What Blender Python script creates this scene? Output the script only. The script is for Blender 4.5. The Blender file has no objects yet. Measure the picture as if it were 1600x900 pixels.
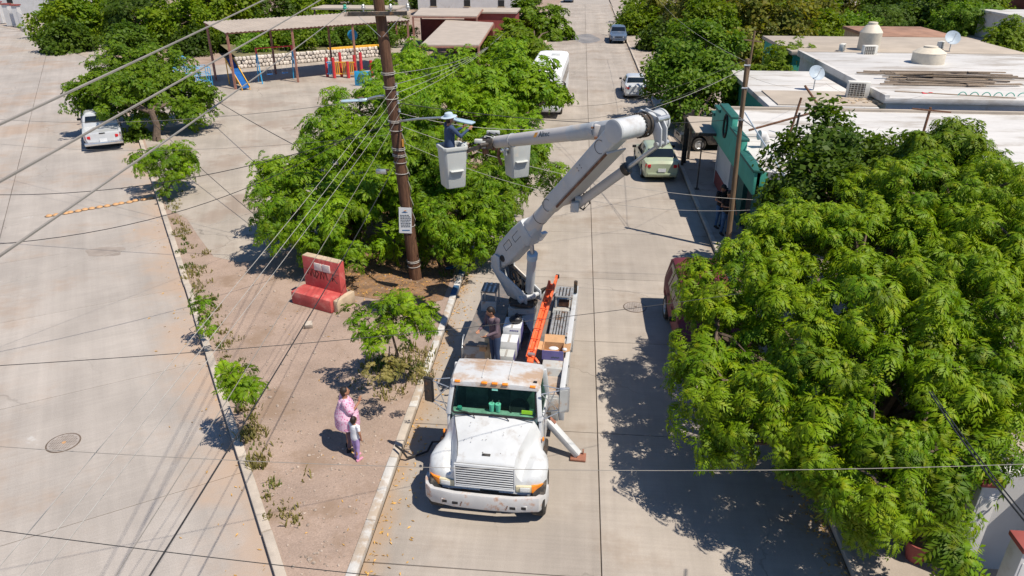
import bpy, bmesh, math, random
import numpy as np
from mathutils import Vector, Matrix, Quaternion, noise
R = math.radians
scene = bpy.context.scene
col = scene.collection
rng = random.Random(7)

# ------------------------------------------------------------------ camera
CAM_H = 10.3
FPX = 1130.0
PITCH = math.atan(545 / FPX)
YAW = math.atan(111 / math.hypot(FPX, 545))
cam_data = bpy.data.cameras.new('camera')
cam_data.sensor_width = 36
cam_data.lens = FPX / 1600 * 36
cam_data.clip_start = 0.1
cam_data.clip_end = 3000
cam = bpy.data.objects.new('camera', cam_data)
col.objects.link(cam)
cam.location = (0, 0, CAM_H)
cam.rotation_euler = (math.pi / 2 - PITCH, 0, YAW)
scene.camera = cam

# ------------------------------------------------------------------ light
SUN = Vector((0.50, -0.29, 1.0)).normalized()
EL = math.asin(SUN.z)
world = bpy.data.worlds.new('World')
scene.world = world
world.use_nodes = True
wn = world.node_tree
bg = wn.nodes['Background']
sky = wn.nodes.new('ShaderNodeTexSky')
sky.sky_type = 'NISHITA'
sky.sun_disc = False
sky.sun_elevation = EL
sky.sun_rotation = math.atan2(SUN.x, SUN.y)
sky.dust_density = 0.3
sky.ozone_density = 8.0
sky.altitude = 800
sky.air_density = 1.0
wn.links.new(sky.outputs[0], bg.inputs[0])
bg.inputs[1].default_value = 0.086
sun_data = bpy.data.lights.new('sun', 'SUN')
sun_data.energy = 4.6
sun_data.angle = R(0.5)
sun_data.color = (1.0, 0.91, 0.78)
sun = bpy.data.objects.new('sun', sun_data)
col.objects.link(sun)
sun.rotation_euler = SUN.to_track_quat('Z', 'Y').to_euler()
scene.view_settings.view_transform = 'Standard'
scene.view_settings.look = 'None'
scene.view_settings.exposure = 0.38
scene.view_settings.gamma = 1

# ------------------------------------------------------------------ survey helpers
sp_, cp_ = math.sin(PITCH), math.cos(PITCH)
sy_, cy_ = math.sin(YAW), math.cos(YAW)
FW = Vector((-sy_ * cp_, cy_ * cp_, -sp_))
RT = Vector((cy_, sy_, 0))
UP = Vector((-sy_ * sp_, cy_ * sp_, cp_))
EYE = Vector((0, 0, CAM_H))
def ray(x, y): return FW + RT * ((x - 800) / FPX) + UP * ((450 - y) / FPX)
def G(x, y, z=0.0):
    d = ray(x, y); return EYE + d * ((z - CAM_H) / d.z)
def AtY(x, y, Y):
    d = ray(x, y); return EYE + d * (Y / d.y)
def AtX(x, y, X):
    d = ray(x, y); return EYE + d * (X / d.x)
def AtD(x, y, zc): return EYE + ray(x, y) * zc

# ------------------------------------------------------------------ materials
def mat(name, base, rough=0.6, metal=0.0, var=0.18, scale=5.0, bump=0.0, bscale=60.0, rnd=0.0,
        dirt=None, dirt_amt=0.4, dirt_scale=2.0, spec=0.4, coat=0.0, fine=0.0, coord='Object', stretch=None, dirt2=None):
    m = bpy.data.materials.new(name); m.use_nodes = True
    nt = m.node_tree; N = nt.nodes; L = nt.links
    b = N['Principled BSDF']
    b.inputs['Roughness'].default_value = rough
    b.inputs['Metallic'].default_value = metal
    b.inputs['Specular IOR Level'].default_value = spec
    b.inputs['Coat Weight'].default_value = coat
    tc = N.new('ShaderNodeTexCoord')
    src = tc.outputs['Object' if coord == 'World' else coord]
    if coord == 'World':
        g = N.new('ShaderNodeNewGeometry'); src = g.outputs['Position']
    if stretch:
        mp = N.new('ShaderNodeMapping'); mp.inputs['Scale'].default_value = stretch
        L.new(src, mp.inputs[0]); src = mp.outputs[0]
    def noise_tex(sc, det=6, ro=0.6):
        n = N.new('ShaderNodeTexNoise'); n.inputs['Scale'].default_value = sc
        n.inputs['Detail'].default_value = det; n.inputs['Roughness'].default_value = ro
        L.new(src, n.inputs['Vector']); return n.outputs['Fac']
    def mixc(fac, a, bcol, mode='MIX'):
        mx = N.new('ShaderNodeMix'); mx.data_type = 'RGBA'; mx.blend_type = mode
        if isinstance(fac, float): mx.inputs[0].default_value = fac
        else: L.new(fac, mx.inputs[0])
        for i, v in ((6, a), (7, bcol)):
            if isinstance(v, tuple): mx.inputs[i].default_value = (*v, 1)
            else: L.new(v, mx.inputs[i])
        return mx.outputs[2]
    def ramp(fac, lo, hi):
        r = N.new('ShaderNodeMapRange'); r.inputs[1].default_value = lo; r.inputs[2].default_value = hi
        r.interpolation_type = 'SMOOTHSTEP'
        L.new(fac, r.inputs[0]); return r.outputs[0]
    lo = tuple(max(0, c * (1 - var)) for c in base); hi = tuple(min(1, c * (1 + var)) for c in base)
    c = mixc(ramp(noise_tex(scale), 0.3, 0.7), lo, hi)
    if fine:
        f = noise_tex(bscale, 3, 0.7)
        k = N.new('ShaderNodeMapRange'); k.inputs[1].default_value = 0.25; k.inputs[2].default_value = 0.75
        k.inputs[3].default_value = 1 - fine; k.inputs[4].default_value = 1 + fine
        L.new(f, k.inputs[0])
        cc = N.new('ShaderNodeCombineColor')
        for i in range(3): L.new(k.outputs[0], cc.inputs[i])
        c = mixc(1.0, c, cc.outputs[0], 'MULTIPLY')
    if dirt:
        t = 0.62 - 0.3 * dirt_amt
        c = mixc(ramp(noise_tex(dirt_scale, 8, 0.68), t, t + 0.16), c, dirt)
    if dirt2:
        c2, sc2, t2 = dirt2
        c = mixc(ramp(noise_tex(sc2, 6, 0.65), t2, t2 + 0.05), c, c2)
    if rnd:
        oi = N.new('ShaderNodeObjectInfo')
        k = N.new('ShaderNodeMapRange'); k.inputs[3].default_value = 1 - rnd; k.inputs[4].default_value = 1 + rnd
        L.new(oi.outputs['Random'], k.inputs[0])
        cc = N.new('ShaderNodeCombineColor')
        for i in range(3): L.new(k.outputs[0], cc.inputs[i])
        c = mixc(1.0, c, cc.outputs[0], 'MULTIPLY')
    L.new(c, b.inputs['Base Color'])
    if bump:
        bn = N.new('ShaderNodeBump'); bn.inputs['Strength'].default_value = bump; bn.inputs['Distance'].default_value = 0.02
        L.new(noise_tex(bscale, 5, 0.65), bn.inputs['Height']); L.new(bn.outputs[0], b.inputs['Normal'])
    return m

def edge_dirt(m, point, normal, width, colr):
    # silt that has washed against a kerb: mixed in by distance from the kerb line, broken by noise
    nt = m.node_tree; N = nt.nodes; L = nt.links; b = N['Principled BSDF']
    src = b.inputs['Base Color'].links[0].from_socket
    g = N.new('ShaderNodeNewGeometry')
    sub = N.new('ShaderNodeVectorMath'); sub.operation = 'SUBTRACT'; L.new(g.outputs['Position'], sub.inputs[0]); sub.inputs[1].default_value = point
    dot = N.new('ShaderNodeVectorMath'); dot.operation = 'DOT_PRODUCT'; L.new(sub.outputs[0], dot.inputs[0]); dot.inputs[1].default_value = normal
    fac = None
    for sc, amp in ((0.5, 1.5), (3.0, .7)):
        n = N.new('ShaderNodeTexNoise'); n.inputs['Scale'].default_value = sc; n.inputs['Detail'].default_value = 5; L.new(g.outputs['Position'], n.inputs['Vector'])
        ma = N.new('ShaderNodeMath'); ma.operation = 'MULTIPLY_ADD'; L.new(n.outputs['Fac'], ma.inputs[0]); ma.inputs[1].default_value = amp * width
        if fac is None: ma.inputs[2].default_value = -amp * width * .5
        else: L.new(fac, ma.inputs[2])
        fac = ma.outputs[0]
    ad = N.new('ShaderNodeMath'); ad.operation = 'ADD'; L.new(dot.outputs['Value'], ad.inputs[0]); L.new(fac, ad.inputs[1])
    r = N.new('ShaderNodeMapRange'); r.interpolation_type = 'SMOOTHSTEP'; r.inputs[1].default_value = width * .1; r.inputs[2].default_value = width; r.inputs[3].default_value = .9; r.inputs[4].default_value = 0
    L.new(ad.outputs[0], r.inputs[0])
    mx = N.new('ShaderNodeMix'); mx.data_type = 'RGBA'; L.new(r.outputs[0], mx.inputs[0]); L.new(src, mx.inputs[6]); mx.inputs[7].default_value = (*colr, 1)
    L.new(mx.outputs[2], b.inputs['Base Color'])

def weather(m, ang):
    # tyre streaks along the street and hairline cracks
    nt = m.node_tree; N = nt.nodes; L = nt.links; b = N['Principled BSDF']
    src = b.inputs['Base Color'].links[0].from_socket
    g = N.new('ShaderNodeNewGeometry'); mp = N.new('ShaderNodeMapping'); mp.vector_type = 'TEXTURE'; mp.inputs['Rotation'].default_value = (0, 0, ang); L.new(g.outputs['Position'], mp.inputs[0])
    m2 = N.new('ShaderNodeMapping'); m2.inputs['Scale'].default_value = (1.1, .035, 1); L.new(mp.outputs[0], m2.inputs[0])
    n = N.new('ShaderNodeTexNoise'); n.inputs['Scale'].default_value = 1; n.inputs['Detail'].default_value = 5; n.inputs['Roughness'].default_value = .7; L.new(m2.outputs[0], n.inputs['Vector'])
    k = N.new('ShaderNodeMapRange'); k.inputs[1].default_value = .3; k.inputs[2].default_value = .7; k.inputs[3].default_value = .86; k.inputs[4].default_value = 1.10; L.new(n.outputs['Fac'], k.inputs[0])
    m3 = N.new('ShaderNodeMapping'); m3.inputs['Scale'].default_value = (.35, 14, 1); L.new(mp.outputs[0], m3.inputs[0])
    nb = N.new('ShaderNodeTexNoise'); nb.inputs['Scale'].default_value = 1; nb.inputs['Detail'].default_value = 3; L.new(m3.outputs[0], nb.inputs['Vector'])
    kb = N.new('ShaderNodeMapRange'); kb.inputs[1].default_value = .3; kb.inputs[2].default_value = .7; kb.inputs[3].default_value = .95; kb.inputs[4].default_value = 1.04; L.new(nb.outputs['Fac'], kb.inputs[0])
    nd = N.new('ShaderNodeTexNoise'); nd.inputs['Scale'].default_value = .9; nd.inputs['Detail'].default_value = 5; L.new(g.outputs['Position'], nd.inputs['Vector'])
    sc = N.new('ShaderNodeVectorMath'); sc.operation = 'MULTIPLY_ADD'; L.new(nd.outputs['Color'], sc.inputs[0]); sc.inputs[1].default_value = (1.6, 1.6, 0); L.new(mp.outputs[0], sc.inputs[2])
    v = N.new('ShaderNodeTexVoronoi'); v.feature = 'DISTANCE_TO_EDGE'; v.inputs['Scale'].default_value = .17; L.new(sc.outputs[0], v.inputs['Vector'])
    cr = N.new('ShaderNodeMapRange'); cr.inputs[1].default_value = .0012; cr.inputs[2].default_value = .0045; cr.inputs[3].default_value = .62; cr.inputs[4].default_value = 1; L.new(v.outputs['Distance'], cr.inputs[0])
    nm = N.new('ShaderNodeTexNoise'); nm.inputs['Scale'].default_value = .12; L.new(g.outputs['Position'], nm.inputs['Vector'])
    km = N.new('ShaderNodeMapRange'); km.inputs[1].default_value = .46; km.inputs[2].default_value = .56; L.new(nm.outputs['Fac'], km.inputs[0])
    mx = N.new('ShaderNodeMix'); L.new(km.outputs[0], mx.inputs[0]); mx.inputs[2].default_value = 1; L.new(cr.outputs[0], mx.inputs[3])
    a = N.new('ShaderNodeMath'); a.operation = 'MULTIPLY'; L.new(k.outputs[0], a.inputs[0]); L.new(mx.outputs[0], a.inputs[1])
    a2 = N.new('ShaderNodeMath'); a2.operation = 'MULTIPLY'; L.new(a.outputs[0], a2.inputs[0]); L.new(kb.outputs[0], a2.inputs[1])
    cc = N.new('ShaderNodeCombineColor')
    for i in range(3): L.new(a2.outputs[0], cc.inputs[i])
    mm = N.new('ShaderNodeMix'); mm.data_type = 'RGBA'; mm.blend_type = 'MULTIPLY'; mm.inputs[0].default_value = 1; L.new(src, mm.inputs[6]); L.new(cc.outputs[0], mm.inputs[7])
    L.new(mm.outputs[2], b.inputs['Base Color'])

def leaf_mat(name, a, b_, tint=(0.16, 0.15, 0.02), trans=0.35, rnd=0.3, nscale=0.9, tip=0.12):
    m = bpy.data.materials.new(name); m.use_nodes = True
    nt = m.node_tree; N = nt.nodes; L = nt.links
    out = N['Material Output']; p = N['Principled BSDF']
    g = N.new('ShaderNodeNewGeometry')
    n1 = N.new('ShaderNodeTexNoise'); n1.inputs['Scale'].default_value = nscale; n1.inputs['Detail'].default_value = 3
    L.new(g.outputs['Position'], n1.inputs['Vector'])
    n2 = N.new('ShaderNodeTexNoise'); n2.inputs['Scale'].default_value = nscale * 7; n2.inputs['Detail'].default_value = 2
    L.new(g.outputs['Position'], n2.inputs['Vector'])
    mr = N.new('ShaderNodeMapRange'); mr.inputs[1].default_value = 0.35; mr.inputs[2].default_value = 0.65
    L.new(n1.outputs['Fac'], mr.inputs[0])
    mx = N.new('ShaderNodeMix'); mx.data_type = 'RGBA'
    L.new(mr.outputs[0], mx.inputs[0]); mx.inputs[6].default_value = (*a, 1); mx.inputs[7].default_value = (*b_, 1)
    mr2 = N.new('ShaderNodeMapRange'); mr2.inputs[1].default_value = 0.5; mr2.inputs[2].default_value = 0.75
    mr2.inputs[4].default_value = tip * 5
    L.new(n2.outputs['Fac'], mr2.inputs[0])
    mx2 = N.new('ShaderNodeMix'); mx2.data_type = 'RGBA'
    L.new(mr2.outputs[0], mx2.inputs[0]); L.new(mx.outputs[2], mx2.inputs[6]); mx2.inputs[7].default_value = (*tint, 1)
    oi = N.new('ShaderNodeObjectInfo')
    k = N.new('ShaderNodeMapRange'); k.inputs[3].default_value = 1 - rnd; k.inputs[4].default_value = 1 + rnd
    L.new(oi.outputs['Random'], k.inputs[0])
    cc = N.new('ShaderNodeCombineColor')
    for i in range(3): L.new(k.outputs[0], cc.inputs[i])
    mx3 = N.new('ShaderNodeMix'); mx3.data_type = 'RGBA'; mx3.blend_type = 'MULTIPLY'; mx3.inputs[0].default_value = 1
    L.new(mx2.outputs[2], mx3.inputs[6]); L.new(cc.outputs[0], mx3.inputs[7])
    L.new(mx3.outputs[2], p.inputs['Base Color'])
    p.inputs['Roughness'].default_value = 0.55; p.inputs['Specular IOR Level'].default_value = 0.25
    tr = N.new('ShaderNodeBsdfTranslucent')
    mx4 = N.new('ShaderNodeMix'); mx4.data_type = 'RGBA'; mx4.blend_type = 'MULTIPLY'; mx4.inputs[0].default_value = 1
    L.new(mx3.outputs[2], mx4.inputs[6]); mx4.inputs[7].default_value = (1.75, 1.75, 0.6, 1)
    L.new(mx4.outputs[2], tr.inputs['Color'])
    ms = N.new('ShaderNodeMixShader'); ms.inputs[0].default_value = trans
    L.new(p.outputs[0], ms.inputs[1]); L.new(tr.outputs[0], ms.inputs[2]); L.new(ms.outputs[0], out.inputs['Surface'])
    return m

def glass_mat(name, tint=(0.02, 0.03, 0.035), clear=0.25, rough=0.03):
    m = bpy.data.materials.new(name); m.use_nodes = True
    nt = m.node_tree; N = nt.nodes; L = nt.links
    out = N['Material Output']; p = N['Principled BSDF']
    p.inputs['Base Color'].default_value = (*tint, 1); p.inputs['Roughness'].default_value = rough
    p.inputs['Specular IOR Level'].default_value = 0.6
    t = N.new('ShaderNodeBsdfTransparent'); t.inputs[0].default_value = (0.62, 0.85, 0.76, 1)
    tc = N.new('ShaderNodeTexCoord'); n = N.new('ShaderNodeTexNoise'); n.inputs['Scale'].default_value = 4
    L.new(tc.outputs['Object'], n.inputs['Vector'])
    k = N.new('ShaderNodeMapRange'); k.inputs[3].default_value = max(0, clear - 0.06); k.inputs[4].default_value = min(1, clear + 0.06)
    L.new(n.outputs['Fac'], k.inputs[0])
    ms = N.new('ShaderNodeMixShader'); L.new(k.outputs[0], ms.inputs[0])
    L.new(p.outputs[0], ms.inputs[1]); L.new(t.outputs[0], ms.inputs[2]); L.new(ms.outputs[0], out.inputs['Surface'])
    return m

M = {}
M['slab'] = mat('street_concrete', (0.355, 0.315, 0.275), 0.85, var=0.10, scale=0.55, bump=0.25, bscale=55, rnd=0.06, fine=0.17, coord='World',
                dirt=(0.305, 0.255, 0.21), dirt_amt=0.36, dirt_scale=0.28, dirt2=((0.20, 0.165, 0.14), 9.0, 0.72))
M['slab_left'] = mat('side_street_concrete', (0.372, 0.338, 0.308), 0.85, var=0.10, scale=0.4, bump=0.3, bscale=45, rnd=0.05, fine=0.17, coord='World',
                     dirt=(0.355, 0.28, 0.225), dirt_amt=0.46, dirt_scale=0.16, dirt2=((0.46, 0.44, 0.42), 0.55, 0.66))
weather(M['slab'], 0.0); weather(M['slab_left'], math.atan2(0.833, -0.553) - math.pi / 2)
edge_dirt(M['slab'], (-3.58, 0, 0), (1, 0, 0), 0.75, (0.34, 0.235, 0.15))
edge_dirt(M['slab'], (5.23, 0, 0), (-1, 0, 0), 0.6, (0.25, 0.185, 0.13))
edge_dirt(M['slab_left'], (-5.07, 9.04, 0), (-0.833, -0.553, 0), 2.2, (0.41, 0.305, 0.23))
M['joint'] = mat('joint_dirt', (0.12, 0.095, 0.075), 0.95)
M['far_street'] = mat('far_street_concrete', (0.345, 0.312, 0.278), 0.85, var=0.1, scale=0.2, coord='World')
M['dirt'] = mat('packed_dirt', (0.325, 0.245, 0.198), 0.95, var=0.12, scale=0.7, bump=0.5, bscale=28, fine=0.22, coord='World',
                dirt=(0.26, 0.185, 0.135), dirt_amt=0.4, dirt_scale=0.6, dirt2=((0.155, 0.115, 0.09), 7.0, 0.69))
M['land'] = mat('dry_ground', (0.27, 0.21, 0.15), 0.95, var=0.2, scale=0.15, fine=0.15, bscale=6, coord='World')
M['plaza'] = mat('plaza_concrete', (0.36, 0.32, 0.275), 0.9, var=0.12, scale=0.35, bump=0.2, bscale=35, fine=0.09, coord='World',
                 dirt=(0.31, 0.255, 0.21), dirt_amt=0.45, dirt_scale=0.3)
weather(M['plaza'], .4)
M['bed'] = mat('planting_bed_soil', (0.20, 0.125, 0.075), 0.95, var=0.3, scale=3, bump=0.6, bscale=25, fine=0.3, coord='World',
               dirt=(0.30, 0.16, 0.07), dirt_amt=0.45, dirt_scale=5)
M['pavement'] = mat('pavement_concrete', (0.36, 0.31, 0.265), 0.88, var=0.12, scale=0.7, fine=0.1, coord='World', dirt=(0.25, 0.2, 0.16), dirt_amt=0.35, dirt_scale=0.9)
M['kerb'] = mat('kerb_concrete', (0.44, 0.385, 0.325), 0.85, var=0.12, scale=3, fine=0.12, coord='World', rnd=0.06)
M['kerb_white'] = mat('worn_white_kerb_paint', (0.52, 0.51, 0.49), 0.7, var=0.1, scale=4, coord='World', dirt=(0.40, 0.33, 0.26), dirt_amt=0.55, dirt_scale=2.2, fine=0.1)
M['kerb_blue'] = mat('worn_blue_kerb_paint', (0.035, 0.10, 0.20), 0.6, var=0.3, scale=4, coord='World', dirt=(0.30, 0.28, 0.26), dirt_amt=0.25, dirt_scale=5)
M['leaf_litter'] = mat('fallen_leaves', (0.50, 0.29, 0.075), 0.8, var=0.5, scale=9, coord='World')
M['neem'] = leaf_mat('neem_leaves', (0.078, 0.162, 0.002), (0.155, 0.240, 0.003), tint=(0.29, 0.29, 0.006), trans=0.22)
M['neem_mid'] = leaf_mat('plaza_tree_leaves', (0.078, 0.175, 0.002), (0.150, 0.255, 0.003), tint=(0.25, 0.29, 0.006), trans=0.22)
M['leaf_dark'] = leaf_mat('dark_broad_leaves', (0.046, 0.096, 0.007), (0.085, 0.145, 0.009), tint=(0.11, 0.14, 0.015), nscale=0.5)
M['leaf_far'] = leaf_mat('far_leaves', (0.080, 0.158, 0.004), (0.155, 0.225, 0.005), tint=(0.20, 0.21, 0.015), nscale=0.35, rnd=0.12)
M['leaf_bright'] = leaf_mat('bright_leaves', (0.075, 0.165, 0.012), (0.14, 0.24, 0.015), tint=(0.22, 0.25, 0.02), nscale=0.7)
M['leaf_yellow'] = leaf_mat('yellowing_leaves', (0.08, 0.11, 0.015), (0.16, 0.17, 0.02), tint=(0.30, 0.20, 0.02), nscale=0.4)
M['bark'] = mat('bark', (0.13, 0.095, 0.07), 0.95, var=0.3, scale=8, bump=0.5, bscale=25)
M['grass'] = leaf_mat('dry_grass', (0.16, 0.16, 0.04), (0.28, 0.24, 0.09), tint=(0.36, 0.29, 0.13), nscale=2.5)
M['weed'] = leaf_mat('weeds', (0.07, 0.13, 0.02), (0.14, 0.18, 0.035), tint=(0.22, 0.2, 0.06), nscale=2.5)
M['white_paint'] = mat('worn_white_truck_paint', (0.54, 0.56, 0.575), 0.35, var=0.05, scale=3, coat=0.3, dirt=(0.44, 0.43, 0.42), dirt_amt=0.3, dirt_scale=2.0,
                       dirt2=((0.10, 0.075, 0.06), 8.0, 0.715))
M['roof_paint'] = mat('rust_stained_cab_roof', (0.51, 0.52, 0.53), 0.5, var=0.05, scale=3, dirt=(0.40, 0.29, 0.21), dirt_amt=0.66, dirt_scale=1.3, stretch=(1, 1.6, 1))
M['boom_white'] = mat('weathered_white_boom_paint', (0.44, 0.46, 0.475), 0.45, var=0.07, scale=2.5, dirt=(0.58, 0.52, 0.45), dirt_amt=0.3, dirt_scale=2.2, dirt2=((0.22, 0.14, 0.09), 5.0, 0.735))
M['fibreglass'] = mat('cream_fibreglass', (0.50, 0.48, 0.465), 0.5, var=0.04, scale=2, dirt=(0.62, 0.54, 0.47), dirt_amt=0.3, dirt_scale=1.8)
M['bucket'] = mat('grey_white_bucket_plastic', (0.47, 0.49, 0.48), 0.55, var=0.04, scale=2, dirt=(0.58, 0.53, 0.46), dirt_amt=0.25, dirt_scale=3)
M['bumper'] = mat('rust_spotted_bumper', (0.53, 0.53, 0.53), 0.4, metal=0.1, var=0.08, scale=4, dirt=(0.42, 0.21, 0.11), dirt_amt=0.34, dirt_scale=4.0)
M['body_grey'] = mat('grey_service_body', (0.42, 0.43, 0.42), 0.5, var=0.1, scale=3, dirt=(0.35, 0.24, 0.16), dirt_amt=0.4, dirt_scale=3)
M['deck'] = mat('worn_steel_deck', (0.22, 0.20, 0.185), 0.65, metal=0.3, var=0.25, scale=4, dirt=(0.30, 0.17, 0.10), dirt_amt=0.35, dirt_scale=4)
M['tread'] = mat('aluminium_tread', (0.55, 0.55, 0.53), 0.4, metal=0.6, var=0.15, scale=6, dirt=(0.36, 0.2, 0.1), dirt_amt=0.35, dirt_scale=5)
M['rust'] = mat('rust', (0.17, 0.085, 0.05), 0.85, var=0.35, scale=10)
M['red_pad'] = mat('red_oxide_steel', (0.27, 0.115, 0.075), 0.7, var=0.2, scale=6)
M['black'] = mat('black_rubber', (0.018, 0.018, 0.019), 0.7, var=0.3, scale=8)
M['tyre'] = mat('tyre_rubber', (0.035, 0.033, 0.031), 0.85, var=0.3, scale=10, dirt=(0.14, 0.115, 0.09), dirt_amt=0.4, dirt_scale=5)
M['steel'] = mat('galvanised_steel', (0.50, 0.52, 0.54), 0.4, metal=0.7, var=0.12, scale=8)
M['chrome'] = mat('bright_metal', (0.72, 0.72, 0.72), 0.25, metal=0.9, var=0.05)
M['dark_metal'] = mat('dark_oily_metal', (0.06, 0.055, 0.05), 0.55, metal=0.4, var=0.4, scale=9, dirt=(0.22, 0.12, 0.06), dirt_amt=0.3, dirt_scale=8)
M['amber'] = mat('amber_lens', (0.80, 0.24, 0.02), 0.25, var=0.1)
M['red_lens'] = mat('red_lens', (0.50, 0.02, 0.025), 0.25, var=0.15)
M['lens'] = mat('clear_lens', (0.62, 0.64, 0.64), 0.12, metal=0.3, var=0.1)
M['beige'] = mat('beige_bezel', (0.58, 0.52, 0.36), 0.5, var=0.1)
M['orange'] = mat('orange_fibreglass', (0.80, 0.13, 0.04), 0.5, var=0.12, scale=4, dirt=(0.72, 0.42, 0.30), dirt_amt=0.2, dirt_scale=6)
M['windscreen'] = glass_mat('tinted_windscreen', (0.01, 0.03, 0.027), 0.88)
M['car_glass'] = glass_mat('dark_car_glass', (0.008, 0.012, 0.018), 0.08)
M['interior'] = mat('dark_cab_trim', (0.10, 0.125, 0.115), 0.8, var=0.3)
M['dash'] = mat('dusty_dashboard', (0.34, 0.44, 0.38), 0.85, var=0.25, scale=8)
M['mint'] = mat('mint_paper_cup', (0.32, 0.80, 0.66), 0.5, var=0.05)
M['hiviz'] = mat('yellow_vest', (0.75, 0.85, 0.05), 0.7, var=0.1)
M['white_box'] = mat('white_carton', (0.62, 0.64, 0.66), 0.7, var=0.05)
M['purple'] = mat('violet_print_and_shade', (0.13, 0.12, 0.30), 0.6, var=0.1)  # print ink, also the painted shade on the white cartons' sides
M['card'] = mat('brown_cardboard', (0.50, 0.30, 0.155), 0.8, var=0.1)
M['black_bag'] = mat('black_plastic_bag', (0.02, 0.02, 0.022), 0.35, var=0.3, bump=0.5, bscale=12)
M['wood_pole'] = mat('creosoted_pole_wood', (0.095, 0.045, 0.025), 0.8, var=0.35, scale=4, bump=0.6, bscale=18, stretch=(6, 6, 0.5), dirt=(0.17, 0.09, 0.05), dirt_amt=0.4, dirt_scale=3)
M['grey_wood'] = mat('weathered_wood', (0.28, 0.22, 0.165), 0.9, var=0.3, scale=5, stretch=(8, 8, 0.6), rnd=0.25)
M['old_pole'] = mat('old_wooden_pole', (0.17, 0.115, 0.07), 0.9, var=0.3, scale=4, stretch=(6, 6, 0.5))
M['arm_wood'] = mat('bleached_crossarm', (0.52, 0.43, 0.35), 0.85, var=0.15, scale=5, stretch=(1, 8, 8))
M['cable_grey'] = mat('grey_aluminium_cable', (0.27, 0.25, 0.225), 0.6, metal=0.2, var=0.1, scale=3)
M['cable_black'] = mat('black_cable', (0.025, 0.025, 0.027), 0.6)
M['cable_white'] = mat('pale_cable', (0.36, 0.345, 0.32), 0.6)
M['lamp_glass'] = mat('lamp_lens', (0.38, 0.50, 0.58), 0.25, var=0.05)
M['red_paint'] = mat('faded_red_paint', (0.46, 0.075, 0.07), 0.7, var=0.12, scale=3, dirt=(0.52, 0.18, 0.15), dirt_amt=0.4, dirt_scale=2.5, fine=0.08)
M['plaque'] = mat('pale_plaque', (0.62, 0.56, 0.53), 0.6, var=0.1)
M['graffiti'] = mat('dark_spray_paint', (0.10, 0.02, 0.02), 0.7)
M['raw_concrete'] = mat('raw_concrete', (0.47, 0.37, 0.26), 0.9, var=0.15, scale=4, fine=0.1)
M['banner'] = mat('white_banner', (0.60, 0.62, 0.64), 0.6, var=0.04)
M['ink_blue'] = mat('blue_print', (0.04, 0.13, 0.28), 0.6)
M['ink_dark'] = mat('dark_print', (0.06, 0.08, 0.10), 0.6)
M['ink_orange'] = mat('orange_print', (0.60, 0.28, 0.05), 0.6)
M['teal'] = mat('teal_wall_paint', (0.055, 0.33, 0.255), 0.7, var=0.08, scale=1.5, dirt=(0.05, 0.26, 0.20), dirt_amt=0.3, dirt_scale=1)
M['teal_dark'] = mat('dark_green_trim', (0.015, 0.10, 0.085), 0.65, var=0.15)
M['white_wall'] = mat('white_wall_paint', (0.56, 0.56, 0.56), 0.75, var=0.06, scale=1, dirt=(0.47, 0.45, 0.42), dirt_amt=0.3, dirt_scale=1.2)
M['red_band'] = mat('dull_red_wall_band', (0.27, 0.065, 0.055), 0.75, var=0.12, scale=2)
M['roof_white'] = mat('white_roof_coating', (0.56, 0.55, 0.535), 0.75, var=0.07, scale=0.5, fine=0.06, bscale=8, dirt=(0.35, 0.315, 0.275), dirt_amt=0.45, dirt_scale=0.35, coord='World', stretch=(0.5, 1.8, 1))
M['roof_tan'] = mat('tan_roof', (0.40, 0.345, 0.285), 0.8, var=0.1, scale=0.6, coord='World')
M['roof_rust'] = mat('rusty_roof', (0.30, 0.17, 0.115), 0.8, var=0.25, scale=0.8, coord='World')
M['sheet_tan'] = mat('tan_sheet_metal', (0.42, 0.36, 0.30), 0.6, var=0.08, scale=1, coord='World')
M['post_brown'] = mat('brown_post_paint', (0.33, 0.16, 0.12), 0.7, var=0.2, scale=3)
M['blue_play'] = mat('blue_play_paint', (0.03, 0.33, 0.62), 0.45, var=0.15, scale=4)
M['blue_deep'] = mat('deep_blue_play_paint', (0.012, 0.10, 0.33), 0.4, var=0.2, scale=3)
M['red_play'] = mat('red_play_paint', (0.55, 0.04, 0.05), 0.5, var=0.15)
M['yellow_play'] = mat('yellow_play_paint', (0.78, 0.42, 0.05), 0.5, var=0.12)
M['stone_white'] = mat('whitewashed_stone', (0.55, 0.50, 0.45), 0.9, var=0.25, scale=3, rnd=0.2)
M['cream_tank'] = mat('cream_tank_plastic', (0.62, 0.56, 0.46), 0.6, var=0.07)
M['dish'] = mat('dish_grey', (0.33, 0.40, 0.47), 0.5, var=0.08)
M['ac_white'] = mat('dusty_ac_case', (0.66, 0.65, 0.60), 0.6, var=0.06)
M['stud'] = mat('yellow_road_stud', (0.50, 0.29, 0.14), 0.6, var=0.12)
M['iron'] = mat('cast_iron', (0.17, 0.13, 0.10), 0.7, metal=0.3, var=0.3, scale=8)
M['water'] = mat('wet_puddle', (0.25, 0.225, 0.20), 0.4, var=0.3, scale=0.6, spec=0.3)
M['skin'] = mat('tan_skin', (0.36, 0.175, 0.105), 0.55, var=0.06)
M['hair'] = mat('black_hair', (0.018, 0.012, 0.010), 0.55, var=0.3)
M['navy'] = mat('navy_cloth', (0.035, 0.06, 0.125), 0.85, var=0.15)
M['denim'] = mat('blue_denim', (0.05, 0.115, 0.235), 0.85, var=0.2, scale=8)
M['black_cloth'] = mat('black_cloth', (0.016, 0.015, 0.017), 0.85, var=0.2)
M['plum_cloth'] = mat('faded_plum_cloth', (0.12, 0.085, 0.105), 0.85, var=0.2)
M['lilac'] = mat('lilac_leggings', (0.36, 0.26, 0.52), 0.8, var=0.1)
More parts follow.
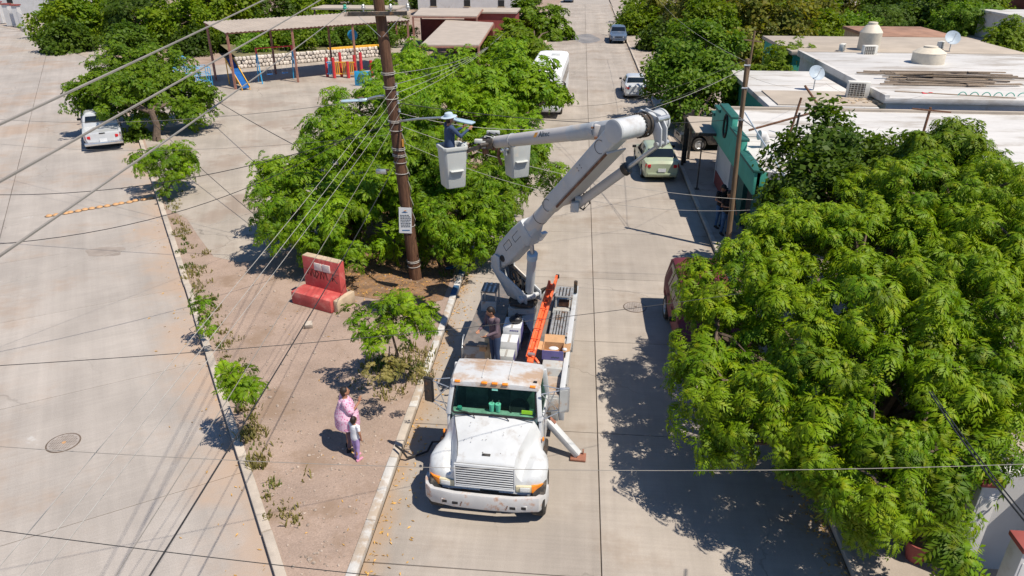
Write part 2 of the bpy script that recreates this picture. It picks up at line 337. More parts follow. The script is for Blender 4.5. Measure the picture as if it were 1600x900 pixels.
M['white_cloth'] = mat('white_cotton', (0.72, 0.74, 0.78), 0.85, var=0.05)
M['pink_shoe'] = mat('pink_shoe', (0.62, 0.28, 0.40), 0.6, var=0.1)
M['hat_blue'] = mat('pale_blue_hat', (0.42, 0.52, 0.60), 0.8, var=0.08)
M['eye'] = mat('dark_eye', (0.02, 0.015, 0.012), 0.3)
M['lip'] = mat('lip', (0.30, 0.10, 0.08), 0.5)
def floral():
    m = bpy.data.materials.new('pink_print_cloth'); m.use_nodes = True
    N = m.node_tree.nodes; L = m.node_tree.links; b = N['Principled BSDF']; b.inputs['Roughness'].default_value = 0.85
    tc = N.new('ShaderNodeTexCoord'); v = N.new('ShaderNodeTexVoronoi'); v.inputs['Scale'].default_value = 24
    L.new(tc.outputs['Object'], v.inputs['Vector'])
    r = N.new('ShaderNodeValToRGB'); r.color_ramp.elements[0].position = 0.33; r.color_ramp.elements[1].position = 0.42
    r.color_ramp.elements[0].color = (0.55, 0.13, 0.30, 1); r.color_ramp.elements[1].color = (0.66, 0.45, 0.57, 1)
    L.new(v.outputs['Distance'], r.inputs[0]); L.new(r.outputs[0], b.inputs['Base Color'])
    return m
M['floral'] = floral()
def car_paint(name, c, rough=0.25):
    return mat(name, c, rough, var=0.05, scale=2, coat=0.5, dirt=tuple(0.75 * x + 0.25 * y for x, y in zip(c, (0.4, 0.34, 0.28))), dirt_amt=0.35, dirt_scale=1.5)
M['paint_white'] = car_paint('white_car_paint', (0.52, 0.545, 0.57))
M['paint_green'] = car_paint('pale_green_car_paint', (0.37, 0.43, 0.30))
M['paint_black'] = car_paint('black_car_paint', (0.02, 0.021, 0.024))
M['paint_silver'] = car_paint('silver_car_paint', (0.09, 0.13, 0.20))
M['paint_maroon'] = mat('faded_maroon_car_paint', (0.15, 0.030, 0.042), 0.6, var=0.15, scale=2, spec=0.25)

# ------------------------------------------------------------------ mesh builder
class MB:
    def __init__(s): s.bm = bmesh.new()
    def _add(s, verts, faces):
        vs = [s.bm.verts.new(v) for v in verts]
        for f in faces:
            try: s.bm.faces.new([vs[i] for i in f])
            except ValueError: pass
        return vs
    def box(s, c, size, rot=None, taper=None):
        hx, hy, hz = size[0] / 2, size[1] / 2, size[2] / 2
        P = []
        for z in (-1, 1):
            t = taper if (taper and z > 0) else (1, 1)
            for x, y in ((-1, -1), (1, -1), (1, 1), (-1, 1)): P.append(Vector((x * hx * t[0], y * hy * t[1], z * hz)))
        if rot is not None: P = [rot @ p for p in P]
        c = Vector(c)
        s._add([p + c for p in P], [(3, 2, 1, 0), (4, 5, 6, 7), (0, 1, 5, 4), (1, 2, 6, 5), (2, 3, 7, 6), (3, 0, 4, 7)])
        return s
    def bar(s, a, b, w, h=None, up=(0, 0, 1)):
        a, b = Vector(a), Vector(b); h = h or w
        d = b - a; L = d.length; d.normalize()
        u = Vector(up)
        if abs(d.dot(u)) > 0.98: u = Vector((1, 0, 0))
        x = d.cross(u).normalized(); z = x.cross(d)
        rot = Matrix((x, d, z)).transposed()
        return s.box((a + b) / 2, (w, L, h), rot)
    def rings(s, rings, cap=True, closed=True):
        n = len(rings[0]); V = [p for r in rings for p in r]; F = []
        for i in range(len(rings) - 1):
            for j in range(n if closed else n - 1):
                a = i * n + j; b = i * n + (j + 1) % n
                F.append((a, b, b + n, a + n))
        if cap and closed:
            F.append(tuple(reversed(range(n)))); F.append(tuple((len(rings) - 1) * n + j for j in range(n)))
        s._add(V, F); return s
    def tube(s, path, r, seg=8, cap=True):
        path = [Vector(p) for p in path]; n = len(path)
        rr = r if isinstance(r, (list, tuple)) else [r] * n
        ref = Vector((0, 0, 1)); R_ = []
        for i, p in enumerate(path):
            d = (path[min(i + 1, n - 1)] - path[max(i - 1, 0)])
            if d.length < 1e-9: d = Vector((0, 0, 1))
            d.normalize()
            u = ref if abs(d.dot(ref)) < 0.95 else Vector((1, 0, 0))
            x = d.cross(u).normalized(); y = d.cross(x).normalized()
            R_.append([p + (x * math.cos(2 * math.pi * k / seg) + y * math.sin(2 * math.pi * k / seg)) * rr[i] for k in range(seg)])
        return s.rings(R_, cap)
    def cyl(s, a, b, r0, r1=None, seg=16): return s.tube([a, b], [r0, r0 if r1 is None else r1], seg)
    def lathe(s, c, axis, prof, seg=20, ref=None):
        axis = Vector(axis).normalized(); c = Vector(c)
        u = ref or (Vector((0, 0, 1)) if abs(axis.z) < 0.9 else Vector((1, 0, 0)))
        x = axis.cross(u).normalized(); y = axis.cross(x)
        return s.rings([[c + axis * h + (x * math.cos(2 * math.pi * k / seg) + y * math.sin(2 * math.pi * k / seg)) * r for k in range(seg)] for h, r in prof])
    def prism(s, poly, a, b):
        # poly: list of 3-D points (flat); swept by the vector b-a
        d = Vector(b) - Vector(a); P = [Vector(p) for p in poly]; n = len(P)
        s._add(P + [p + d for p in P], [tuple(reversed(range(n))), tuple(range(n, 2 * n))] + [(i, (i + 1) % n, (i + 1) % n + n, i + n) for i in range(n)])
        return s
    def ball(s, c, r, seg=10, rot=None):
        r = r if isinstance(r, (tuple, list)) else (r, r, r); c = Vector(c); rg = []
        for i in range(1, seg // 2 + 1):
            t = math.pi * (i - 0.5) / (seg // 2)
            ring = []
            for k in range(seg):
                p = Vector((r[0] * math.sin(t) * math.cos(2 * math.pi * k / seg), r[1] * math.sin(t) * math.sin(2 * math.pi * k / seg), r[2] * math.cos(t)))
                if rot is not None: p = rot @ p
                ring.append(c + p)
            rg.append(ring)
        return s.rings(rg)
    def poly(s, pts): s._add(pts, [tuple(range(len(pts)))]); return s
    def mesh(s, name, m, smooth=False, bevel=0.0, bseg=2):
        bm = s.bm
        bmesh.ops.recalc_face_normals(bm, faces=bm.faces[:])
        if bevel:
            ed = [e for e in bm.edges if len(e.link_faces) == 2 and e.calc_face_angle(0) > R(28)]
            bmesh.ops.bevel(bm, geom=ed, offset=bevel, segments=bseg, affect='EDGES', profile=0.5, clamp_overlap=True)
        me = bpy.data.meshes.new(name); bm.to_mesh(me); bm.free()
        me.materials.append(m)
        if smooth or bevel:
            me.polygons.foreach_set('use_smooth', [True] * len(me.polygons))
            me.set_sharp_from_angle(angle=R(35 if not bevel else 40))
        return me
    def build(s, name, m, parent=None, label=None, **k):
        return link(name, s.mesh(name, m, **k), parent, label)

def link(name, me, parent=None, label=None, loc=None):
    o = bpy.data.objects.new(name, me); col.objects.link(o)
    if parent is not None: o.parent = parent
    if label: o['label'] = label
    if loc is not None: o.location = loc
    return o
def thing(name, label, cat, loc=(0, 0, 0), rotz=0.0, group=None):
    o = bpy.data.objects.new(name, None); col.objects.link(o)
    o.empty_display_size = 0.3
    o.location = loc; o.rotation_euler = (0, 0, rotz)
    o['label'] = label; o['category'] = cat
    if group: o['group'] = group
    return o
def tag(o, label, cat, group=None):
    o['label'] = label; o['category'] = cat
    if group: o['group'] = group
    return o
def struct(o): o['kind'] = 'structure'; return o
def stuff(o): o['kind'] = 'stuff'; return o
def copy_tree(o, parent=None):
    kids = [c for c in KIDS.get(o.name, [])]
    c = o.copy(); col.objects.link(c)
    if parent is not None: c.parent = parent
    for ch in kids: copy_tree(ch, c)
    return c
KIDS = {}
def index_kids(root):
    st = [root]
    while st:
        o = st.pop(); KIDS[o.name] = list(o.children); st.extend(o.children)
def flat(name, pts, z, m, parent=None):
    o = MB().poly([Vector((p[0], p[1], z)) for p in pts]).build(name, m, parent); return o
def text_mesh(body, size, m, parent, name='lettering', extrude=0.002, matrix=None, label=None):
    cu = bpy.data.curves.new(name, 'FONT'); cu.body = body; cu.size = size; cu.extrude = extrude
    cu.align_x = 'CENTER'; cu.align_y = 'CENTER'; cu.resolution_u = 2
    o = bpy.data.objects.new(name, cu); col.objects.link(o)
    dg = bpy.context.evaluated_depsgraph_get()
    me = bpy.data.meshes.new_from_object(o.evaluated_get(dg)); bpy.data.objects.remove(o)
    me.materials.clear(); me.materials.append(m)
    r = link(name, me, parent, label)
    if matrix is not None: r.matrix_local = matrix
    return r
# ------------------------------------------------------------------ ground, streets, kerbs
def sheet(name, pts, z, m, parent=None, thick=None):
    if thick is None: return flat(name, pts, z, m, parent)
    P = [Vector((p[0], p[1], z)) for p in pts]
    return MB().prism(P, (0, 0, 0), (0, 0, -thick)).build(name, m, parent)
struct(flat('ground', [(-700, -60), (700, -60), (700, 1200), (-700, 1200)], -0.07, M['land']))
# right-hand street: two lanes of cast slabs with open joints
street = struct(sheet('street', [(-3.56, -6), (5.21, -6), (5.21, 420), (-3.56, 420)], -0.03, M['joint']))
SL = 4.25
def slab_mesh(name, w, l, m): return MB().box((0, 0, -0.03), (w - 0.022, l - 0.022, 0.06)).mesh(name, m, bevel=0.006, bseg=1)
sm_a = slab_mesh('concrete_slab', 4.35, SL, M['slab']); sm_b = slab_mesh('concrete_slab', 4.46, SL, M['slab'])
for k in range(32):
    y = 1.0 + SL * (k + 0.5)
    link('concrete_slab', sm_a, street, loc=(-1.405, y, 0.0)); link('concrete_slab', sm_b, street, loc=(3.0, y, 0.0))
sheet('far_paving', [(-3.58, 137.03), (5.23, 137.03), (5.23, 420), (-3.58, 420)], 0, M['far_street'], street)
# left-hand street, which leaves at an angle
LU = Vector((-0.553, 0.833, 0)); LN = Vector((-0.833, -0.553, 0)); L0 = Vector((-5.07, 9.04, 0))
LANG = math.atan2(LU.y, LU.x) - math.pi / 2
side = struct(sheet('side_street', [(L0 + LU * a + LN * b).xy for a, b in ((-2, 0.02), (140, 0.02), (140, 40), (-2, 40))], -0.034, M['joint']))
sm_c = slab_mesh('concrete_slab', 5.7, 5.2, M['slab_left'])
for i in range(4):
    for k in range(20):
        o = link('concrete_slab', sm_c, side, loc=L0 + LU * (0.6 + 5.2 * k) + LN * (2.85 + 5.7 * i)); o.rotation_euler = (0, 0, LANG)
sheet('far_paving', [(L0 + LU * a + LN * b).xy for a, b in ((102.2, 0), (140, 0), (140, 40), (102.2, 40))], 0, M['slab_left'], side)
sheet('far_paving', [(L0 + LU * a + LN * b).xy for a, b in ((-2, 22.85), (102.2, 22.85), (102.2, 40), (-2, 40))], 0, M['slab_left'], side)
# raised wedge of dirt between the two streets, and the concrete plaza on it
def lk(s, off=0.0): return (L0 + LU * s - LN * off)
wedge = [(-3.75, 7.2), (-3.75, 420), (-250, 420), lk(135, .15).xy, lk(-1.6, .15).xy]
struct(sheet('median_ground', wedge, 0.12, M['dirt'], thick=0.18))
pl = [G(*p, .124).xy for p in ((246, 286), (262, 326), (292, 342), (312, 372), (334, 401), (376, 410), (430, 402), (560, 330), (620, 250), (700, 120), (640, 60))] + [(-30, 66), lk(62, .3).xy, lk(30, .3).xy]
struct(flat('plaza', pl, 0.124, M['plaza']))
bedp = [G(*p, .13).xy for p in ((508, 420), (556, 462), (655, 478), (692, 468), (722, 392), (770, 300), (800, 260), (640, 250), (520, 340))]
struct(flat('planting_bed', bedp, 0.13, M['bed']))
plc = flat('plaza_crack_patch', [G(*p, .128).xy for p in ((440, 200), (520, 176), (560, 200), (470, 225))], 0.128, M['pavement']); struct(plc); plc.name = 'concrete_patch'
# kerbs cast in short lengths
kerb = struct(MB().box((-3.67, 80, -0.02), (0.14, 150, 0.08)).build('kerb', M['kerb']))
BLUE = [(20.3, 21.0), (21.9, 22.8), (23.7, 24.4)]
y = 6.6
cuts = [6.6]
while cuts[-1] < 20.0: cuts.append(cuts[-1] + 1.9)
cuts[-1] = 20.3
cuts += [21.0, 21.9, 22.8, 23.7, 24.4, 26, 27.5]
while cuts[-1] < 130: cuts.append(cuts[-1] + 3.0)
for a, b in zip(cuts, cuts[1:]):
    mid = (a + b) / 2
    m = M['kerb_blue'] if any(p < mid < q for p, q in BLUE) else (M['kerb_white'] if 15 < mid < 60 or rng.random() < 0.35 else M['kerb'])
    h = 0.15 + rng.uniform(-0.006, 0.006)
    MB().box((-3.67 + rng.uniform(-.006, .006), mid, h / 2 + .01), (0.19, b - a - 0.012, h)).build('kerb_stone', m, kerb, bevel=0.018)
skerb = struct(MB().bar(lk(-1.5, .08) + Vector((0, 0, .02)), lk(100, .08) + Vector((0, 0, .02)), .12, .06).build('side_kerb', M['kerb']))
km = MB().box((0, 0, 0.075), (0.19, 2.47, 0.15)).mesh('kerb_stone', M['kerb'], bevel=0.02)
for k in range(42):
    o = link('kerb_stone', km, skerb, loc=lk(-0.2 + 2.5 * k, .085) + Vector((rng.uniform(-.008, .008), 0, rng.uniform(-.008, .008)))); o.rotation_euler = (0, 0, LANG + rng.uniform(-.004, .004))
pave = struct(sheet('pavement', [(5.38, 2), (5.38, 300), (60, 300), (60, 2)], 0.125, M['pavement'], thick=0.18))
rkerb = struct(MB().box((5.315, 70, -0.02), (0.12, 136, 0.08)).build('far_side_kerb', M['kerb']))
km2 = MB().box((0, 0, 0.07), (0.17, 2.98, 0.145)).mesh('kerb_stone', M['kerb'], bevel=0.02)
for k in range(42): link('kerb_stone', km2, rkerb, loc=(5.315 + rng.uniform(-.01, .01), 4 + 3 * k, rng.uniform(-.008, .006)))
# water stain far up the street and its puddle
def blob_poly(cx, cy, rx, ry, n=26, seed=1, amp=0.25):
    r_ = random.Random(seed); ph = [r_.uniform(0, 6.28) for _ in range(4)]
    return [(cx + rx * (1 + amp * (math.sin(2 * t + ph[0]) * .5 + math.sin(3 * t + ph[1]) * .35 + math.sin(5 * t + ph[2]) * .25)) * math.cos(t),
             cy + ry * (1 + amp * (math.sin(2 * t + ph[3]) * .5 + math.sin(4 * t + ph[1]) * .35)) * math.sin(t)) for t in [2 * math.pi * k / n for k in range(n)]]
pc = G(908, 60); pw = flat('water_puddle', blob_poly(pc.x + .6, pc.y, 1.35, 4.2, seed=3), 0.006, M['water']); struct(pw); pw.name = 'puddle'
def wet_patch(px, py, rx, ry, seed, z=.005, m=None):
    c = G(px, py); return struct(flat('damp_stain', blob_poly(c.x, c.y, rx, ry, seed=seed), z, m or M['stain']))
M['stain'] = mat('brown_stain', (0.295, 0.255, 0.225), 0.85, var=0.15, scale=1.5, fine=0.1, coord='World')
wet_patch(165, 393, .75, .45, 5); wet_patch(888, 62, 1.5, 3.8, 9); wet_patch(925, 60, 2.0, 5.5, 12, .004)
# ------------------------------------------------------------------ litter, weeds, pebbles (uncountable ground cover)
def scatter_quads(name, pts, size, m, seed=1, up=0.02, lift=0.012):
    r_ = random.Random(seed); V = []; F = []
    for p in pts:
        a = r_.uniform(0, 6.28); s = size * r_.uniform(.5, 1.3); t = r_.uniform(-.4, .4)
        d = Vector((math.cos(a), math.sin(a), r_.uniform(-.1, .25))) * s; w = Vector((-math.sin(a), math.cos(a), t)) * s * .28
        c = Vector(p) + Vector((0, 0, lift)); i = len(V)
        V += [c - d, c + w + Vector((0, 0, up * r_.random())), c + d, c - w]; F += [(i, i + 1, i + 2), (i, i + 2, i + 3)]
    me = bpy.data.meshes.new(name); me.from_pydata(V, [], F); me.materials.append(m)
    return stuff(link(name, me))
pts = []
for _ in range(650):
    y = rng.uniform(7, 32); pts.append((-3.54 + abs(rng.gauss(0, .24)) * (1.5 if y < 17 else 1), y, 0.006))
for _ in range(520):
    c = G(rng.gauss(620, 55), rng.gauss(440, 18), .13); pts.append((c.x, c.y, .13))
for _ in range(500): pts.append((5.2 - abs(rng.gauss(0, .28)), rng.gauss(12, 1.6), .004))
for _ in range(90): pts.append(tuple(lk(rng.uniform(0, 25), -abs(rng.gauss(.1, .5))) + Vector((0, 0, .006))))
for _ in range(40):
    c = G(rng.uniform(440, 600), rng.uniform(480, 860), .12); pts.append((c.x, c.y, .122))
lit = scatter_quads('leaf_litter', pts, 0.042, M['leaf_litter'], 3)
pts = []
M['pebble'] = mat('pebbles', (0.33, 0.27, 0.225), 0.9, var=0.5, scale=9, coord='World')
mb = MB()
for _ in range(1500):
    c = G(rng.uniform(300, 660), rng.uniform(420, 899), .12)
    if c.x > -3.9 or (c - lk(0)).dot(-LN) < .3: continue
    s = abs(rng.gauss(0, .014)) + .008
    mb.ball((c.x, c.y, .12 + s * .3), (s * rng.uniform(.7, 1.4), s, s * .7), 6)
stuff(mb.build('pebbles', M['pebble']))
def tufts(name, centres, m, seed=2):
    r_ = random.Random(seed); V = []; F = []
    for (c, n, rad, h) in centres:
        for _ in range(n):
            a = r_.uniform(0, 6.28); q = rad * math.sqrt(r_.random()); b = Vector((c.x + q * math.cos(a), c.y + q * math.sin(a), c.z))
            t = r_.uniform(0, 6.28); hh = h * r_.uniform(.4, 1.2); lean = Vector((math.cos(t), math.sin(t), 0)) * hh * r_.uniform(.2, .9)
            w = Vector((-math.sin(t), math.cos(t), 0)) * .012 * r_.uniform(.7, 1.6); i = len(V)
            V += [b - w, b + w, b + lean * .5 + Vector((0, 0, hh * .75)) + w, b + lean * .5 + Vector((0, 0, hh * .75)) - w, b + lean + Vector((0, 0, hh))]
            F += [(i, i + 1, i + 2, i + 3), (i + 3, i + 2, i + 4)]
    me = bpy.data.meshes.new(name); me.from_pydata(V, [], F); me.materials.append(m)
    return stuff(link(name, me))
C = []
for _ in range(95):
    q = lk(rng.uniform(1, 26) if rng.random() < .8 else rng.uniform(1, 12), .30 + abs(rng.gauss(0, .28))); q.z = .12
    C.append((q, rng.randint(5, 22), rng.uniform(.06, .24), rng.uniform(.05, .15)))
for px, py, n, rad, h in ((585, 575, 110, .5, .18), (645, 560, 200, .6, .2), (655, 590, 130, .4, .18), (610, 612, 110, .45, .14), (560, 600, 30, .3, .08), (420, 808, 30, .12, .1), (418, 780, 30, .1, .1), (395, 680, 90, .35, .18), (402, 725, 90, .25, .18), (283, 365, 90, .4, .14), (300, 430, 90, .4, .15)):
    C.append((G(px, py, .12), n, rad, h))
tufts('dry_grass', C, M['grass'], 4)
C = []
for _ in range(40):
    q = lk(rng.uniform(2, 24), .28 + abs(rng.gauss(0, .22))); q.z = .12
    C.append((q, rng.randint(4, 16), rng.uniform(.05, .16), rng.uniform(.05, .13)))
C += [(G(px, py, .12), n, rad, h) for px, py, n, rad, h in ((640, 575, 90, .4, .18), (600, 570, 120, .4, .22), (700, 430, 40, .3, .15), (284, 395, 50, .2, .13), (292, 418, 60, .25, .14))]
tufts('low_weeds', C, M['weed'], 6)
# ------------------------------------------------------------------ bucket truck
TR = thing('bucket_truck', 'white bucket truck with rust stained cab roof and raised articulated boom', 'bucket truck', (-1.46, 11.15, 0), R(-3))
TM = Matrix.Translation(Vector((-1.46, 11.15, 0))) @ Matrix.Rotation(R(-3), 4, 'Z'); TI = TM.inverted(); TR3 = TI.to_3x3()
def W(p): return TI @ Vector(p)
def mir(pts): return [Vector((-p[0], p[1], p[2])) for p in reversed(pts)]
# chassis
MB().box((-.42, 3.3, .68), (.09, 7.2, .22)).box((.42, 3.3, .68), (.09, 7.2, .22)).box((0, 0, .5), (1.7, .14, .14)).box((0, 4.65, .5), (1.6, .2, .2)).box((0, .3, .8), (.9, .9, .5)).build('chassis', M['dark_metal'], TR)
# wheels
def wheel(x, y, r, w, side, parent, rimm, name='wheel', hub=True, rr=.58):
    t = MB().lathe((x - side * w / 2, y, r), (side, 0, 0), [(0, r * rr), (0, r * .93), (w * .12, r), (w * .88, r), (w, r * .93), (w, r * rr), (w * .7, r * rr * .97)], 24).build(name, M['tyre'], parent, smooth=True)
    mb = MB().lathe((x, y, r), (side, 0, 0), [(w * .1, r * rr * .99), (w * .47, r * rr * .99), (w * .47, r * rr * .86), (w * .25, r * rr * .7), (w * .3, r * rr * .35), (w * .52, r * rr * .3), (w * .52, .01)], 20)
    if hub:
        for k in range(8):
            a = k * math.pi / 4
            mb.cyl((x + side * w * .28, y + math.cos(a) * r * rr * .5, r + math.sin(a) * r * rr * .5), (x + side * w * .40, y + math.cos(a) * r * rr * .5, r + math.sin(a) * r * rr * .5), r * .045, seg=6)
    mb.build('rim', rimm, t, smooth=True)
    return t
wheel(-.99, .06, .47, .27, -1, TR, M['white_paint']); wheel(1.03, .06, .47, .27, 1, TR, M['white_paint'])
for sd in (-1, 1): wheel(sd * 1.03, 4.65, .47, .25, sd, TR, M['white_paint']); wheel(sd * .76, 4.65, .47, .25, sd, TR, M['white_paint'], hub=False)
# bumper
pl_ = [(-1.235, .02), (-1.23, -.14), (-1.18, -.32), (-1.05, -.45), (-.6, -.53), (0, -.545), (.6, -.53), (1.05, -.45), (1.16, -.32), (1.20, -.16), (1.205, -.02)]
rg = []
for x, y in pl_:
    n = Vector((x * .35, y + .1, 0)).normalized() * -.05
    rg.append([Vector((x, y, .39)), Vector((x * 1.008, y - .015, .43)), Vector((x * 1.008, y - .015, .68)), Vector((x, y, .72)), Vector((x, y, .72)) + n * 1.6, Vector((x, y, .39)) + n * 1.6])
bump = MB().rings(rg).build('bumper', M['bumper'], TR, smooth=True)
for x, y in ((-.76, -.505), (-.56, -.53), (.56, -.53), (.76, -.505)):
    f = MB().box((x, y, .50), (.155, .03, .105)).build('tow_slot_frame', M['bumper'], bump, bevel=.012); MB().box((x, y - .013, .50), (.12, .012, .07)).build('tow_slot', M['black'], bump, bevel=.008)
mb = MB()
for x in (-.44, .45):
    for dz in (-.04, .0, .04): mb.cyl((x + dz * .3, -.56, .5 + dz), (x + dz * .3, -.538, .5 + dz), .013, seg=7)
stuff(mb.build('bumper_bolts', M['rust'], bump))
# hood with its fenders
cv = [0, 0, 0, .01, .02, .04, .09, .16, .24, .3]
X0 = [0, .3, .56, .62, .70, .86, 1.02, 1.11, 1.16, 1.17]
SEC = [
    (X0, [-.36 + c for c in cv], [.70, .70, .70, .69, .66, .66, .66, .68, .70, .72]),
    (X0, [-.345 + c for c in cv], [.80, .80, .80, .80, .78, .78, .78, .79, .80, .82]),
    (X0, [-.32 + c for c in cv], [1.28, 1.28, 1.25, 1.06, .95, .98, .96, .94, .90, .87]),
    (X0, [-.27 + c * .9 for c in cv], [1.345, 1.34, 1.31, 1.09, .99, 1.05, 1.03, 1.0, .95, .91]),
    (X0, [-.18 + c * .7 for c in cv], [1.385, 1.38, 1.35, 1.12, 1.02, 1.10, 1.085, 1.05, 1.0, .95]),
    ([0, .34, .60, .67, .75, .90, 1.05, 1.14, 1.175, 1.18], [.1] * 10, [1.455, 1.45, 1.41, 1.18, 1.08, 1.17, 1.16, 1.12, 1.06, 1.04]),
    ([0, .38, .68, .75, .81, .93, 1.05, 1.12, 1.15, 1.15], [.38] * 10, [1.53, 1.525, 1.48, 1.30, 1.20, 1.22, 1.17, 1.10, 1.0, .93]),
    ([0, .40, .75, .82, .86, .94, 1.0, 1.04, 1.05, 1.05], [.58] * 10, [1.60, 1.595, 1.55, 1.45, 1.36, 1.27, 1.15, 1.04, .9, .72]),
    ([0, .42, .80, .86, .90, .95, .99, 1.0, 1.0, 1.0], [.76] * 10, [1.67, 1.665, 1.63, 1.55, 1.46, 1.34, 1.18, 1.02, .85, .68]),
]
rg = []
for X, Y, Z in SEC:
    h = [Vector((x, y, z)) for x, y, z in zip(X, Y, Z)]
    rg.append([Vector((-p.x, p.y, p.z)) for p in reversed(h[1:])] + h)
hb = MB().rings(rg, cap=False, closed=False)
bmesh.ops.subdivide_edges(hb.bm, edges=hb.bm.edges[:], cuts=1, use_grid_fill=True, smooth=.35)
hood = hb.build('hood', M['white_paint'], TR, smooth=True)
# seam lines, emblem, hood holes
for s in (-1,):
    path = [(s * .56, -.19, 1.356), (s * .61, .1, 1.418), (s * .69, .38, 1.487), (s * .76, .58, 1.556), (s * .80, .74, 1.627)]
    MB().tube(path, .006, 5).build('seam', M['dark_metal'], hood)
MB().tube([(-.80, .70, 1.622), (-.4, .735, 1.668), (0, .745, 1.676), (.4, .735, 1.668), (.8, .70, 1.622)], .006, 5).build('seam', M['dark_metal'], hood)
mb = MB()
r_ = random.Random(12)
for k in range(14):
    x, y = r_.uniform(-.5, .6), r_.uniform(-.12, .62); z = 1.405 + (y + .12) * .31 - abs(x) ** 2.6 * .12
    mb.ball((x, y, z + .004), (r_.uniform(.006, .016), r_.uniform(.006, .014), .005), 6)
stuff(mb.build('paint_chips', M['iron'], hood))
MB().box((0, -.15, 1.405), (.16, .05, .02), Matrix.Rotation(R(14), 3, 'X')).build('hood_badge', M['dark_metal'], hood, bevel=.006)
gm = Matrix.Rotation(R(-4), 3, 'X')
gr = MB().box((0, -.352, 1.055), (1.14, .03, .50), gm).build('grille', M['dark_metal'], TR)
fr = MB()
for c, s in (((0, -.375, 1.31), (1.18, .045, .035)), ((0, -.385, .80), (1.18, .045, .035)), ((-.575, -.38, 1.055), (.035, .045, .48)), ((.575, -.38, 1.055), (.035, .045, .48))): fr.box(c, s)
fr.build('grille_frame', M['white_paint'], gr, bevel=.01)
sl = MB().box((0, 0, 0), (1.11, .036, .024), Matrix.Rotation(R(-8), 3, 'X')).mesh('grille_slat', M['white_paint'], bevel=.006)
for k in range(9): link('grille_slat', sl, gr, loc=(0, -.386 , .84 + .0555 * k))
t_ = MB().box((.12, -.372, .715), (.30, .02, .035)).ball((-.06, -.372, .715), (.04, .015, .045), 8).build('front_badge', M['dark_metal'], TR)
for s in (-1, 1):
    h = MB().prism([(s * .60, -.36, .735), (s * .90, -.335, .735), (s * .90, -.335, .885), (s * .60, -.36, .885)], (0, 0, 0), (0, .06, 0)).build('headlight', M['beige'], TR, bevel=.008)
    MB().box((s * .775, -.358, .81), (.19, .03, .11), Matrix.Rotation(s * R(6), 3, 'Z')).build('headlight_lens', M['lens'], h, bevel=.012)
    MB().prism([(s * .905, -.34, .735), (s * 1.05, -.27, .74), (s * 1.13, -.17, .77), (s * 1.13, -.165, .87), (s * 1.05, -.265, .885), (s * .905, -.335, .885)], (0, 0, 0), (-s * .03, .07, 0)).build('turn_signal', M['amber'], h, bevel=.006)
    MB().ball((s * 1.015, .66, 1.27), (.025, .05, .05), 10).build('side_marker', M['amber'], TR, smooth=True)
    MB().box((s * 1.04, .52, 1.13), (.012, .11, .06)).build('side_emblem', M['dark_metal'], TR)
MB().box((1.046, .70, 1.12), (.012, .16, .025)).build('side_lettering', M['dark_metal'], TR)
# cab: lower shell, pillars, roof, glass
for s in (-1, 1):
    d = MB().prism([(s * .99, .76, .70), (s * 1.0, 1.74, .70), (s * 1.0, 1.74, 1.60), (s * .965, .76, 1.60)], (0, 0, 0), (-s * .06, 0, 0)).build('door', M['white_paint'], TR, bevel=.015)
    MB().box((s * 1.015, 1.5, 1.35), (.03, .14, .035)).build('handle', M['dark_metal'], d)
    MB().prism([(s * .955, .90, 1.64), (s * .975, 1.60, 1.64), (s * .875, 1.56, 2.22), (s * .86, 1.04, 2.22)], (0, 0, 0), (-s * .012, 0, 0)).build('side_window', M['windscreen'], TR)
    pil = MB().bar((s * .93, .77, 1.62), (s * .855, 1.02, 2.30), .10, .09).bar((s * .985, 1.68, 1.58), (s * .90, 1.64, 2.3), .07, .13).bar((s * .97, .80, 1.62), (s * .985, 1.7, 1.62), .05, .07).bar((s * .86, 1.0, 2.26), (s * .89, 1.68, 2.26), .06, .08)
    pil.build('pillar', M['white_paint'], TR, bevel=.015)
MB().prism([(-.98, 1.74, .72), (.98, 1.74, .72), (.98, 1.74, 1.6), (.90, 1.68, 2.30), (-.90, 1.68, 2.30), (-.98, 1.74, 1.6)], (0, 0, 0), (0, -.05, 0)).build('cab_rear_wall', M['white_paint'], TR)
rg = []
for y, zc, ze, hw in ((.90, 2.285, 2.265, .855), (.915, 2.335, 2.305, .885), (.97, 2.375, 2.335, .905), (1.15, 2.42, 2.37, .915), (1.5, 2.43, 2.38, .92), (1.70, 2.405, 2.36, .91), (1.75, 2.35, 2.30, .895), (1.75, 2.28, 2.25, .89)):
    top = [Vector((x * hw, y, ze + (zc - ze) * (1 - abs(x) ** 2.5) - (.05 if abs(x) > .98 else 0))) for x in (-1, -.96, -.8, -.5, -.2, .2, .5, .8, .96, 1)]
    rg.append(top + [Vector((hw * .98, y, 2.23)), Vector((-hw * .98, y, 2.23))])
roof = MB().rings(rg).build('cab_roof', M['roof_paint'], TR, smooth=True)
for x0 in (-.27, .27): MB().tube([(x0, 1.0, 2.392), (x0, 1.2, 2.428), (x0, 1.5, 2.44), (x0, 1.7, 2.415)], .012, 6).build('roof_rib', M['roof_paint'], roof)
for x in (-.76, -.21, 0, .21, .76): MB().box((x, .905 + .02 * (abs(x) > .5), 2.335 - .02 * (abs(x) > .5)), (.115, .05, .045), Matrix.Rotation(R(20), 3, 'X')).build('marker_light', M['amber'], roof, bevel=.008)
MB().box((.80, 1.02, 2.375), (.07, .03, .03)).build('roof_bracket', M['black'], roof)
def wpt(u, v):   # u across -1..1, v up 0..1 on the windscreen
    hw = .885 * (1 - v) + .815 * v
    return Vector((u * hw, .765 + .235 * v + .07 * abs(u) ** 2.2 - .07, 1.675 + .595 * v))
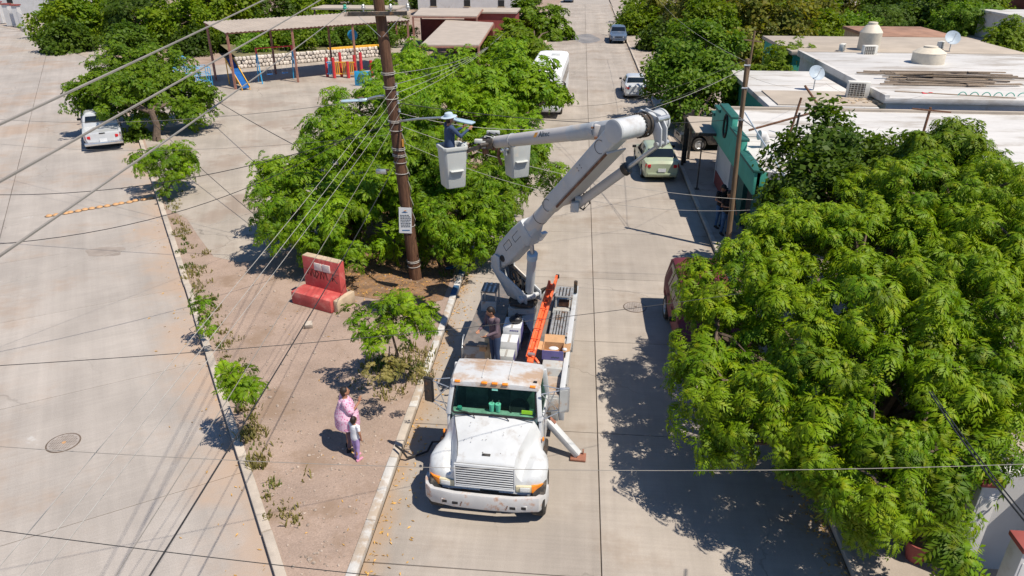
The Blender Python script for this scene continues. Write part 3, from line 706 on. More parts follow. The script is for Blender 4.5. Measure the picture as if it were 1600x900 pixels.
def rrect(a, n=5, r=.16):
    o = []
    for cx, cy, st in ((1 - r * .55, 1 - r, 0), (-1 + r * .55, 1 - r, 90), (-1 + r * .55, r, 180), (1 - r * .55, r, 270)):
        for k in range(n + 1):
            t = R(st + 90 * k / n); o.append(((cx + math.cos(t) * r * .55) * a, .5 + ((cy + math.sin(t) * r) - .5) * a))
    return o
gb = MB(); g0 = [[wpt(u * f, .5 + (v - .5) * f) for u, v in rrect(.965)] for f in (1, .75, .5, .25, .02)]
gb.rings(g0, cap=False); ws = gb.build('windscreen', M['windscreen'], TR, smooth=True)
pth = [wpt(u, v) + Vector((0, -.008, .003)) for u, v in rrect(.985)]; MB().tube(pth + [pth[0]], .022, 6).build('windscreen_seal', M['black'], ws, smooth=True)
for x0, x1, v0 in ((-.42, -.80, .02), (.36, -.06, .0)):
    MB().tube([wpt(x0, -.06) + Vector((0, -.03, .0)), wpt(x0 + .1 * (x1 - x0), v0) + Vector((0, -.03, .01)), wpt((x0 + x1) / 2, .085) + Vector((0, -.022, .01)), wpt(x1, .09) + Vector((0, -.02, .01))], .011, 5).build('wiper', M['black'], TR)
# inside the cab
it = MB().box((0, 1.62, 1.5), (1.8, .04, 1.2)).box((0, 1.2, .95), (1.8, .9, .1)).build('cab_interior', M['interior'], TR)
MB().prism([(-.88, .79, 1.50), (-.88, .80, 1.68), (-.88, .98, 1.66), (-.88, 1.10, 1.50)], (0, 0, 0), (1.76, 0, 0)).build('dashboard', M['dash'], TR, bevel=.02)
for x in (-.48, .48): MB().box((x, 1.35, 1.32), (.5, .45, .14)).box((x, 1.55, 1.65), (.5, .12, .62)).build('seat', M['interior'], TR, bevel=.04)
MB().lathe((.48, 1.02, 1.72), (0, -.5, .85), [(0, .20), (.012, .215), (.024, .20), (.012, .185), (0, .20)], 18).bar((.48, 1.12, 1.5), (.48, 1.03, 1.72), .04).build('steering_wheel', M['black'], TR)
for x in (-.065, .065):
    c = MB().cyl((x, .90, 1.685), (x, .90, 1.86), .045, .060, 14).build('paper_cup', M['mint'], TR); c['label'] = 'mint green drink cup on the dashboard'
    MB().cyl((x + .01, .90, 1.86), (x + .02, .905, 1.94), .007, seg=5).build('straw', M['cable_white'], c)
MB().box((.66, .86, 1.74), (.22, .03, .07), Matrix.Rotation(R(-12), 3, 'X')).build('safety_vest', M['hiviz'], TR)
MB().box((0, .915, 2.19), (.12, .01, .05)).build('sticker', M['mint'], ws)
MB().cyl((-.72, .86, 1.69), (-.72, .86, 1.75), .05, seg=10).build('dash_trinket', M['teal'], TR)
# mirrors
for s in (-1, 1):
    mr = MB().box((s * 1.385, 1.02, 2.0), (.21, .07, .58), Matrix.Rotation(s * R(16), 3, 'Z')).build('mirror', M['black'] if s < 0 else M['steel'], TR, bevel=.025)
    MB().box((s * 1.385 - .01, 1.06 - .085, 2.0), (.16, .01, .5), Matrix.Rotation(s * R(16), 3, 'Z')).build('mirror_back', M['dark_metal'] if s < 0 else M['body_grey'], mr)
    mb = MB()
    for a, b in (((s * .93, .86, 2.2), (s * 1.36, 1.02, 2.24)), ((s * .95, 1.1, 2.26), (s * 1.36, 1.05, 2.22)), ((s * .98, .84, 1.62), (s * 1.36, 1.02, 1.74)), ((s * .98, 1.1, 1.62), (s * 1.36, 1.05, 1.74)), ((s * .95, .86, 2.2), (s * 1.30, 1.02, 1.72)), ((s * .98, .86, 1.62), (s * 1.2, .95, 2.22))):
        mb.tube([a, b], .011, 6)
    mb.build('mirror_arm', M['steel'], TR)
# steps and tank under the right door
MB().box((.93, 1.1, .56), (.26, .75, .26)).build('fuel_tank', M['dark_metal'], TR, bevel=.04)
MB().box((-.93, 1.1, .56), (.26, .75, .26)).build('step_box', M['dark_metal'], TR, bevel=.04)
MB().box((1.05, -.02 + .62, .62), (.04, .03, .5)).box((-1.05, .6, .62), (.04, .03, .5)).build('mud_flap', M['black'], TR)

# service body
MB().box((0, 4.6, 1.0), (1.6, 5.2, .08)).build('bed_floor', M['deck'], TR)
MB().box((0, 7.28, 1.05), (2.5, .12, .5)).build('rear_sill', M['body_grey'], TR, bevel=.015)
lb = MB().prism([(-1.25, 3.75, .62), (-1.25, 4.1, .62), (-1.25, 4.15, 1.02), (-1.25, 4.35, 1.16), (-1.25, 4.95, 1.16), (-1.25, 5.15, 1.02), (-1.25, 5.2, .62), (-1.25, 7.25, .62), (-1.25, 7.25, 1.46), (-1.25, 3.75, 1.46)], (0, 0, 0), (.80, 0, 0)).build('side_locker', M['body_grey'], TR, bevel=.012)
MB().box((-.85, 5.48, 1.475), (.82, 3.5, .022)).build('locker_lid', M['deck'], lb)
for y in (4.3, 5.5, 6.7): MB().box((-1.258, y, 1.30 if y < 5 else 1.1), (.02, .9, .25 if y < 5 else .6)).build('locker_door', M['body_grey'], lb, bevel=.006)
MB().tube([(-1.27, 3.74, .95), (-1.27, 3.72, 1.42), (-1.27, 3.9, 1.62), (-1.27, 4.0, 1.62)], .02, 6).build('grab_rail', M['steel'], lb)
rb = MB().prism([(1.20, 2.25, .58), (1.20, 4.0, .58), (1.20, 4.1, 1.0), (1.20, 4.3, 1.16), (1.20, 5.0, 1.16), (1.20, 5.2, 1.0), (1.20, 5.25, .58), (1.20, 7.25, .58), (1.20, 7.25, 1.45), (1.20, 3.05, 1.45), (1.20, 3.0, 1.25), (1.20, 2.25, 1.25)], (0, 0, 0), (-.47, 0, 0)).build('side_locker', M['body_grey'], TR, bevel=.012)
MB().prism([(1.33, 2.25, .60), (1.33, 4.0, .60), (1.33, 4.1, 1.0), (1.33, 4.3, 1.16), (1.33, 5.0, 1.16), (1.33, 5.2, 1.0), (1.33, 5.25, .60), (1.33, 7.25, .60), (1.33, 7.25, 1.58), (1.33, 2.35, 1.46), (1.33, 2.25, 1.40)], (0, 0, 0), (-.12, 0, 0)).build('outer_wall', M['white_paint'], rb, bevel=.012)
MB().box((.97, 2.63, 1.262), (.44, .72, .02)).build('dusty_cover', mat('dust_caked_cover', (.44, .37, .31), .5, var=.25, scale=3, dirt=(.33, .23, .15), dirt_amt=.5, dirt_scale=3), rb)
for y in (2.5, 3.3, 4.0, 5.6): MB().ball((1.335, y, 1.38), (.012, .03, .035), 8).build('latch', M['black'], rb)
MB().box((.96, 2.235, .92), (.42, .02, .54)).build('front_panel', M['body_grey'], rb, bevel=.008)
MB().box((.96, 4.05, 1.47), (.44, .26, .012)).build('vent_slot', M['dark_metal'], rb)
MB().box((.47, 5.2, 1.30), (.42, 3.6, .03)).build('inner_deck', M['deck'], TR)
def tread(name, x0, x1, y0, y1, z, rows, cols_, parent):
    f = MB()
    for a, b in (((x0, y0), (x1, y0)), ((x1, y0), (x1, y1)), ((x1, y1), (x0, y1)), ((x0, y1), (x0, y0))): f.bar((a[0], a[1], z), (b[0], b[1], z), .03, .04)
    tr = f.build(name, M['tread'], parent, bevel=.005)
    for k in range(cols_):
        x = x0 + (x1 - x0) * (k + .5) / cols_
        MB().box((x, (y0 + y1) / 2, z + .005), ((x1 - x0) / cols_ * .62, y1 - y0 - .03, .02)).build('tread_plank', M['tread'], tr)
    mb = MB()
    for i in range(rows):
        for k in range(cols_): mb.box((x0 + (x1 - x0) * (k + .5) / cols_, y0 + (y1 - y0) * (i + .5) / rows, z + .012), ((x1 - x0) / cols_ * .5, (y1 - y0) / rows * .35, .025))
    stuff(mb.build('tread_teeth', M['tread'], tr))
    MB().box(((x0 + x1) / 2, (y0 + y1) / 2, z - .02), (x1 - x0, y1 - y0, .015)).build('tread_base', M['dark_metal'], tr)
    return tr
tread('tread_plate', .78, 1.20, 4.45, 5.75, 1.52, 12, 6, TR)
st = tread('step_plate', .78, 1.22, 6.05, 6.62, 1.80, 5, 5, TR)
MB().bar((.8, 6.08, 1.46), (.8, 6.08, 1.8), .04).bar((1.2, 6.08, 1.46), (1.2, 6.08, 1.8), .04).bar((.8, 6.6, 1.46), (.8, 6.6, 1.8), .04).bar((1.2, 6.6, 1.46), (1.2, 6.6, 1.8), .04).build('step_leg', M['body_grey'], st)
MB().box((1.0, 6.25, 1.52), (.28, .2, .14)).build('toolbox', M['rust'], TR, bevel=.02)
MB().cyl((1.27, 6.75, 1.6), (1.27, 6.75, 1.95), .05, seg=10).build('corner_post', M['dark_metal'], TR)
# operator platform on the left locker
tb = MB().box((-.93, 5.85, 2.03), (.42, .58, .035)).build('platform', M['deck'], TR, bevel=.008); tb['label'] = 'small raised platform with ribbed dark top'
for x in (-1.05, -.93, -.81): MB().box((x, 5.85, 2.052), (.05, .56, .012)).build('platform_rib', M['tread'], tb)
for x in (-1.12, -.74):
    for y in (5.6, 6.1): MB().bar((x, y, 1.46), (x, y, 2.02), .035).build('platform_leg', M['steel'], tb)
MB().box((-.93, 5.56, 1.62), (.40, .025, .3)).build('platform_panel', M['body_grey'], tb)
# pedestal and turret
MB().box((-.04, 5.75, 1.38), (.68, .85, .72)).build('pedestal', M['body_grey'], TR, bevel=.02)
vt = MB().box((-.02, 5.315, 1.42), (.36, .02, .32)).build('vent_frame', M['dark_metal'], TR)
for k in range(4): MB().box((-.12 + .068 * k, 5.30, 1.42), (.045, .02, .25)).build('vent_louvre', M['body_grey'], vt)
MB().prism([(.30, 5.3, 1.06), (.30, 4.85, 1.06), (.30, 5.3, 1.62)], (0, 0, 0), (-.03, 0, 0)).prism([(.3, 5.3, 1.62), (.3, 4.85, 1.3), (-.02, 5.3, 1.55)], (0, 0, 0), (0, .02, .01)).build('gusset', M['body_grey'], TR)
MB().lathe((-.04, 5.75, 1.72), (0, 0, 1), [(0, .38), (.08, .38), (.08, .30), (.13, .30)], 22).build('slew_ring', M['dark_metal'], TR)

# boom geometry, worked out in the world and carried into the truck's frame
A = Vector((.71, .71, 0)).normalized()
P0 = AtY(787, 402, 17.0); E0 = AtY(969, 203, 14.25); E2 = E0 + A * .62; T0 = AtY(776, 222, 18.3)
dl = (E0 - P0).normalized(); A = (A - dl * A.dot(dl)).normalized(); nl = dl.cross(A).normalized()
if nl.z < 0: nl = -nl
TB = W((-1.46, 11.15, 0)) # origin check
tur = TM @ Vector((-.04, 5.75, 1.85))
P0a = P0 - A * .22
# turret cheek plates reaching to the lower pin
for k, off in enumerate((-.24, .24)):
    a = tur + A * off; b = P0 + A * off
    hor = Vector((dl.x, dl.y, 0)).normalized()
    poly = [a - hor * .36, a + hor * .42, a + hor * .40 + Vector((0, 0, .28)), b + hor * .12 - Vector((0, 0, .25)), b + hor * .1 + Vector((0, 0, .1)), b - hor * .10 + Vector((0, 0, .13)), b - hor * .22, b - hor * .24 - Vector((0, 0, .3))]
    MB().prism([W(p) for p in poly], (0, 0, 0), TR3 @ (A * .04)).build('turret_plate', M['boom_white'], TR, bevel=.008)
MB().prism([W(p) for p in (tur - hor * .38 - A * .24, tur - hor * .38 + A * .28, P0 - hor * .26 + A * .28 - Vector((0, 0, .25)), P0 - hor * .26 - A * .24 - Vector((0, 0, .25)))], (0, 0, 0), TR3 @ (hor * .04)).build('turret_back', M['boom_white'], TR, bevel=.006)
mb = MB()
for k in range(7):
    o = tur + A * rng.uniform(-.18, .2) + hor * rng.uniform(-.2, .2)
    mb.tube([W(o), W(o + Vector((rng.uniform(-.15, .15), rng.uniform(-.15, .15), .35))), W(o + A * rng.uniform(-.2, .2) + Vector((0, 0, .55)) - hor * .1), W(P0 + A * rng.uniform(-.15, .15) + hor * .05)], .022, 6)
mb.build('hydraulic_hoses', M['dark_metal'], TR)
mb = MB()
for k in range(5):
    o = tur + A * (.30 + .03 * k) + hor * .1
    mb.tube([W(o), W(o + A * .25 + Vector((0, 0, .12))), W(o + A * .42 - hor * .1 + Vector((0, 0, .05))), W(o + A * .35 - hor * .25 - Vector((0, 0, .2)))], .018, 6)
mb.build('hydraulic_hoses', M['dark_metal'], TR)
pm = MB().cyl(W(tur - hor * .1 + A * -.02 + Vector((0, 0, .12)) - Vector((0, .45, 0))), W(tur + A * .42 + Vector((0, -.45, .16))), .10, .09, 14).cyl(W(tur + A * .42 + Vector((0, -.45, .16))), W(tur + A * .6 + Vector((0, -.45, .17))), .06, seg=12)
pm.build('slew_motor', M['boom_white'], TR, smooth=True)
MB().box(W(tur + Vector((.0, -.38, .02))), (.6, .3, .05)).build('motor_bracket', M['dark_metal'], TR)
# lower boom: base box, insulating tube, upper box
def boxsec(p, hw, hh, ch=.04, dn=0):
    c = [(-hw, -hh + ch), (-hw + ch, -hh), (hw - ch, -hh), (hw, -hh + ch), (hw, hh - ch), (hw - ch, hh), (-hw + ch, hh), (-hw, hh - ch)]
    return [W(p + A * x + nl * (y + dn)) for x, y in c]
Ll = (E0 - P0).length
def lp(t): return P0 + dl * (Ll * t)
MB().rings([boxsec(lp(-.035), .17, .19, dn=-.02), boxsec(lp(.06), .19, .30, dn=.0), boxsec(lp(.20), .19, .30), boxsec(lp(.29), .19, .26)]).rings([boxsec(lp(.24), .21, .27, dn=-.08), boxsec(lp(.335), .14, .17, dn=.0)]).build('boom_base', M['boom_white'], TR, bevel=.012)
for t, dn, rr in ((.035, -.08, .06),): MB().cyl(W(lp(t) - A * .20 + nl * dn), W(lp(t) - A * .187 + nl * dn), rr * 1.5, seg=14).build('access_hole', M['black'], TR)
mb = MB()
for t0, u0 in ((.12, .08), (.21, .06)): # inspection panel edges
    q = [lp(t0 - .03) - A * .192 + nl * (u0 - .1), lp(t0 + .03) - A * .192 + nl * (u0 - .1), lp(t0 + .03) - A * .192 + nl * (u0 + .06), lp(t0 - .03) - A * .192 + nl * (u0 + .06)]
    for a, b in zip(q, q[1:] + q[:1]): mb.tube([W(a), W(b)], .006, 4)
mb.build('panel_seam', M['dark_metal'], TR)
MB().tube([W(lp(.30)), W(lp(.33)), W(lp(.34)), W(lp(.50))], [.20, .20, .18, .175], 24).build('boom_insulator', M['fibreglass'], TR, smooth=True)
MB().tube([W(lp(.375)), W(lp(.378))], .184, 24).build('boom_band', M['dark_metal'], TR)
ub = MB().rings([boxsec(lp(.46), .17, .165), boxsec(lp(.53), .18, .18), boxsec(lp(.60), .18, .175), boxsec(lp(.95), .18, .19), boxsec(lp(1.0), .18, .20)])
ub.build('lower_boom', M['boom_white'], TR, bevel=.012)
MB().rings([[W(lp(t) + A * x + nl * (-.18 - .03 * t + y)) for x, y in ((-.185, -.02), (.36, -.02), (.36, .015), (-.185, .015))] for t in (.53, .92)]).build('boom_flange', M['fibreglass'], TR)
MB().rings([[W(lp(t) + A * x + nl * (-.18 - .03 * t + y)) for x, y in ((-.193, -.03), (-.17, -.03), (-.17, .02), (-.193, .02))] for t in (.535, .915)]).build('boom_edge', M['rust'], TR)
mb = MB()
for t0 in (.49, .905):
    for k in range(14):
        a0, a1 = [math.pi * (.1 + 1.3 * (k + j) / 14) for j in (0, 1)]
        rr = .14
        mb.tube([W(lp(t0) + dl * rr * math.cos(a) * 1.0 + nl * rr * math.sin(a) - A * .184) for a in (a0, a1)], .006, 4)
mb.build('panel_seam', M['dark_metal'], TR)
mb = MB()
for i in range(2):
    for k in range(2): mb.cyl(W(lp(.75 + .02 * k) - A * .175 + nl * (.06 - .07 * i)), W(lp(.75 + .02 * k) - A * .188 + nl * (.06 - .07 * i)), .012, seg=6)
mb.build('boom_bolts', M['dark_metal'], TR)
# elbow
MB().lathe(W(E0 - A * .21), TR3 @ A, [(0, .01), (0, .20), (.015, .235), (.06, .24), (.075, .22)], 28).build('elbow_plate', M['boom_white'], TR, smooth=True)
MB().lathe(W(E0 - A * .13), TR3 @ A, [(0, .222), (.85, .222), (.85, .15)], 28).build('elbow_drum', M['white_paint'], TR, smooth=True)
MB().lathe(W(E0 + A * .52), TR3 @ A, [(0, .23), (.0, .255), (.06, .255), (.07, .23), (.12, .23), (.13, .262), (.19, .262), (.19, .22)], 28).build('elbow_collar', M['dark_metal'], TR, smooth=True)
mb = MB()
for k in range(22):
    a = 2 * math.pi * k / 22; c = E0 + A * .515 + dl * .24 * math.cos(a) + nl * .24 * math.sin(a); mb.cyl(W(c), W(c - A * .02), .018, seg=6)
stuff(mb.build('collar_bolts', M['dark_metal'], TR))
MB().lathe(W(E0 + A * .70), TR3 @ A, [(0, .21), (.04, .225), (.46, .225), (.465, .248), (.51, .248), (.515, .22), (.44, .20), (.44, .01)], 28).build('elbow_cap', M['boom_white'], TR, smooth=True)
el1 = E0 + A * .72
for off in (0, .16):
    c = el1 + A * off; q = [c + nl * .29 - dl * .05, c + nl * .30 + dl * .1, c + dl * .33 - nl * .06, c + dl * .28 - nl * .33, c + dl * .05 - nl * .58, c - dl * .10 - nl * .56, c - nl * .22 + dl * .06, c + nl * .08 + dl * .06]
    MB().prism([W(p) for p in q], (0, 0, 0), TR3 @ (A * .035)).build('elbow_link', M['boom_white'], TR, bevel=.01)
pin = el1 + A * .1 - nl * .50
MB().cyl(W(pin - A * .16), W(pin + A * .2), .055, seg=14).cyl(W(el1 + A * .1 + dl * .3 - nl * .12 - A * .1), W(el1 + dl * .3 - nl * .12 + A * .34), .06, seg=12).build('elbow_pin', M['steel'], TR)
# elbow cylinder slung under the boom
ca = lp(.56) - nl * .33 + A * .30; cb = pin + A * .02
cd = (cb - ca); cm = ca + cd * .60
MB().tube([W(ca - cd * .08), W(ca), W(cm)], [.06, .105, .105], 18).build('boom_cylinder', M['fibreglass'], TR, smooth=True)
MB().lathe(W(cm - cd.normalized() * .05), TR3 @ cd, [(0, .11), (0, .135), (.11, .135), (.12, .10)], 18).build('cylinder_gland', M['dark_metal'], TR, smooth=True)
MB().cyl(W(cm), W(cb), .045, seg=14).build('cylinder_rod', M['steel'], TR, smooth=True)
MB().box(W(lp(.56) - nl * .34 + A * .2), (.18, .34, .22)).bar(W(lp(.60) - nl * .27 + A * .2), W(ca), .14, .1).build('cylinder_bracket', M['boom_white'], TR, bevel=.01)
MB().tube([W(lp(.62) - nl * .25 + A * .3), W(lp(.60) - nl * .42 + A * .34), W(lp(.57) - nl * .52 + A * .30), W(lp(.55) - nl * .36 + A * .3)], .02, 6).tube([W(lp(.63) - nl * .25 + A * .34), W(lp(.61) - nl * .5 + A * .36), W(lp(.565) - nl * .5 + A * .35)], .016, 6).build('hydraulic_hoses', M['dark_metal'], TR)
# lift cylinder
la = tur + hor * .25 + Vector((0, 0, .30)); lb_ = lp(.245) - nl * .33
MB().tube([W(la), W(la + (lb_ - la) * .78)], .115, 18).build('lift_cylinder', M['boom_white'], TR, smooth=True)
MB().cyl(W(la + (lb_ - la) * .70), W(la + (lb_ - la) * .80), .135, seg=18).build('cylinder_gland', M['hat_blue'], TR)
MB().cyl(W(la + (lb_ - la) * .8), W(lb_ + nl * .1), .055, seg=12).build('cylinder_rod', M['steel'], TR)
MB().prism([W(p) for p in (lb_ + A * .12, lb_ + A * .12 + dl * .35 + nl * .03, lb_ + A * .12 + dl * .30 + nl * .12, lb_ + A * .12 + nl * .1)], (0, 0, 0), TR3 @ (A * .16)).build('cylinder_shield', M['white_paint'], TR)
# upper boom
du = (T0 - E2).normalized(); nu = du.cross(A).normalized()
if nu.z < 0: nu = -nu
Lu = (T0 - E2).length
def up_(t): return E2 + du * (Lu * t)
def bs2(p, hw, hh, ch=.04): return [W(p + A * x + nu * y) for x, y in ((-hw, -hh + ch), (-hw + ch, -hh), (hw - ch, -hh), (hw, -hh + ch), (hw, hh - ch), (hw - ch, hh), (-hw + ch, hh), (-hw, hh - ch))]
MB().rings([bs2(up_(-.03), .13, .20, .06), bs2(up_(.05), .16, .20, .06), bs2(up_(.17), .18, .185, .08), bs2(up_(.27), .17, .175, .09)]).build('upper_boom_base', M['boom_white'], TR, bevel=.012)
MB().tube([W(up_(t)) for t in (.25, .285, .29, .42)], [.195, .195, .183, .18], 26).build('boom_sleeve', M['boom_white'], TR, smooth=True)
MB().tube([W(up_(t)) for t in (.40, .9, 1.0)], [.172, .158, .155], 26).build('upper_boom', M['fibreglass'], TR, smooth=True)
for t in (.405, .86): MB().tube([W(up_(t)), W(up_(t + .004))], .176, 26).build('boom_band', M['steel'], TR)
bx = up_(.215) - A * .14; MB().box(W(bx), (.2, .17, .26)).build('boom_box', M['fibreglass'], TR, bevel=.015)
MB().box(W(bx - nu * .14), (.24, .2, .05)).box(W(bx + nu * .06), (.32, .06, .03)).build('boom_clamp', M['rust'], TR)
# maker's name on the upper boom, facing the camera side
for body_, tt, mm_, sz in (('Altec', .575, M['ink_dark'], .19),):
    vdir = -A; yax = nu; xax = -du
    side_n = (-A * .92 + nu * .40).normalized(); ya = side_n.cross(xax).normalized()
    if ya.z < 0: ya = -ya
    c = up_(tt) + side_n * .171
    mtx = Matrix((TR3 @ xax, TR3 @ ya, TR3 @ side_n)).transposed().to_4x4(); mtx.translation = W(c)
    text_mesh(body_, sz, mm_, TR, 'boom_lettering', .004, mtx)
    q = up_(tt + .062) + side_n * .169
    MB().prism([W(q + xax * x + ya * y) for x, y in ((-.08, -.05), (.02, -.05), (.07, .06), (-.03, .06))], (0, 0, 0), TR3 @ (side_n * .006)).build('boom_emblem', M['ink_orange'], TR)
# boom tip gear and the two buckets
tip = T0
MB().cyl(W(tip - A * .55), W(tip + A * .55), .055, seg=12).build('bucket_shaft', M['dark_metal'], TR)
mb = MB()
for a_, h_, s_, m_ in ((-.12, .12, (.32, .16, .13), None), (-.35, .02, (.16, .16, .2), None), (-.5, .12, (.2, .14, .1), None)): mb.box(W(tip + A * a_ + du * .12 + Vector((0, 0, h_))), s_)
mb.build('control_valve', M['bucket'], TR, bevel=.02)
MB().box(W(tip - A * .25 + du * .16 - Vector((0, 0, .14))), (.15, .14, .22)).box(W(tip - A * .02 + du * .1 - Vector((0, 0, .1))), (.13, .12, .2)).build('tip_valve', M['rust'], TR, bevel=.015)
MB().box(W(tip - A * .28 + du * .1 + Vector((0, 0, .02))), (.34, .22, .26)).build('tip_bracket', M['dark_metal'], TR, bevel=.02)
MB().box(W(tip + A * .05 + du * .22 + Vector((0, 0, .26))), (.34, .1, .1)).build('control_lever_box', M['bucket'], TR, bevel=.02)
mb = MB()
for k in range(5): mb.tube([W(tip + A * (.1 - .1 * k) + Vector((0, 0, .15))), W(tip + A * (.05 - .1 * k) + du * .25 + Vector((0, 0, .30 - .03 * k))), W(tip + A * (-.2 - .1 * k) + du * .3 + Vector((0, 0, .05)))], .018, 6)
mb.build('hydraulic_hoses', M['black'], TR)
MB().cyl(W(tip + du * .05 - A * .1 - Vector((0, 0, .1))), W(tip + du * .3 - A * .2 + Vector((0, 0, .0))), .05, seg=10).build('leveling_rod', M['bucket'], TR)
MB().ball(W(tip - nu * .24 + A * .12), .055, 10).ball(W(tip - nu * .24 + A * .3), .04, 10).build('tip_knob', M['chrome'], TR, smooth=True)
BYAW = R(30)
def bucket(c):   # c: centre of the bucket's rim in the world
    q = Matrix.Rotation(BYAW, 3, 'Z'); w, d, h = .62, .60, 1.06
    def wp(x, y, z): return W(c + q @ Vector((x, y, z)))
    def ring(f, z, e=0): return [wp(x * (w / 2 * f + e), y * (d / 2 * f + e), z) for x, y in ((-1, -.8), (-.8, -1), (.8, -1), (1, -.8), (1, .8), (.8, 1), (-.8, 1), (-1, .8))]
    b = MB().rings([ring(.80, -h), ring(.84, -h + .03), ring(.97, -.14), ring(.97, -.06), ring(.90, -.06), ring(.78, -h + .06)], cap=False)
    b.poly(list(reversed(ring(.80, -h)))); b.poly(ring(.78, -h + .06))
    o = b.build('bucket', M['bucket'], TR, bevel=.008)
    MB().rings([ring(.98, -.09, .0), ring(.98, -.09, .025), ring(.98, 0, .025), ring(.88, 0, 0), ring(.88, -.09, 0)], cap=False).build('rim', M['bucket'], o, bevel=.006)
    y0 = -d / 2 * .91
    rg = []
    for z, k, dd in ((-.58, 1.0, .0), (-.585, 1.0, .085), (-.60, 1.0, .095), (-.62, .98, .08), (-.72, .86, .03), (-.80, .62, .0)):
        rg.append([wp(-.19 * k, y0 + .03, z), wp(-.17 * k, y0 - dd, z), wp(0, y0 - dd * 1.12, z), wp(.17 * k, y0 - dd, z), wp(.19 * k, y0 + .03, z)])
    MB().rings(rg[:4]).build('step_ledge', M['bucket'], o, bevel=.004)
    MB().prism([wp(-.17, y0 + .008 , -.615), wp(.17, y0 + .008, -.615), wp(.155, y0 + .016, -.72), (wp(.09, y0 + .024, -.80)), wp(-.11, y0 + .024, -.80), wp(-.16, y0 + .016, -.70)], (0, 0, 0), W(c + q @ Vector((0, -.012, 0))) - W(c)).build('step_recess', M['body_grey'], o)
    return o
B1 = AtY(706, 226, 17.7); B2 = AtY(808, 214, 19.2)
b1 = bucket(B1); b2 = bucket(B2)
b1['label'] = 'near bucket with the worker standing in it'; b2['label'] = 'empty bucket behind the upper boom'
for bc, s in ((B1, 1), (B2, -1)):
    e = bc + Matrix.Rotation(BYAW, 3, 'Z') @ Vector((s * .33, 0, -.22))
    MB().box(W(e), (.10, .34, .42)).build('bucket_mount', M['bucket'], TR, bevel=.015)
    MB().bar(W(e), W(tip - A * .5 * s + Vector((0, 0, -.02))), .09).build('bucket_arm', M['dark_metal'], TR)
MB().tube([W(B2 + Vector((-.45, -.1, -.1))), W(B2 + Vector((-.5, -.1, -.5))), W(B2 + Vector((-.42, -.1, -.75)))], .045, 8).build('tool_tube', M['rust'], TR)
# outriggers
for s in (-1, 1):
    if s > 0:
        a, b = Vector((.86, 1.98, .92)), Vector((1.70, 1.74, .10))
    else: a, b = Vector((-.86, 1.98, .92)), Vector((-1.28, 1.9, .10))
    MB().bar(a, b, .16, .14).build('outrigger', M['white_paint'], TR, bevel=.012)
    MB().bar(a + Vector((0, .03, .06)), a + (b - a) * .35 + Vector((0, .05, .10)), .08, .06).build('outrigger_cylinder', M['red_pad'], TR)
    MB().box((b.x, b.y, .035), (.34, .26, .05)).box((b.x - .1, b.y + .1, .11), (.03, .06, .12)).box((b.x + .1, b.y + .1, .11), (.03, .06, .12)).build('outrigger_foot', M['red_pad'], TR, bevel=.008)
MB().box((0, 1.98, .85), (2.1, .16, .2)).build('outrigger_beam', M['dark_metal'], TR)

# load carried in the bed: each a thing of its own
def tw(x, y, z): return TM @ Vector((x, y, z))
def carton(loc, size, label, top=True, rot=0, m='white_box'):
    t = thing('carton', label, 'box', tw(*loc), R(-3 + rot)); w, d, h = size
    MB().box((0, 0, h / 2), (w, d, h)).build('box_body', M[m], t, bevel=.006)
    MB().box((0, 0, h + .002), (.05, d, .004)).build('tape', M['cable_white'], t)
    MB().box((w / 2 + .003, 0, h / 2), (.004, d * .96, h * .9)).build('violet_side', M['purple'], t)  # violet sheet paints in the shade on the carton's right side
    return t
c1 = carton((-.16, 4.72, 1.04), (.44, .55, .62), 'white carton with a black bag on top, rearmost in the truck bed')
for k in range(5): MB().box((-.03 + .045 * k, -.279, .54), (.032, .004, .035)).build('print_mark', M['purple'], c1)
carton((-.18, 4.20, 1.04), (.42, .38, .46), 'white carton in the middle of the row in the truck bed')
carton((-.20, 3.80, 1.04), (.38, .34, .28), 'low pale carton at the front of the row behind the cab', m='bucket')
bg_ = MB().ball((0, 0, .09), (.17, .13, .11), 12).ball((.03, .02, .2), (.06, .05, .06), 8).build('plastic_bag', M['black_bag'], None, smooth=True)
bg_.location = tw(-.10, 4.72, 1.655); tag(bg_, 'crumpled black plastic bag lying on a white carton', 'bag')
cb_ = thing('cardboard_box', 'open brown cardboard box with violet print on the right locker of the truck', 'box', tw(.95, 3.62, 1.455), R(-3))
MB().box((0, 0, .01), (.50, .42, .02)).box((0, .2, .12), (.5, .02, .24)).box((-.24, 0, .12), (.02, .42, .24)).box((.24, 0, .12), (.02, .42, .24)).build('box_body', M['card'], cb_)
fpan = MB().box((0, -.212, .12), (.5, .02, .24)).build('violet_side', M['purple'], cb_)
MB().box((0, .27, .30), (.48, .20, .01), Matrix.Rotation(R(38), 3, 'X')).box((-.34, .05, .22), (.18, .38, .01), Matrix.Rotation(R(12), 3, 'Y')).box((.32, .0, .23), (.16, .38, .01), Matrix.Rotation(R(-16), 3, 'Y')).build('flap', M['card'], cb_)
MB().ball((0, .05, .16), (.12, .08, .03), 10).ball((.27, -.12, .25), (.06, .05, .04), 8).build('packing_paper', M['white_box'], cb_)
for k in range(6): MB().box((-.02 + .032 * k, -.225, .07 + .01 * (k % 2)), (.024, .004, .035)).build('print_mark', M['ink_dark'], cb_)
jb = thing('fibreglass_ladder', 'orange fibreglass ladder section leaning in the truck bed', 'ladder', tw(.44, 3.2, 1.5), R(-3))
la0 = Vector((0, 0, .08)); la1 = Vector((.33, 2.35, 1.12)); ld = (la1 - la0).normalized(); lx = ld.cross(Vector((0, 0, 1))).normalized(); lz = lx.cross(ld)
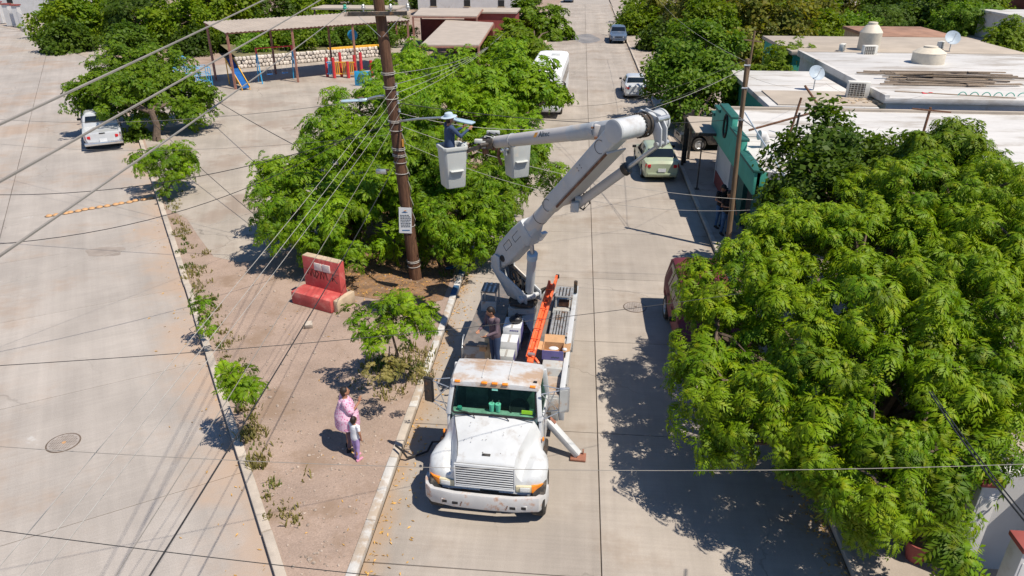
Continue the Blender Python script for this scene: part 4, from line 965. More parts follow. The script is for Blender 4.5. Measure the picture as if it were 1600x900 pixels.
for off, s0, s1 in ((-.07, 0, .92), (.07, 0, 1.0)): MB().bar(la0 + lx * off + (la1 - la0) * s0, la0 + lx * off + (la1 - la0) * s1, .058, .12).build('rail', M['orange'], jb, bevel=.012)
MB().bar(la0 + (la1 - la0) * .03 - lz * .02, la0 + (la1 - la0) * .90 - lz * .02, .10, .04).build('web', M['orange'], jb)
MB().box(la1 + lx * .085, (.09, .06, .10)).box(la0 + (la1 - la0) * .92 - lx * .085, (.06, .04, .06)).build('end_cap', M['black'], jb, bevel=.01)
for k in range(7): MB().bar(la0 + (la1 - la0) * (.08 + .12 * k) - lx * .09 + lz * .07, la0 + (la1 - la0) * (.08 + .12 * k) + lx * .09 + lz * .07, .02).build('rung', M['orange'], jb)
MB().box((.02, -.08, .05), (.14, .2, .12)).bar((0, -.1, .02), (.05, -.42, -.02), .06).bar((.12, .0, .1), (.22, -.1, .02), .05).build('hook', M['orange'], jb, bevel=.01)
MB().box((.03, .05, .17), (.16, .10, .03)).build('latch', M['steel'], jb)
cr = thing('wooden_crate', 'small wooden crate with a short plank beside the man in the truck bed', 'crate', tw(-.64, 3.78, 1.0), R(-3))
MB().box((0, 0, .38), (.13, .22, .76)).build('upright_plank', mat('raw_pine', (.55, .42, .26), .8, var=.15, scale=5), cr, bevel=.006)
MB().box((-.1, -.15, .50), (.16, .10, .13)).build('block', M['card'], cr, bevel=.006)
MB().box((-.1, -.13, .60), (.24, .16, .05)).build('plank', M['grey_wood'], cr)
# ------------------------------------------------------------------ parked vehicles
def interp(tab, y):
    if y <= tab[0][0]: return tab[0][1]
    for (a, p), (b, q) in zip(tab, tab[1:]):
        if y <= b: return p + (q - p) * (y - a) / (b - a)
    return tab[-1][1]
def car(name, label, cat, loc, rotz, paint, L=4.4, w=.86, axle=1.30, r=.31, belt=None, top=None, wt=None, glass=(), sill=.24, group='cars parked along the street', lights='rear', plate=True, extras=None, wscale=None, bed=None):
    # front at -y. belt: (y,z) shoulder line; top: (y,z) upper skin; wt: (y, half width of the upper skin)
    t = thing(name, label, cat, loc, rotz, group)
    h = L / 2; ys = sorted(set([-h, h] + [round(-h + L * k / 44, 4) for k in range(45)] + [y for y, _ in top]))
    wsc = wscale or [(-h, .80), (-h + .12, .90), (-h + .45, .98), (0, 1), (h - .5, .98), (h - .1, .92), (h, .84)]
    rg = []
    for y in ys:
        zs = sill
        for ay in (-axle, axle):
            d = abs(y - ay)
            if d < r * 1.22: zs = max(zs, r + math.sqrt((r * 1.22) ** 2 - d * d))
        e = min(1, (h - abs(y)) / .12); zs = max(zs, sill + .12 * (1 - e))
        ww = w * interp(wsc, y); zb = interp(belt, y); zt = interp(top, y); wtt = min(interp(wt, y), ww * .97)
        half = [(ww * .93, zs), (ww, zs + (zb - zs) * .35), (ww, zs + (zb - zs) * .75), (ww * .965, zb), (wtt + (ww * .95 - wtt) * .08, zb + (zt - zb) * .90), (wtt * .86, zt + .012), (wtt * .4, zt + .03)]
        rg.append([Vector((-x, y, z)) for x, z in half] + [Vector((x, y, z)) for x, z in reversed(half)])
    body = MB().rings(rg).build('body', paint, t, smooth=True)
    MB().box((0, 0, sill + .1), (w * 1.5, L * .9, .2)).box((0, -axle, .45), (w * 1.7, r * 2.3, .3)).box((0, axle, .45), (w * 1.7, r * 2.3, .3)).build('underbody', M['black'], t)
    for sd in (-1, 1):
        for ay in (-axle, axle): wheel(sd * (w - .115), ay, r, .2, sd, t, M['steel'], hub=False, rr=.66)
    def P(y, f, sd):   # a point on the side glass, f 0 belt .. 1 top
        ww = w * interp(wsc, y); zb = interp(belt, y); zt = interp(top, y); wtt = min(interp(wt, y), ww * .97)
        return Vector((sd * (ww * .965 + (wtt + (ww * .95 - wtt) * .08 - ww * .965) * f + .006), y, zb + (zt - zb) * .90 * f))
    for gname, ya, yb, yc, yd in glass.get('side', ()):     # belt from ya to yb, top from yc to yd
        for sd in (-1, 1):
            q = [P(ya, .08, sd), P(yb, .08, sd), P(yd, .90, sd), P(yc, .90, sd)]
            MB().prism(q, (0, 0, 0), (-sd * .012, 0, 0)).build(gname, M['car_glass'], t)
    for gname, y0, y1, f0, f1 in glass.get('across', ()):   # sloping front and rear screens
        q = []
        for y, f in ((y0, f0), (y1, f1)):
            wtt = min(interp(wt, y), w * .95); z = interp(top, y) + .022
            q.append((wtt * f, y, z))
        (x0, ya, za), (x1, yb, zb) = q
        n = Vector((0, za - zb, yb - ya)); n = n if n.z > 0 else -n; n = n.normalized() * .014
        MB().prism([Vector((-x0, ya, za)), Vector((x0, ya, za)), Vector((x1, yb, zb)), Vector((-x1, yb, zb))], (0, 0, 0), n).build(gname, M['car_glass'], t, bevel=.004)
    zb_r = interp(belt, h - .1); zb_f = interp(belt, -h + .1)
    for sd in (-1, 1):
        MB().box((sd * w * .74, h - .07, zb_r - .14), (.26, .16, .17), Matrix.Rotation(sd * R(-14), 3, 'Z')).build('tail_light', M['red_lens'], t, bevel=.03)
        MB().box((sd * w * .66, -h + .10, zb_f - .13), (.34, .16, .15), Matrix.Rotation(sd * R(16), 3, 'Z')).build('headlight', M['lens'], t, bevel=.03)
        my = glass.get('mirror', -.75)
        MB().box((sd * (w + .10), my, interp(belt, my) + .06), (.19, .09, .13)).build('mirror', glass.get('mirror_m', M['black']), t, bevel=.025)
        for dy in (-.1, .75): MB().box((sd * (w + .002), dy + .15, interp(belt, dy) - .08), (.02, .16, .03)).build('handle', paint, t)
    MB().box((0, h + .005, .42), (w * 1.5, .06, .12)).build('rear_bumper', paint, t, bevel=.02)
    MB().box((0, -h - .005, .40), (w * 1.4, .06, .13)).build('front_bumper', paint, t, bevel=.02)
    MB().box((0, -h + .02, zb_f - .12), (w * .75, .05, .10)).build('grille', M['black'], t)
    if plate: MB().box((0, h + .01 + .03, .62 if zb_r > .8 else .55), (.36, .02, .16)).build('licence_plate', M['white_box'], t)
    if extras: extras(t)
    return t
# pale green hatch seen from behind
hatch = dict(L=4.45, w=.86, axle=1.31, r=.315,
    belt=[(-2.2, .66), (-1.9, .76), (-.8, .92), (.8, .97), (1.9, 1.0), (2.2, .93)],
    top=[(-2.225, .62), (-2.0, .76), (-.95, 1.0), (-.25, 1.40), (.1, 1.47), (1.0, 1.44), (1.25, 1.40), (1.78, 1.05), (2.12, 1.0), (2.225, .88)],
    wt=[(-2.2, .60), (-1.0, .70), (-.25, .60), (1.2, .58), (1.75, .68), (2.2, .66)],
    glass=dict(side=[('side_window', -.75, .15, -.18, .15), ('side_window', .2, 1.05, .2, .95)], across=[('rear_window', 1.30, 1.74, .96, .98), ('windscreen', -.90, -.32, .95, .93)], mirror=-.72))
car('hatchback_car', 'pale green compact car parked by the teal shop, seen from behind', 'car', (3.95, 35.4, 0), R(183), M['paint_green'], **hatch)
car('sedan_car', 'white sedan with dark rear window parked under the glossy street tree', 'car', (4.15, 55.0, 0), R(181), M['paint_white'], **hatch)
# black SUV nosed in under the shop awning
suv = dict(L=4.6, w=.92, axle=1.34, r=.36, sill=.34,
    belt=[(-2.3, .85), (-1.9, .98), (-.8, 1.06), (2.2, 1.10)],
    top=[(-2.3, .82), (-2.1, .95), (-1.0, 1.12), (-.45, 1.62), (0, 1.72), (1.9, 1.70), (2.15, 1.62), (2.3, 1.12)],
    wt=[(-2.2, .68), (-1.0, .76), (-.3, .68), (2.0, .66), (2.3, .74)],
    glass=dict(side=[('side_window', -.75, .2, -.35, .2), ('side_window', .27, 1.1, .27, 1.1), ('side_window', 1.18, 2.0, 1.18, 1.85)], across=[('windscreen', -.95, -.5, .95, .95), ('rear_window', 2.17, 2.28, .9, .9)], mirror=-.85))
car('black_suv', 'black SUV with alloy wheels standing under the shop awning', 'car', (7.75, 39.6, .125), R(-82), M['paint_black'], plate=True, **suv)
def pickup(name, label, loc, rotz, paint, glass_mirror=None):
    def bed(t):
        for sd in (-1, 1): MB().box((sd * .86, 1.72, .98), (.12, 1.9, .10)).build('bed_rail', paint, t, bevel=.02)
        MB().box((0, 1.72, .935), (1.6, 1.86, .012)).build('bed_liner', M['black'], t)
        MB().box((0, 2.66, .86), (1.62, .07, .32)).build('tailgate', paint, t, bevel=.02)
        MB().box((0, 2.80, .46), (1.85, .18, .16)).build('step_bumper', M['chrome'], t, bevel=.03)
        MB().box((0, 2.70, .97), (.28, .02, .06)).build('handle', M['black'], t)
    return car(name, label, 'pickup', loc, rotz, paint, L=5.4, w=.95, axle=1.65, r=.37, sill=.42,
        belt=[(-2.7, .80), (-2.3, .95), (-1.2, 1.02), (.68, 1.05), (.74, .92), (2.7, .92)],
        top=[(-2.7, .80), (-2.5, .95), (-1.3, 1.10), (-.75, 1.58), (-.4, 1.68), (.45, 1.68), (.62, 1.60), (.74, .95), (2.7, .93)],
        wt=[(-2.7, .72), (-1.3, .80), (-.6, .68), (.5, .66), (.74, .85), (2.7, .85)],
        glass=dict(side=[('side_window', -1.0, -.2, -.6, -.2), ('side_window', -.12, .55, -.12, .45)], across=[('windscreen', -1.24, -.80, .94, .96), ('rear_window', .64, .70, .85, .9)], mirror=-1.05), extras=bed)
pk = G(166, 236); pickup('white_pickup', 'white pickup seen from behind, parked under the tree on the side street', tuple(pk + LU * 2.7), LANG + math.pi, M['paint_white'])
pk2 = pk + LU * 10.2; pickup('white_pickup', 'white pickup mostly hidden by foliage, ahead of the other on the side street', tuple(pk2), LANG + math.pi, M['paint_white'])
pickup('silver_pickup', 'dark silver pickup facing the camera in tree shade far up the street', (4.3, 86.0, 0), R(-1), M['paint_silver'])
car('maroon_suv', 'faded maroon SUV half hidden under the big neem tree', 'car', (3.78, 18.3, 0), R(1), M['paint_maroon'], **suv)
car('dark_car', 'dark car far up the left kerb, cut by the top edge of the view', 'car', (-2.2, 142, 0), R(180), M['paint_silver'], **suv)
# white bus
M['bus_white'] = mat('white_bus_paint', (.70, .71, .72), .55, var=.05, scale=1)
bus = thing('white_bus', 'white bus parked beyond the plaza trees, its front towards the camera', 'bus', (-2.1, 46.2, 0), R(-2))
rg = []
for y, f, zt in ((0, .93, 2.5), (.06, .97, 2.78), (.25, .99, 2.95), (.8, 1, 3.02), (8.6, 1, 3.02), (8.9, .98, 2.95), (9.0, .93, 2.7)):
    hw = 1.13 * f
    rg.append([Vector((x * hw, y - (.28 if False else 0), z)) for x, z in ((-.95, .42), (-1, .7), (-1, 2.2), (-.97, zt - .2), (-.85, zt - .05), (-.5, zt), (.5, zt), (.85, zt - .05), (.97, zt - .2), (1, 2.2), (1, .7), (.95, .42))])
MB().rings(rg).build('body', M['bus_white'], bus, smooth=True)
MB().prism([(-1.02, -.02, 1.42), (1.02, -.02, 1.42), (.99, .07, 2.45), (-.99, .07, 2.45)], (0, 0, 0), (0, .03, 0)).build('windscreen', M['car_glass'], bus, bevel=.01)
MB().box((0, -.03, .62), (2.18, .14, .34)).build('bumper', M['paint_white'], bus, bevel=.05)
MB().box((0, -.03, 1.08), (1.2, .06, .18)).build('grille', M['dark_metal'], bus)
for s in (-1, 1):
    MB().box((s * .82, -.03, 1.02), (.3, .08, .2)).build('headlight', M['lens'], bus, bevel=.03)
    MB().bar((s * 1.1, .1, 2.35), (s * 1.32, -.2, 2.3), .03).box((s * 1.34, -.22, 2.1), (.12, .1, .36)).build('mirror', M['black'], bus)
    for k in range(5): MB().box((s * 1.125, 1.5 + 1.5 * k, 2.0), (.02, 1.35, .72)).build('side_window', M['car_glass'], bus)
    for ay in (1.6, 7.0): wheel(s * 1.0, ay, .45, .24, s, bus, M['steel'], hub=False)
MB().box((-.3, 3.0, 3.04), (.7, .9, .08)).build('roof_hatch', M['bucket'], bus, bevel=.02); MB().box((.3, 6.5, 3.04), (.6, .6, .06)).build('roof_hatch', M['bucket'], bus, bevel=.02)
MB().box((.55, .55, 3.02), (.22, .2, .03)).build('roof_vent', M['iron'], bus)
# ------------------------------------------------------------------ utility pole, its crossarm, hardware and banner
PB = Vector((-5.12, 21.48, .13)); PT = AtY(590, -10, 21.4); PT = PB + (PT - PB) * 1.18
def pole_at(z): return PB + (PT - PB) * ((z - PB.z) / (PT.z - PB.z))
up = thing('utility_pole', 'tall dark brown wooden utility pole rising from the planting bed', 'utility pole', PB)
def q_(p): return Vector(p) - PB
MB().tube([q_(pole_at(z)) for z in (.05, 2, 4, 6, 8, PT.z)], [.205, .19, .178, .168, .158, .15], 18).build('pole_shaft', M['wood_pole'], up, smooth=True)
ax = Vector((1, .24, 0)).normalized(); ay_ = Vector((-ax.y, ax.x, 0))
for zz, ln, nm in ((8.42, 1.0, 'crossarm'), (9.9, 1.0, 'crossarm')):
    c = pole_at(zz)
    a_ = c - ax * 1.0 - ay_ * .22 + Vector((0, 0, -.0)); b_ = c + ax * .85 - ay_ * .22
    arm = MB().bar(q_(a_), q_(b_), .09, .115).build(nm, M['arm_wood'], up, bevel=.006)
    MB().bar(q_(a_ + ax * .12 - ay_ * .08 + Vector((0, 0, .01))), q_(b_ - ay_ * .08 - ax * .1 + Vector((0, 0, .01))), .06, .10).build('steel_channel', M['dark_metal'], up)
    for s in (-1, 1):
        MB().bar(q_(c + ax * s * .62 - ay_ * .30 - Vector((0, 0, .03))), q_(c - ay_ * .20 - Vector((0, 0, .62)) + ax * s * .03), .05, .012).build('brace', M['steel'], up)
    for x in (-.95, -.45, .30, .78):
        p = c + ax * x - ay_ * .22 + Vector((0, 0, .06))
        MB().lathe(q_(p), (0, 0, 1), [(0, .02), (.06, .02), (.07, .055), (.11, .06), (.13, .04), (.16, .05), (.19, .03), (.19, .005)], 12).build('insulator', M['steel'] if x > -.9 else M['teal'], up, smooth=True)
for z, n in ((6.75, 2), (6.35, 2), (6.05, 1), (5.35, 2), (5.1, 1), (4.5, 2), (4.3, 2), (4.1, 1), (3.75, 1), (2.0, 1), (.75, 2), (.6, 1)):
    for k in range(n):
        c = pole_at(z + .05 * k); r_ = .20 if z > 1 else .21
        MB().tube([q_(c + Vector((math.cos(a), math.sin(a), .05 * math.sin(a + z))) * r_) for a in [2 * math.pi * j / 14 for j in range(15)]], .013, 5).build('pole_band', M['cable_white'], up)
for z in (6.45, 6.2, 5.95, 5.7):
    c = pole_at(z) + Vector((.21, -.08, 0)); MB().lathe(q_(c), (0, 0, 1), [(-.05, .02), (-.045, .04), (0, .028), (.045, .04), (.05, .02)], 10).bar(q_(pole_at(z)), q_(c), .03).build('spool_insulator', M['steel'], up)
MB().box(q_(pole_at(4.72) + Vector((.19, -.1, 0))), (.05, .05, .22)).build('orange_tag', M['ink_orange'], up)
mb = MB()
for k in range(6):
    c = pole_at(5.0 - .5 * k) + Vector((.19, -.07, 0)); mb.tube([q_(c), q_(c + Vector((.10, -.05, -.25))), q_(pole_at(4.5 - .5 * k) + Vector((.18, -.08, 0)))], .012, 5)
mb.build('drop_cable', M['cable_grey'], up)
bn = thing('banner', 'small white printed banner tied to the wooden utility pole', 'banner', pole_at(2.25) + Vector((-.03, -.215, 0)), R(6))
MB().box((0, 0, 0), (.40, .012, .86), Matrix.Rotation(R(3), 3, 'Y')).build('sheet', M['banner'], bn)
MB().prism([(-.10, -.008, .27), (-.02, -.008, .31), (.10, -.008, .27), (.02, -.008, .26)], (0, 0, 0), (0, -.004, 0)).build('emblem', M['ink_blue'], bn)
MB().prism([(-.03, -.008, .33), (.05, -.008, .35), (.06, -.008, .32), (-.01, -.008, .31)], (0, 0, 0), (0, -.004, 0)).build('emblem', M['ink_orange'], bn)
mb = MB()
r_ = random.Random(5)
for k in range(8):
    x = -.15
    while x < .14:
        w = r_.uniform(.02, .07); mb.box((x + w / 2, -.009, .18 - .055 * k), (w, .004, .026)); x += w + .014
stuff(mb.build('small_print', M['ink_dark'], bn))
MB().box((0, -.009, -.33), (.24, .004, .03)).build('footer', M['ink_blue'], bn)
MB().tube([(-.2, .0, .42), (0, .22, .45), (.2, .0, .42)], .006, 4).tube([(-.2, .0, -.42), (0, .22, -.4), (.2, .0, -.42)], .006, 4).build('tie', M['cable_white'], bn)
def lamp(label, base, tip, pitch, hd=None):
    base = Vector(base); tip = Vector(tip)
    t = thing('street_lamp', label, 'street lamp', base, 0, 'street lamps on the utility pole')
    d = tip - base; dh = Vector((d.x, d.y, 0)).normalized()
    MB().tube([Vector((0, 0, 0)), d * .4 + Vector((0, 0, .03)), d * .8 + Vector((0, 0, .02)), d], .035, 10).build('arm', M['steel'], t, smooth=True)
    xa = Vector(hd).normalized() if hd else dh; za = Vector((0, 0, 1)); ya = za.cross(xa); rot = Matrix((xa, ya, za)).transposed() @ Matrix.Rotation(pitch, 3, 'Y')
    def hp(x, y, z): return d + rot @ Vector((x, y, z))
    MB().rings([[hp(x, s * w, z) for s, z in ((-1, -.03), (1, -.03), (1, .02), (.6, .05), (-.6, .05), (-1, .02))] for x, w in ((-.05, .05), (.05, .08), (.16, .10), (.20, .10))]).build('housing', M['lamp_glass'], t, bevel=.006)
    MB().rings([[hp(x, s * w, z) for s, z in ((-1, -.02), (1, -.02), (1, .015), (-1, .015))] for x, w in ((.2, .105), (.32, .135), (.62, .15), (.74, .12))]).build('lamp_panel', M['lamp_glass'], t, bevel=.008)
    for k in range(4): MB().bar(hp(.10 + .03 * k, -.09, .055), hp(.10 + .03 * k, .09, .055), .012, .02).build('fin', M['steel'], t)
    MB().tube([d + Vector((0, 0, .02)), hp(.10, .04, .10), hp(.25, .0, .07)], .016, 6).build('wire_lead', M['rust'], t)
    return t
c6 = pole_at(5.55)
lamp('street lamp on the right arm, being repaired by the worker in the bucket', c6 + Vector((.17, -.05, -.18)), AtY(702, 184, 19.4), R(6), (1, -.35, 0))
c7 = pole_at(6.55)
lamp('street lamp on the left side of the pole with its rusty arm', c7 + Vector((-.15, -.1, -.42)), AtY(572, 156, 21.6), R(2), (-1, -.15, 0))
cam_ = thing('junction_box', 'small grey junction box hanging left of the wooden pole', 'junction box', AtY(596, 268, 22.2))
MB().box((0, 0, 0), (.34, .16, .14)).build('case', M['steel'], cam_, bevel=.02); MB().box((.2, 0, .05), (.1, .1, .06)).build('gland', M['dark_metal'], cam_)

# ------------------------------------------------------------------ red bench, block, hose, studs, manholes
bp = G(507, 470, .12); bt = thing('concrete_bench', 'faded red concrete bench with high back, plaque and scrawled paint', 'bench', bp, R(-22))
MB().box((0, -.28, .21), (1.55, .62, .42)).build('seat', M['red_paint'], bt, bevel=.03)
MB().box((0, .14, .70), (1.42, .26, 1.40)).build('backrest', M['red_paint'], bt, bevel=.02)
MB().box((0, .14, 1.405), (1.40, .24, .02)).build('cap', M['raw_concrete'], bt)
MB().box((.86, -.06, .20), (.16, .84, .40)).box((.83, .12, .30), (.10, .3, .22)).build('side_block', M['raw_concrete'], bt, bevel=.03)
for x in (-.19, .13): MB().box((x + .1, -.005, 1.14), (.29, .03, .24)).build('plaque', M['plaque'], bt, bevel=.006)
mb = MB()
def stroke(pts): mb.tube([Vector((x, .003, z)) for x, z in pts], .022, 5)
stroke([(-.55, .82), (-.5, 1.0), (-.42, .78), (-.36, 1.02), (-.30, .76)]); stroke([(-.26, .8), (-.2, 1.0), (-.1, .9), (-.2, .74), (-.28, .8)])
stroke([(-.05, .74), (.0, .98), (.08, .76), (.12, 1.0)]); stroke([(.18, .98), (.22, .76), (.34, .74)]); stroke([(.42, .76), (.44, 1.0), (.56, .92), (.45, .86), (.6, .72)])
mb.build('graffiti', M['graffiti'], bt)
MB().box((0, .004, 1.0), (1.40, .008, .012)).build('crack', M['graffiti'], bt)
bl = thing('stone_block', 'small pale broken block lying in front of the red bench', 'block', G(483, 512, .12), R(20))
MB().box((0, 0, .09), (.22, .18, .18), Matrix.Rotation(R(18), 3, 'X')).build('block_body', M['kerb'], bl, bevel=.02); MB().box((-.12, .02, .05), (.1, .12, .1)).build('chip', M['raw_concrete'], bl, bevel=.01)
hs = tag(MB().tube([G(618, 696, .28), G(628, 704, .30), G(636, 715, .1), G(650, 712, .05), G(668, 705, .06), G(676, 690, .1), G(690, 690, .3)], .025, 7).build('black_hose', M['cable_black'], None, smooth=True), 'short black hose draped over the kerb by the truck', 'hose')
bs = thing('broken_sign', 'fallen blue and white painted board lying by the striped kerb', 'board', G(710, 418, .14), R(30))
MB().box((0, 0, .03), (.62, .16, .04)).build('board', M['kerb_blue'], bs, bevel=.006); MB().box((.12, .06, .055), (.3, .06, .02)).build('strip', M['white_box'], bs)
studs = [(78 + (235 - 78) * k / 14, 338 + (310 - 338) * k / 14) for k in range(15)]
sm_ = None
for k, (px, py) in enumerate(studs):
    p = G(px, py); p.x += rng.uniform(-.05, .05); p.y += rng.uniform(-.06, .06)
    t = thing('road_stud', 'yellow domed road stud in the row across the side street', 'road stud', p, rng.uniform(0, 1), 'yellow road studs across the side street')
    if sm_ is None:
        sm_ = MB().lathe((0, 0, 0), (0, 0, 1), [(0, .13), (.03, .125), (.06, .09), (.075, .045), (.08, .01)], 14).mesh('dome', M['stud'], smooth=True); sr_ = MB().lathe((0, 0, 0), (0, 0, 1), [(0, .17), (.012, .17), (.012, .01)], 14).mesh('base_ring', M['iron'])
    link('dome', sm_, t); link('base_ring', sr_, t)
def manhole(label, px, py, r):
    t = thing('manhole_cover', label, 'manhole cover', G(px, py, .002))
    MB().lathe((0, 0, 0), (0, 0, 1), [(0, r), (.008, r), (.008, r * .93), (.004, r * .93), (.004, .01)], 30).build('frame', M['iron'], t)
    MB().lathe((0, 0, .004), (0, 0, 1), [(0, r * .91), (.006, r * .91), (.006, .01)], 30).build('lid', M['cover'], t)
    mb = MB()
    for i in range(-5, 6):
        for k in range(-5, 6):
            x, y = i * r * .15, k * r * .15
            if x * x + y * y < (r * .78) ** 2: mb.box((x, y, .013), (r * .08, r * .08, .007))
    stuff(mb.build('lid_studs', M['cover_stud'], t))
    MB().cyl((r * .05, 0, .01), (r * .05, 0, .018), r * .12, seg=12).build('centre_mark', M['stud'] if 'left' in label else M['iron'], t)
    return t
M['cover_stud'] = mat('worn_cover_stud', (.24, .205, .18), .7, var=.2, scale=6)
M['cover'] = mat('dusty_cover', (.325, .29, .265), .8, var=.12, scale=4)
manhole('round manhole cover with a yellow centre mark in the left street', 99, 692, .36); manhole('round manhole cover behind the truck in the right lane', 992, 480, .36)

# ------------------------------------------------------------------ teal shop with white roof slabs
SX = 6.25
sh = thing('teal_shop', 'single storey teal shop with stepped parapet and white flat roof', 'shop', (SX, 25.2, .125))
def sp(x, y, z): return Vector((x - SX, y - 25.2, z - .125))
prof2 = [(25.0, 2.2), (25.0, 3.0), (27.6, 3.0), (27.6, 3.42), (29.7, 3.42), (29.7, 3.8), (32.3, 3.8), (32.3, 3.5), (33.5, 3.5), (33.5, 3.1), (34.2, 3.1), (34.2, 2.2)]
MB().prism([sp(SX, y, z) for y, z in prof2], (0, 0, 0), (.22, 0, 0)).build('parapet', M['teal'], sh, bevel=.01)
for a, b in (((25.0, 3.0), (27.55, 3.0)), ((27.65, 3.42), (29.65, 3.42)), ((29.75, 3.8), (32.3, 3.8)), ((32.35, 3.5), (33.5, 3.5)), ((33.55, 3.1), (34.2, 3.1))):
    MB().box(sp(SX + .11, (a[1] if False else (a[0] + b[0]) / 2), a[1] + .05), (.36, b[0] - a[0] + .1, .10)).build('coping', M['teal_dark'], sh, bevel=.01)
ring = [sp(SX - .03, 30.8 + .34 * math.cos(t), 3.28 + .46 * math.sin(t)) for t in [2 * math.pi * k / 24 for k in range(25)]]
MB().tube(ring, .055, 7).build('oval_emblem', M['black'], sh)
MB().box(sp(SX + .4, 25.11, 2.6), (.62, .22, .8)).build('corner_fascia', M['teal'], sh, bevel=.01)
MB().box(sp(SX + .95, 25.02, 1.6), (.1, .1, 2.95)).build('corner_post', M['teal'], sh)
MB().box(sp(SX + .45, 24.9, 2.3), (.08, 1.6, .08), Matrix.Rotation(R(-30), 3, 'X')).build('roof_strut', M['rust'], sh)
for y0, y1, m in ((25.0, 25.9, 'teal_dark'), (27.4, 28.4, 'teal_dark'), (30.1, 33.0, 'white_wall')):
    MB().box(sp(SX + .35, (y0 + y1) / 2, 1.18), (.2, y1 - y0, 2.1)).build('front_wall', M[m], sh)
MB().box(sp(SX + .33, 31.55, .42), (.22, 3.0, .62)).build('red_dado', M['red_band'], sh)
MB().box(sp(SX + .46, 28.0, 1.1), (.06, 6.5, 2.0)).build('shutter', M['teal_dark'], sh)
for y in (26.6, 28.9): MB().box(sp(SX + .40, y, 1.1), (.06, 1.1, 2.0)).build('door', M['black'], sh)
MB().box(sp(SX + .95, 34.9, 1.1), (.12, 3.4, 2.0)).build('bay_side_wall', M['white_wall'], sh)
# wall at right angles and the painted panel beside the car bay
MB().box(sp(SX + .62, 33.1, 1.05), (.8, .14, 1.95)).build('bay_wall', M['white_wall'], sh)
MB().ball(sp(SX + .45, 33.02, 1.25), (.12, .02, .42), 12).build('wall_mark', M['red_band'], sh)
MB().box(sp(SX + 3.2, 27.4, 1.3), (.2, .2, 2.4)).build('inner_column', M['teal_dark'], sh)
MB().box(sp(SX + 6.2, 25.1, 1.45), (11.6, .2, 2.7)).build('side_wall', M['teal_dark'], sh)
MB().prism([sp(*p) for p in ((SX + .22, 25.1, 2.78), (15.2, 21.4, 2.78), (24, 21.4, 2.78), (24, 35.5, 2.78), (SX + .8, 35.5, 2.78), (SX + .8, 34.2, 2.78), (SX + .22, 34.2, 2.78))], (0, 0, 0), (0, 0, .26)).build('roof_slab', M['roof_white'], sh)
MB().box(sp(15.6, 35.4, 3.08), (17, .22, .14)).build('roof_kerb', M['roof_tan'], sh)
MB().box(sp(23.0, 21.6, 3.07), (2.6, .9, .06)).build('rust_patch', M['roof_rust'], sh)
# awning in front of the car bay
aw = thing('sheet_awning', 'flat sheet awning on dark posts over the black SUV', 'awning', (6.25, 34.1, .125))
MB().box((-.10, .25, 2.36), (1.65, 3.4, .06), Matrix.Rotation(R(2), 3, 'Y')).build('sheet', M['roof_tan'], aw)
MB().box((-.10, -1.45, 2.33), (1.65, .06, .12)).build('edge_beam', M['dark_metal'], aw)
for x, y in ((-.72, 2.2), (-.45, 2.9), (-.9, 1.7)): MB().box((x, y, 1.25), (.13, .13, 2.5)).build('post', M['dark_metal'], aw)
po = thing('steel_post', 'thin dark post standing alone on the pavement before the white shop wall', 'post', (5.55, 32.0, .125)); MB().cyl((0, 0, 0), (0, 0, 2.3), .03, seg=8).build('post_shaft', M['dark_metal'], po); MB().box((0, 0, .02), (.2, .2, .03)).build('base_plate', M['dark_metal'], po)
# roofs further back
def roof_house(name, label, x0, x1, y0, y1, z, m_roof, m_wall, th=.25):
    t = thing(name, label, 'house', ((x0 + x1) / 2, (y0 + y1) / 2, .1)); w, d = x1 - x0, y1 - y0
    MB().box((0, 0, (z - th) / 2 - .05), (w - .4, d - .4, z - th)).build('wall', m_wall, t); MB().box((0, 0, z - th / 2 - .1), (w, d, th)).build('roof', m_roof, t, bevel=.01)
    for k in range(3):
        f = MB().box((-w / 2 + w * (k + .5) / 3, -d / 2 + .19, z * .5), (.9, .06, .9)).build('window', M['black'], t); MB().box((-w / 2 + w * (k + .5) / 3, -d / 2 + .15, z * .5 - .5), (1.1, .1, .08)).build('sill', M['raw_concrete'], f)
    return t
h1 = roof_house('flat_roofed_house', 'house under the larger white roof slab with stacked lumber', 14.6, 34, 36.3, 52, 3.5, M['roof_white'], M['white_wall'])
MB().box((-9.6, 0, 3.42), (.22, 15.6, .22)).build('roof_edge', M['roof_white'], h1)
h2 = roof_house('flat_roofed_house', 'lower white and tan roof left of the lumber roof', 9.2, 14.3, 36.0, 46.5, 3.1, M['roof_white'], M['teal'])
MB().box((0.2, -3.3, 3.03), (4.6, 3.6, .06)).build('tan_patch', M['roof_tan'], h2)
h3 = roof_house('flat_roofed_house', 'tan roofed house that carries the cream water tank', 14.5, 30, 53, 62, 3.4, M['roof_tan'], M['teal'])
h4 = roof_house('rusty_shed', 'shed with a rusty red brown roof behind the water tank', 24.5, 31.5, 66, 74, 3.0, M['roof_rust'], M['raw_concrete'])
h5 = roof_house('far_house', 'blue grey roofed house at the upper right corner', 46, 62, 84, 94, 3.0, M['roof_white'], M['white_wall'])
h6 = roof_house('far_house', 'brown roofed house at the far upper right edge', 62, 80, 112, 122, 3.6, M['roof_tan'], M['red_band'])
h7 = roof_house('far_house', 'brick coloured house behind the tree tops at the upper right', 25, 34, 112, 120, 3.6, M['roof_rust'], M['raw_concrete'])
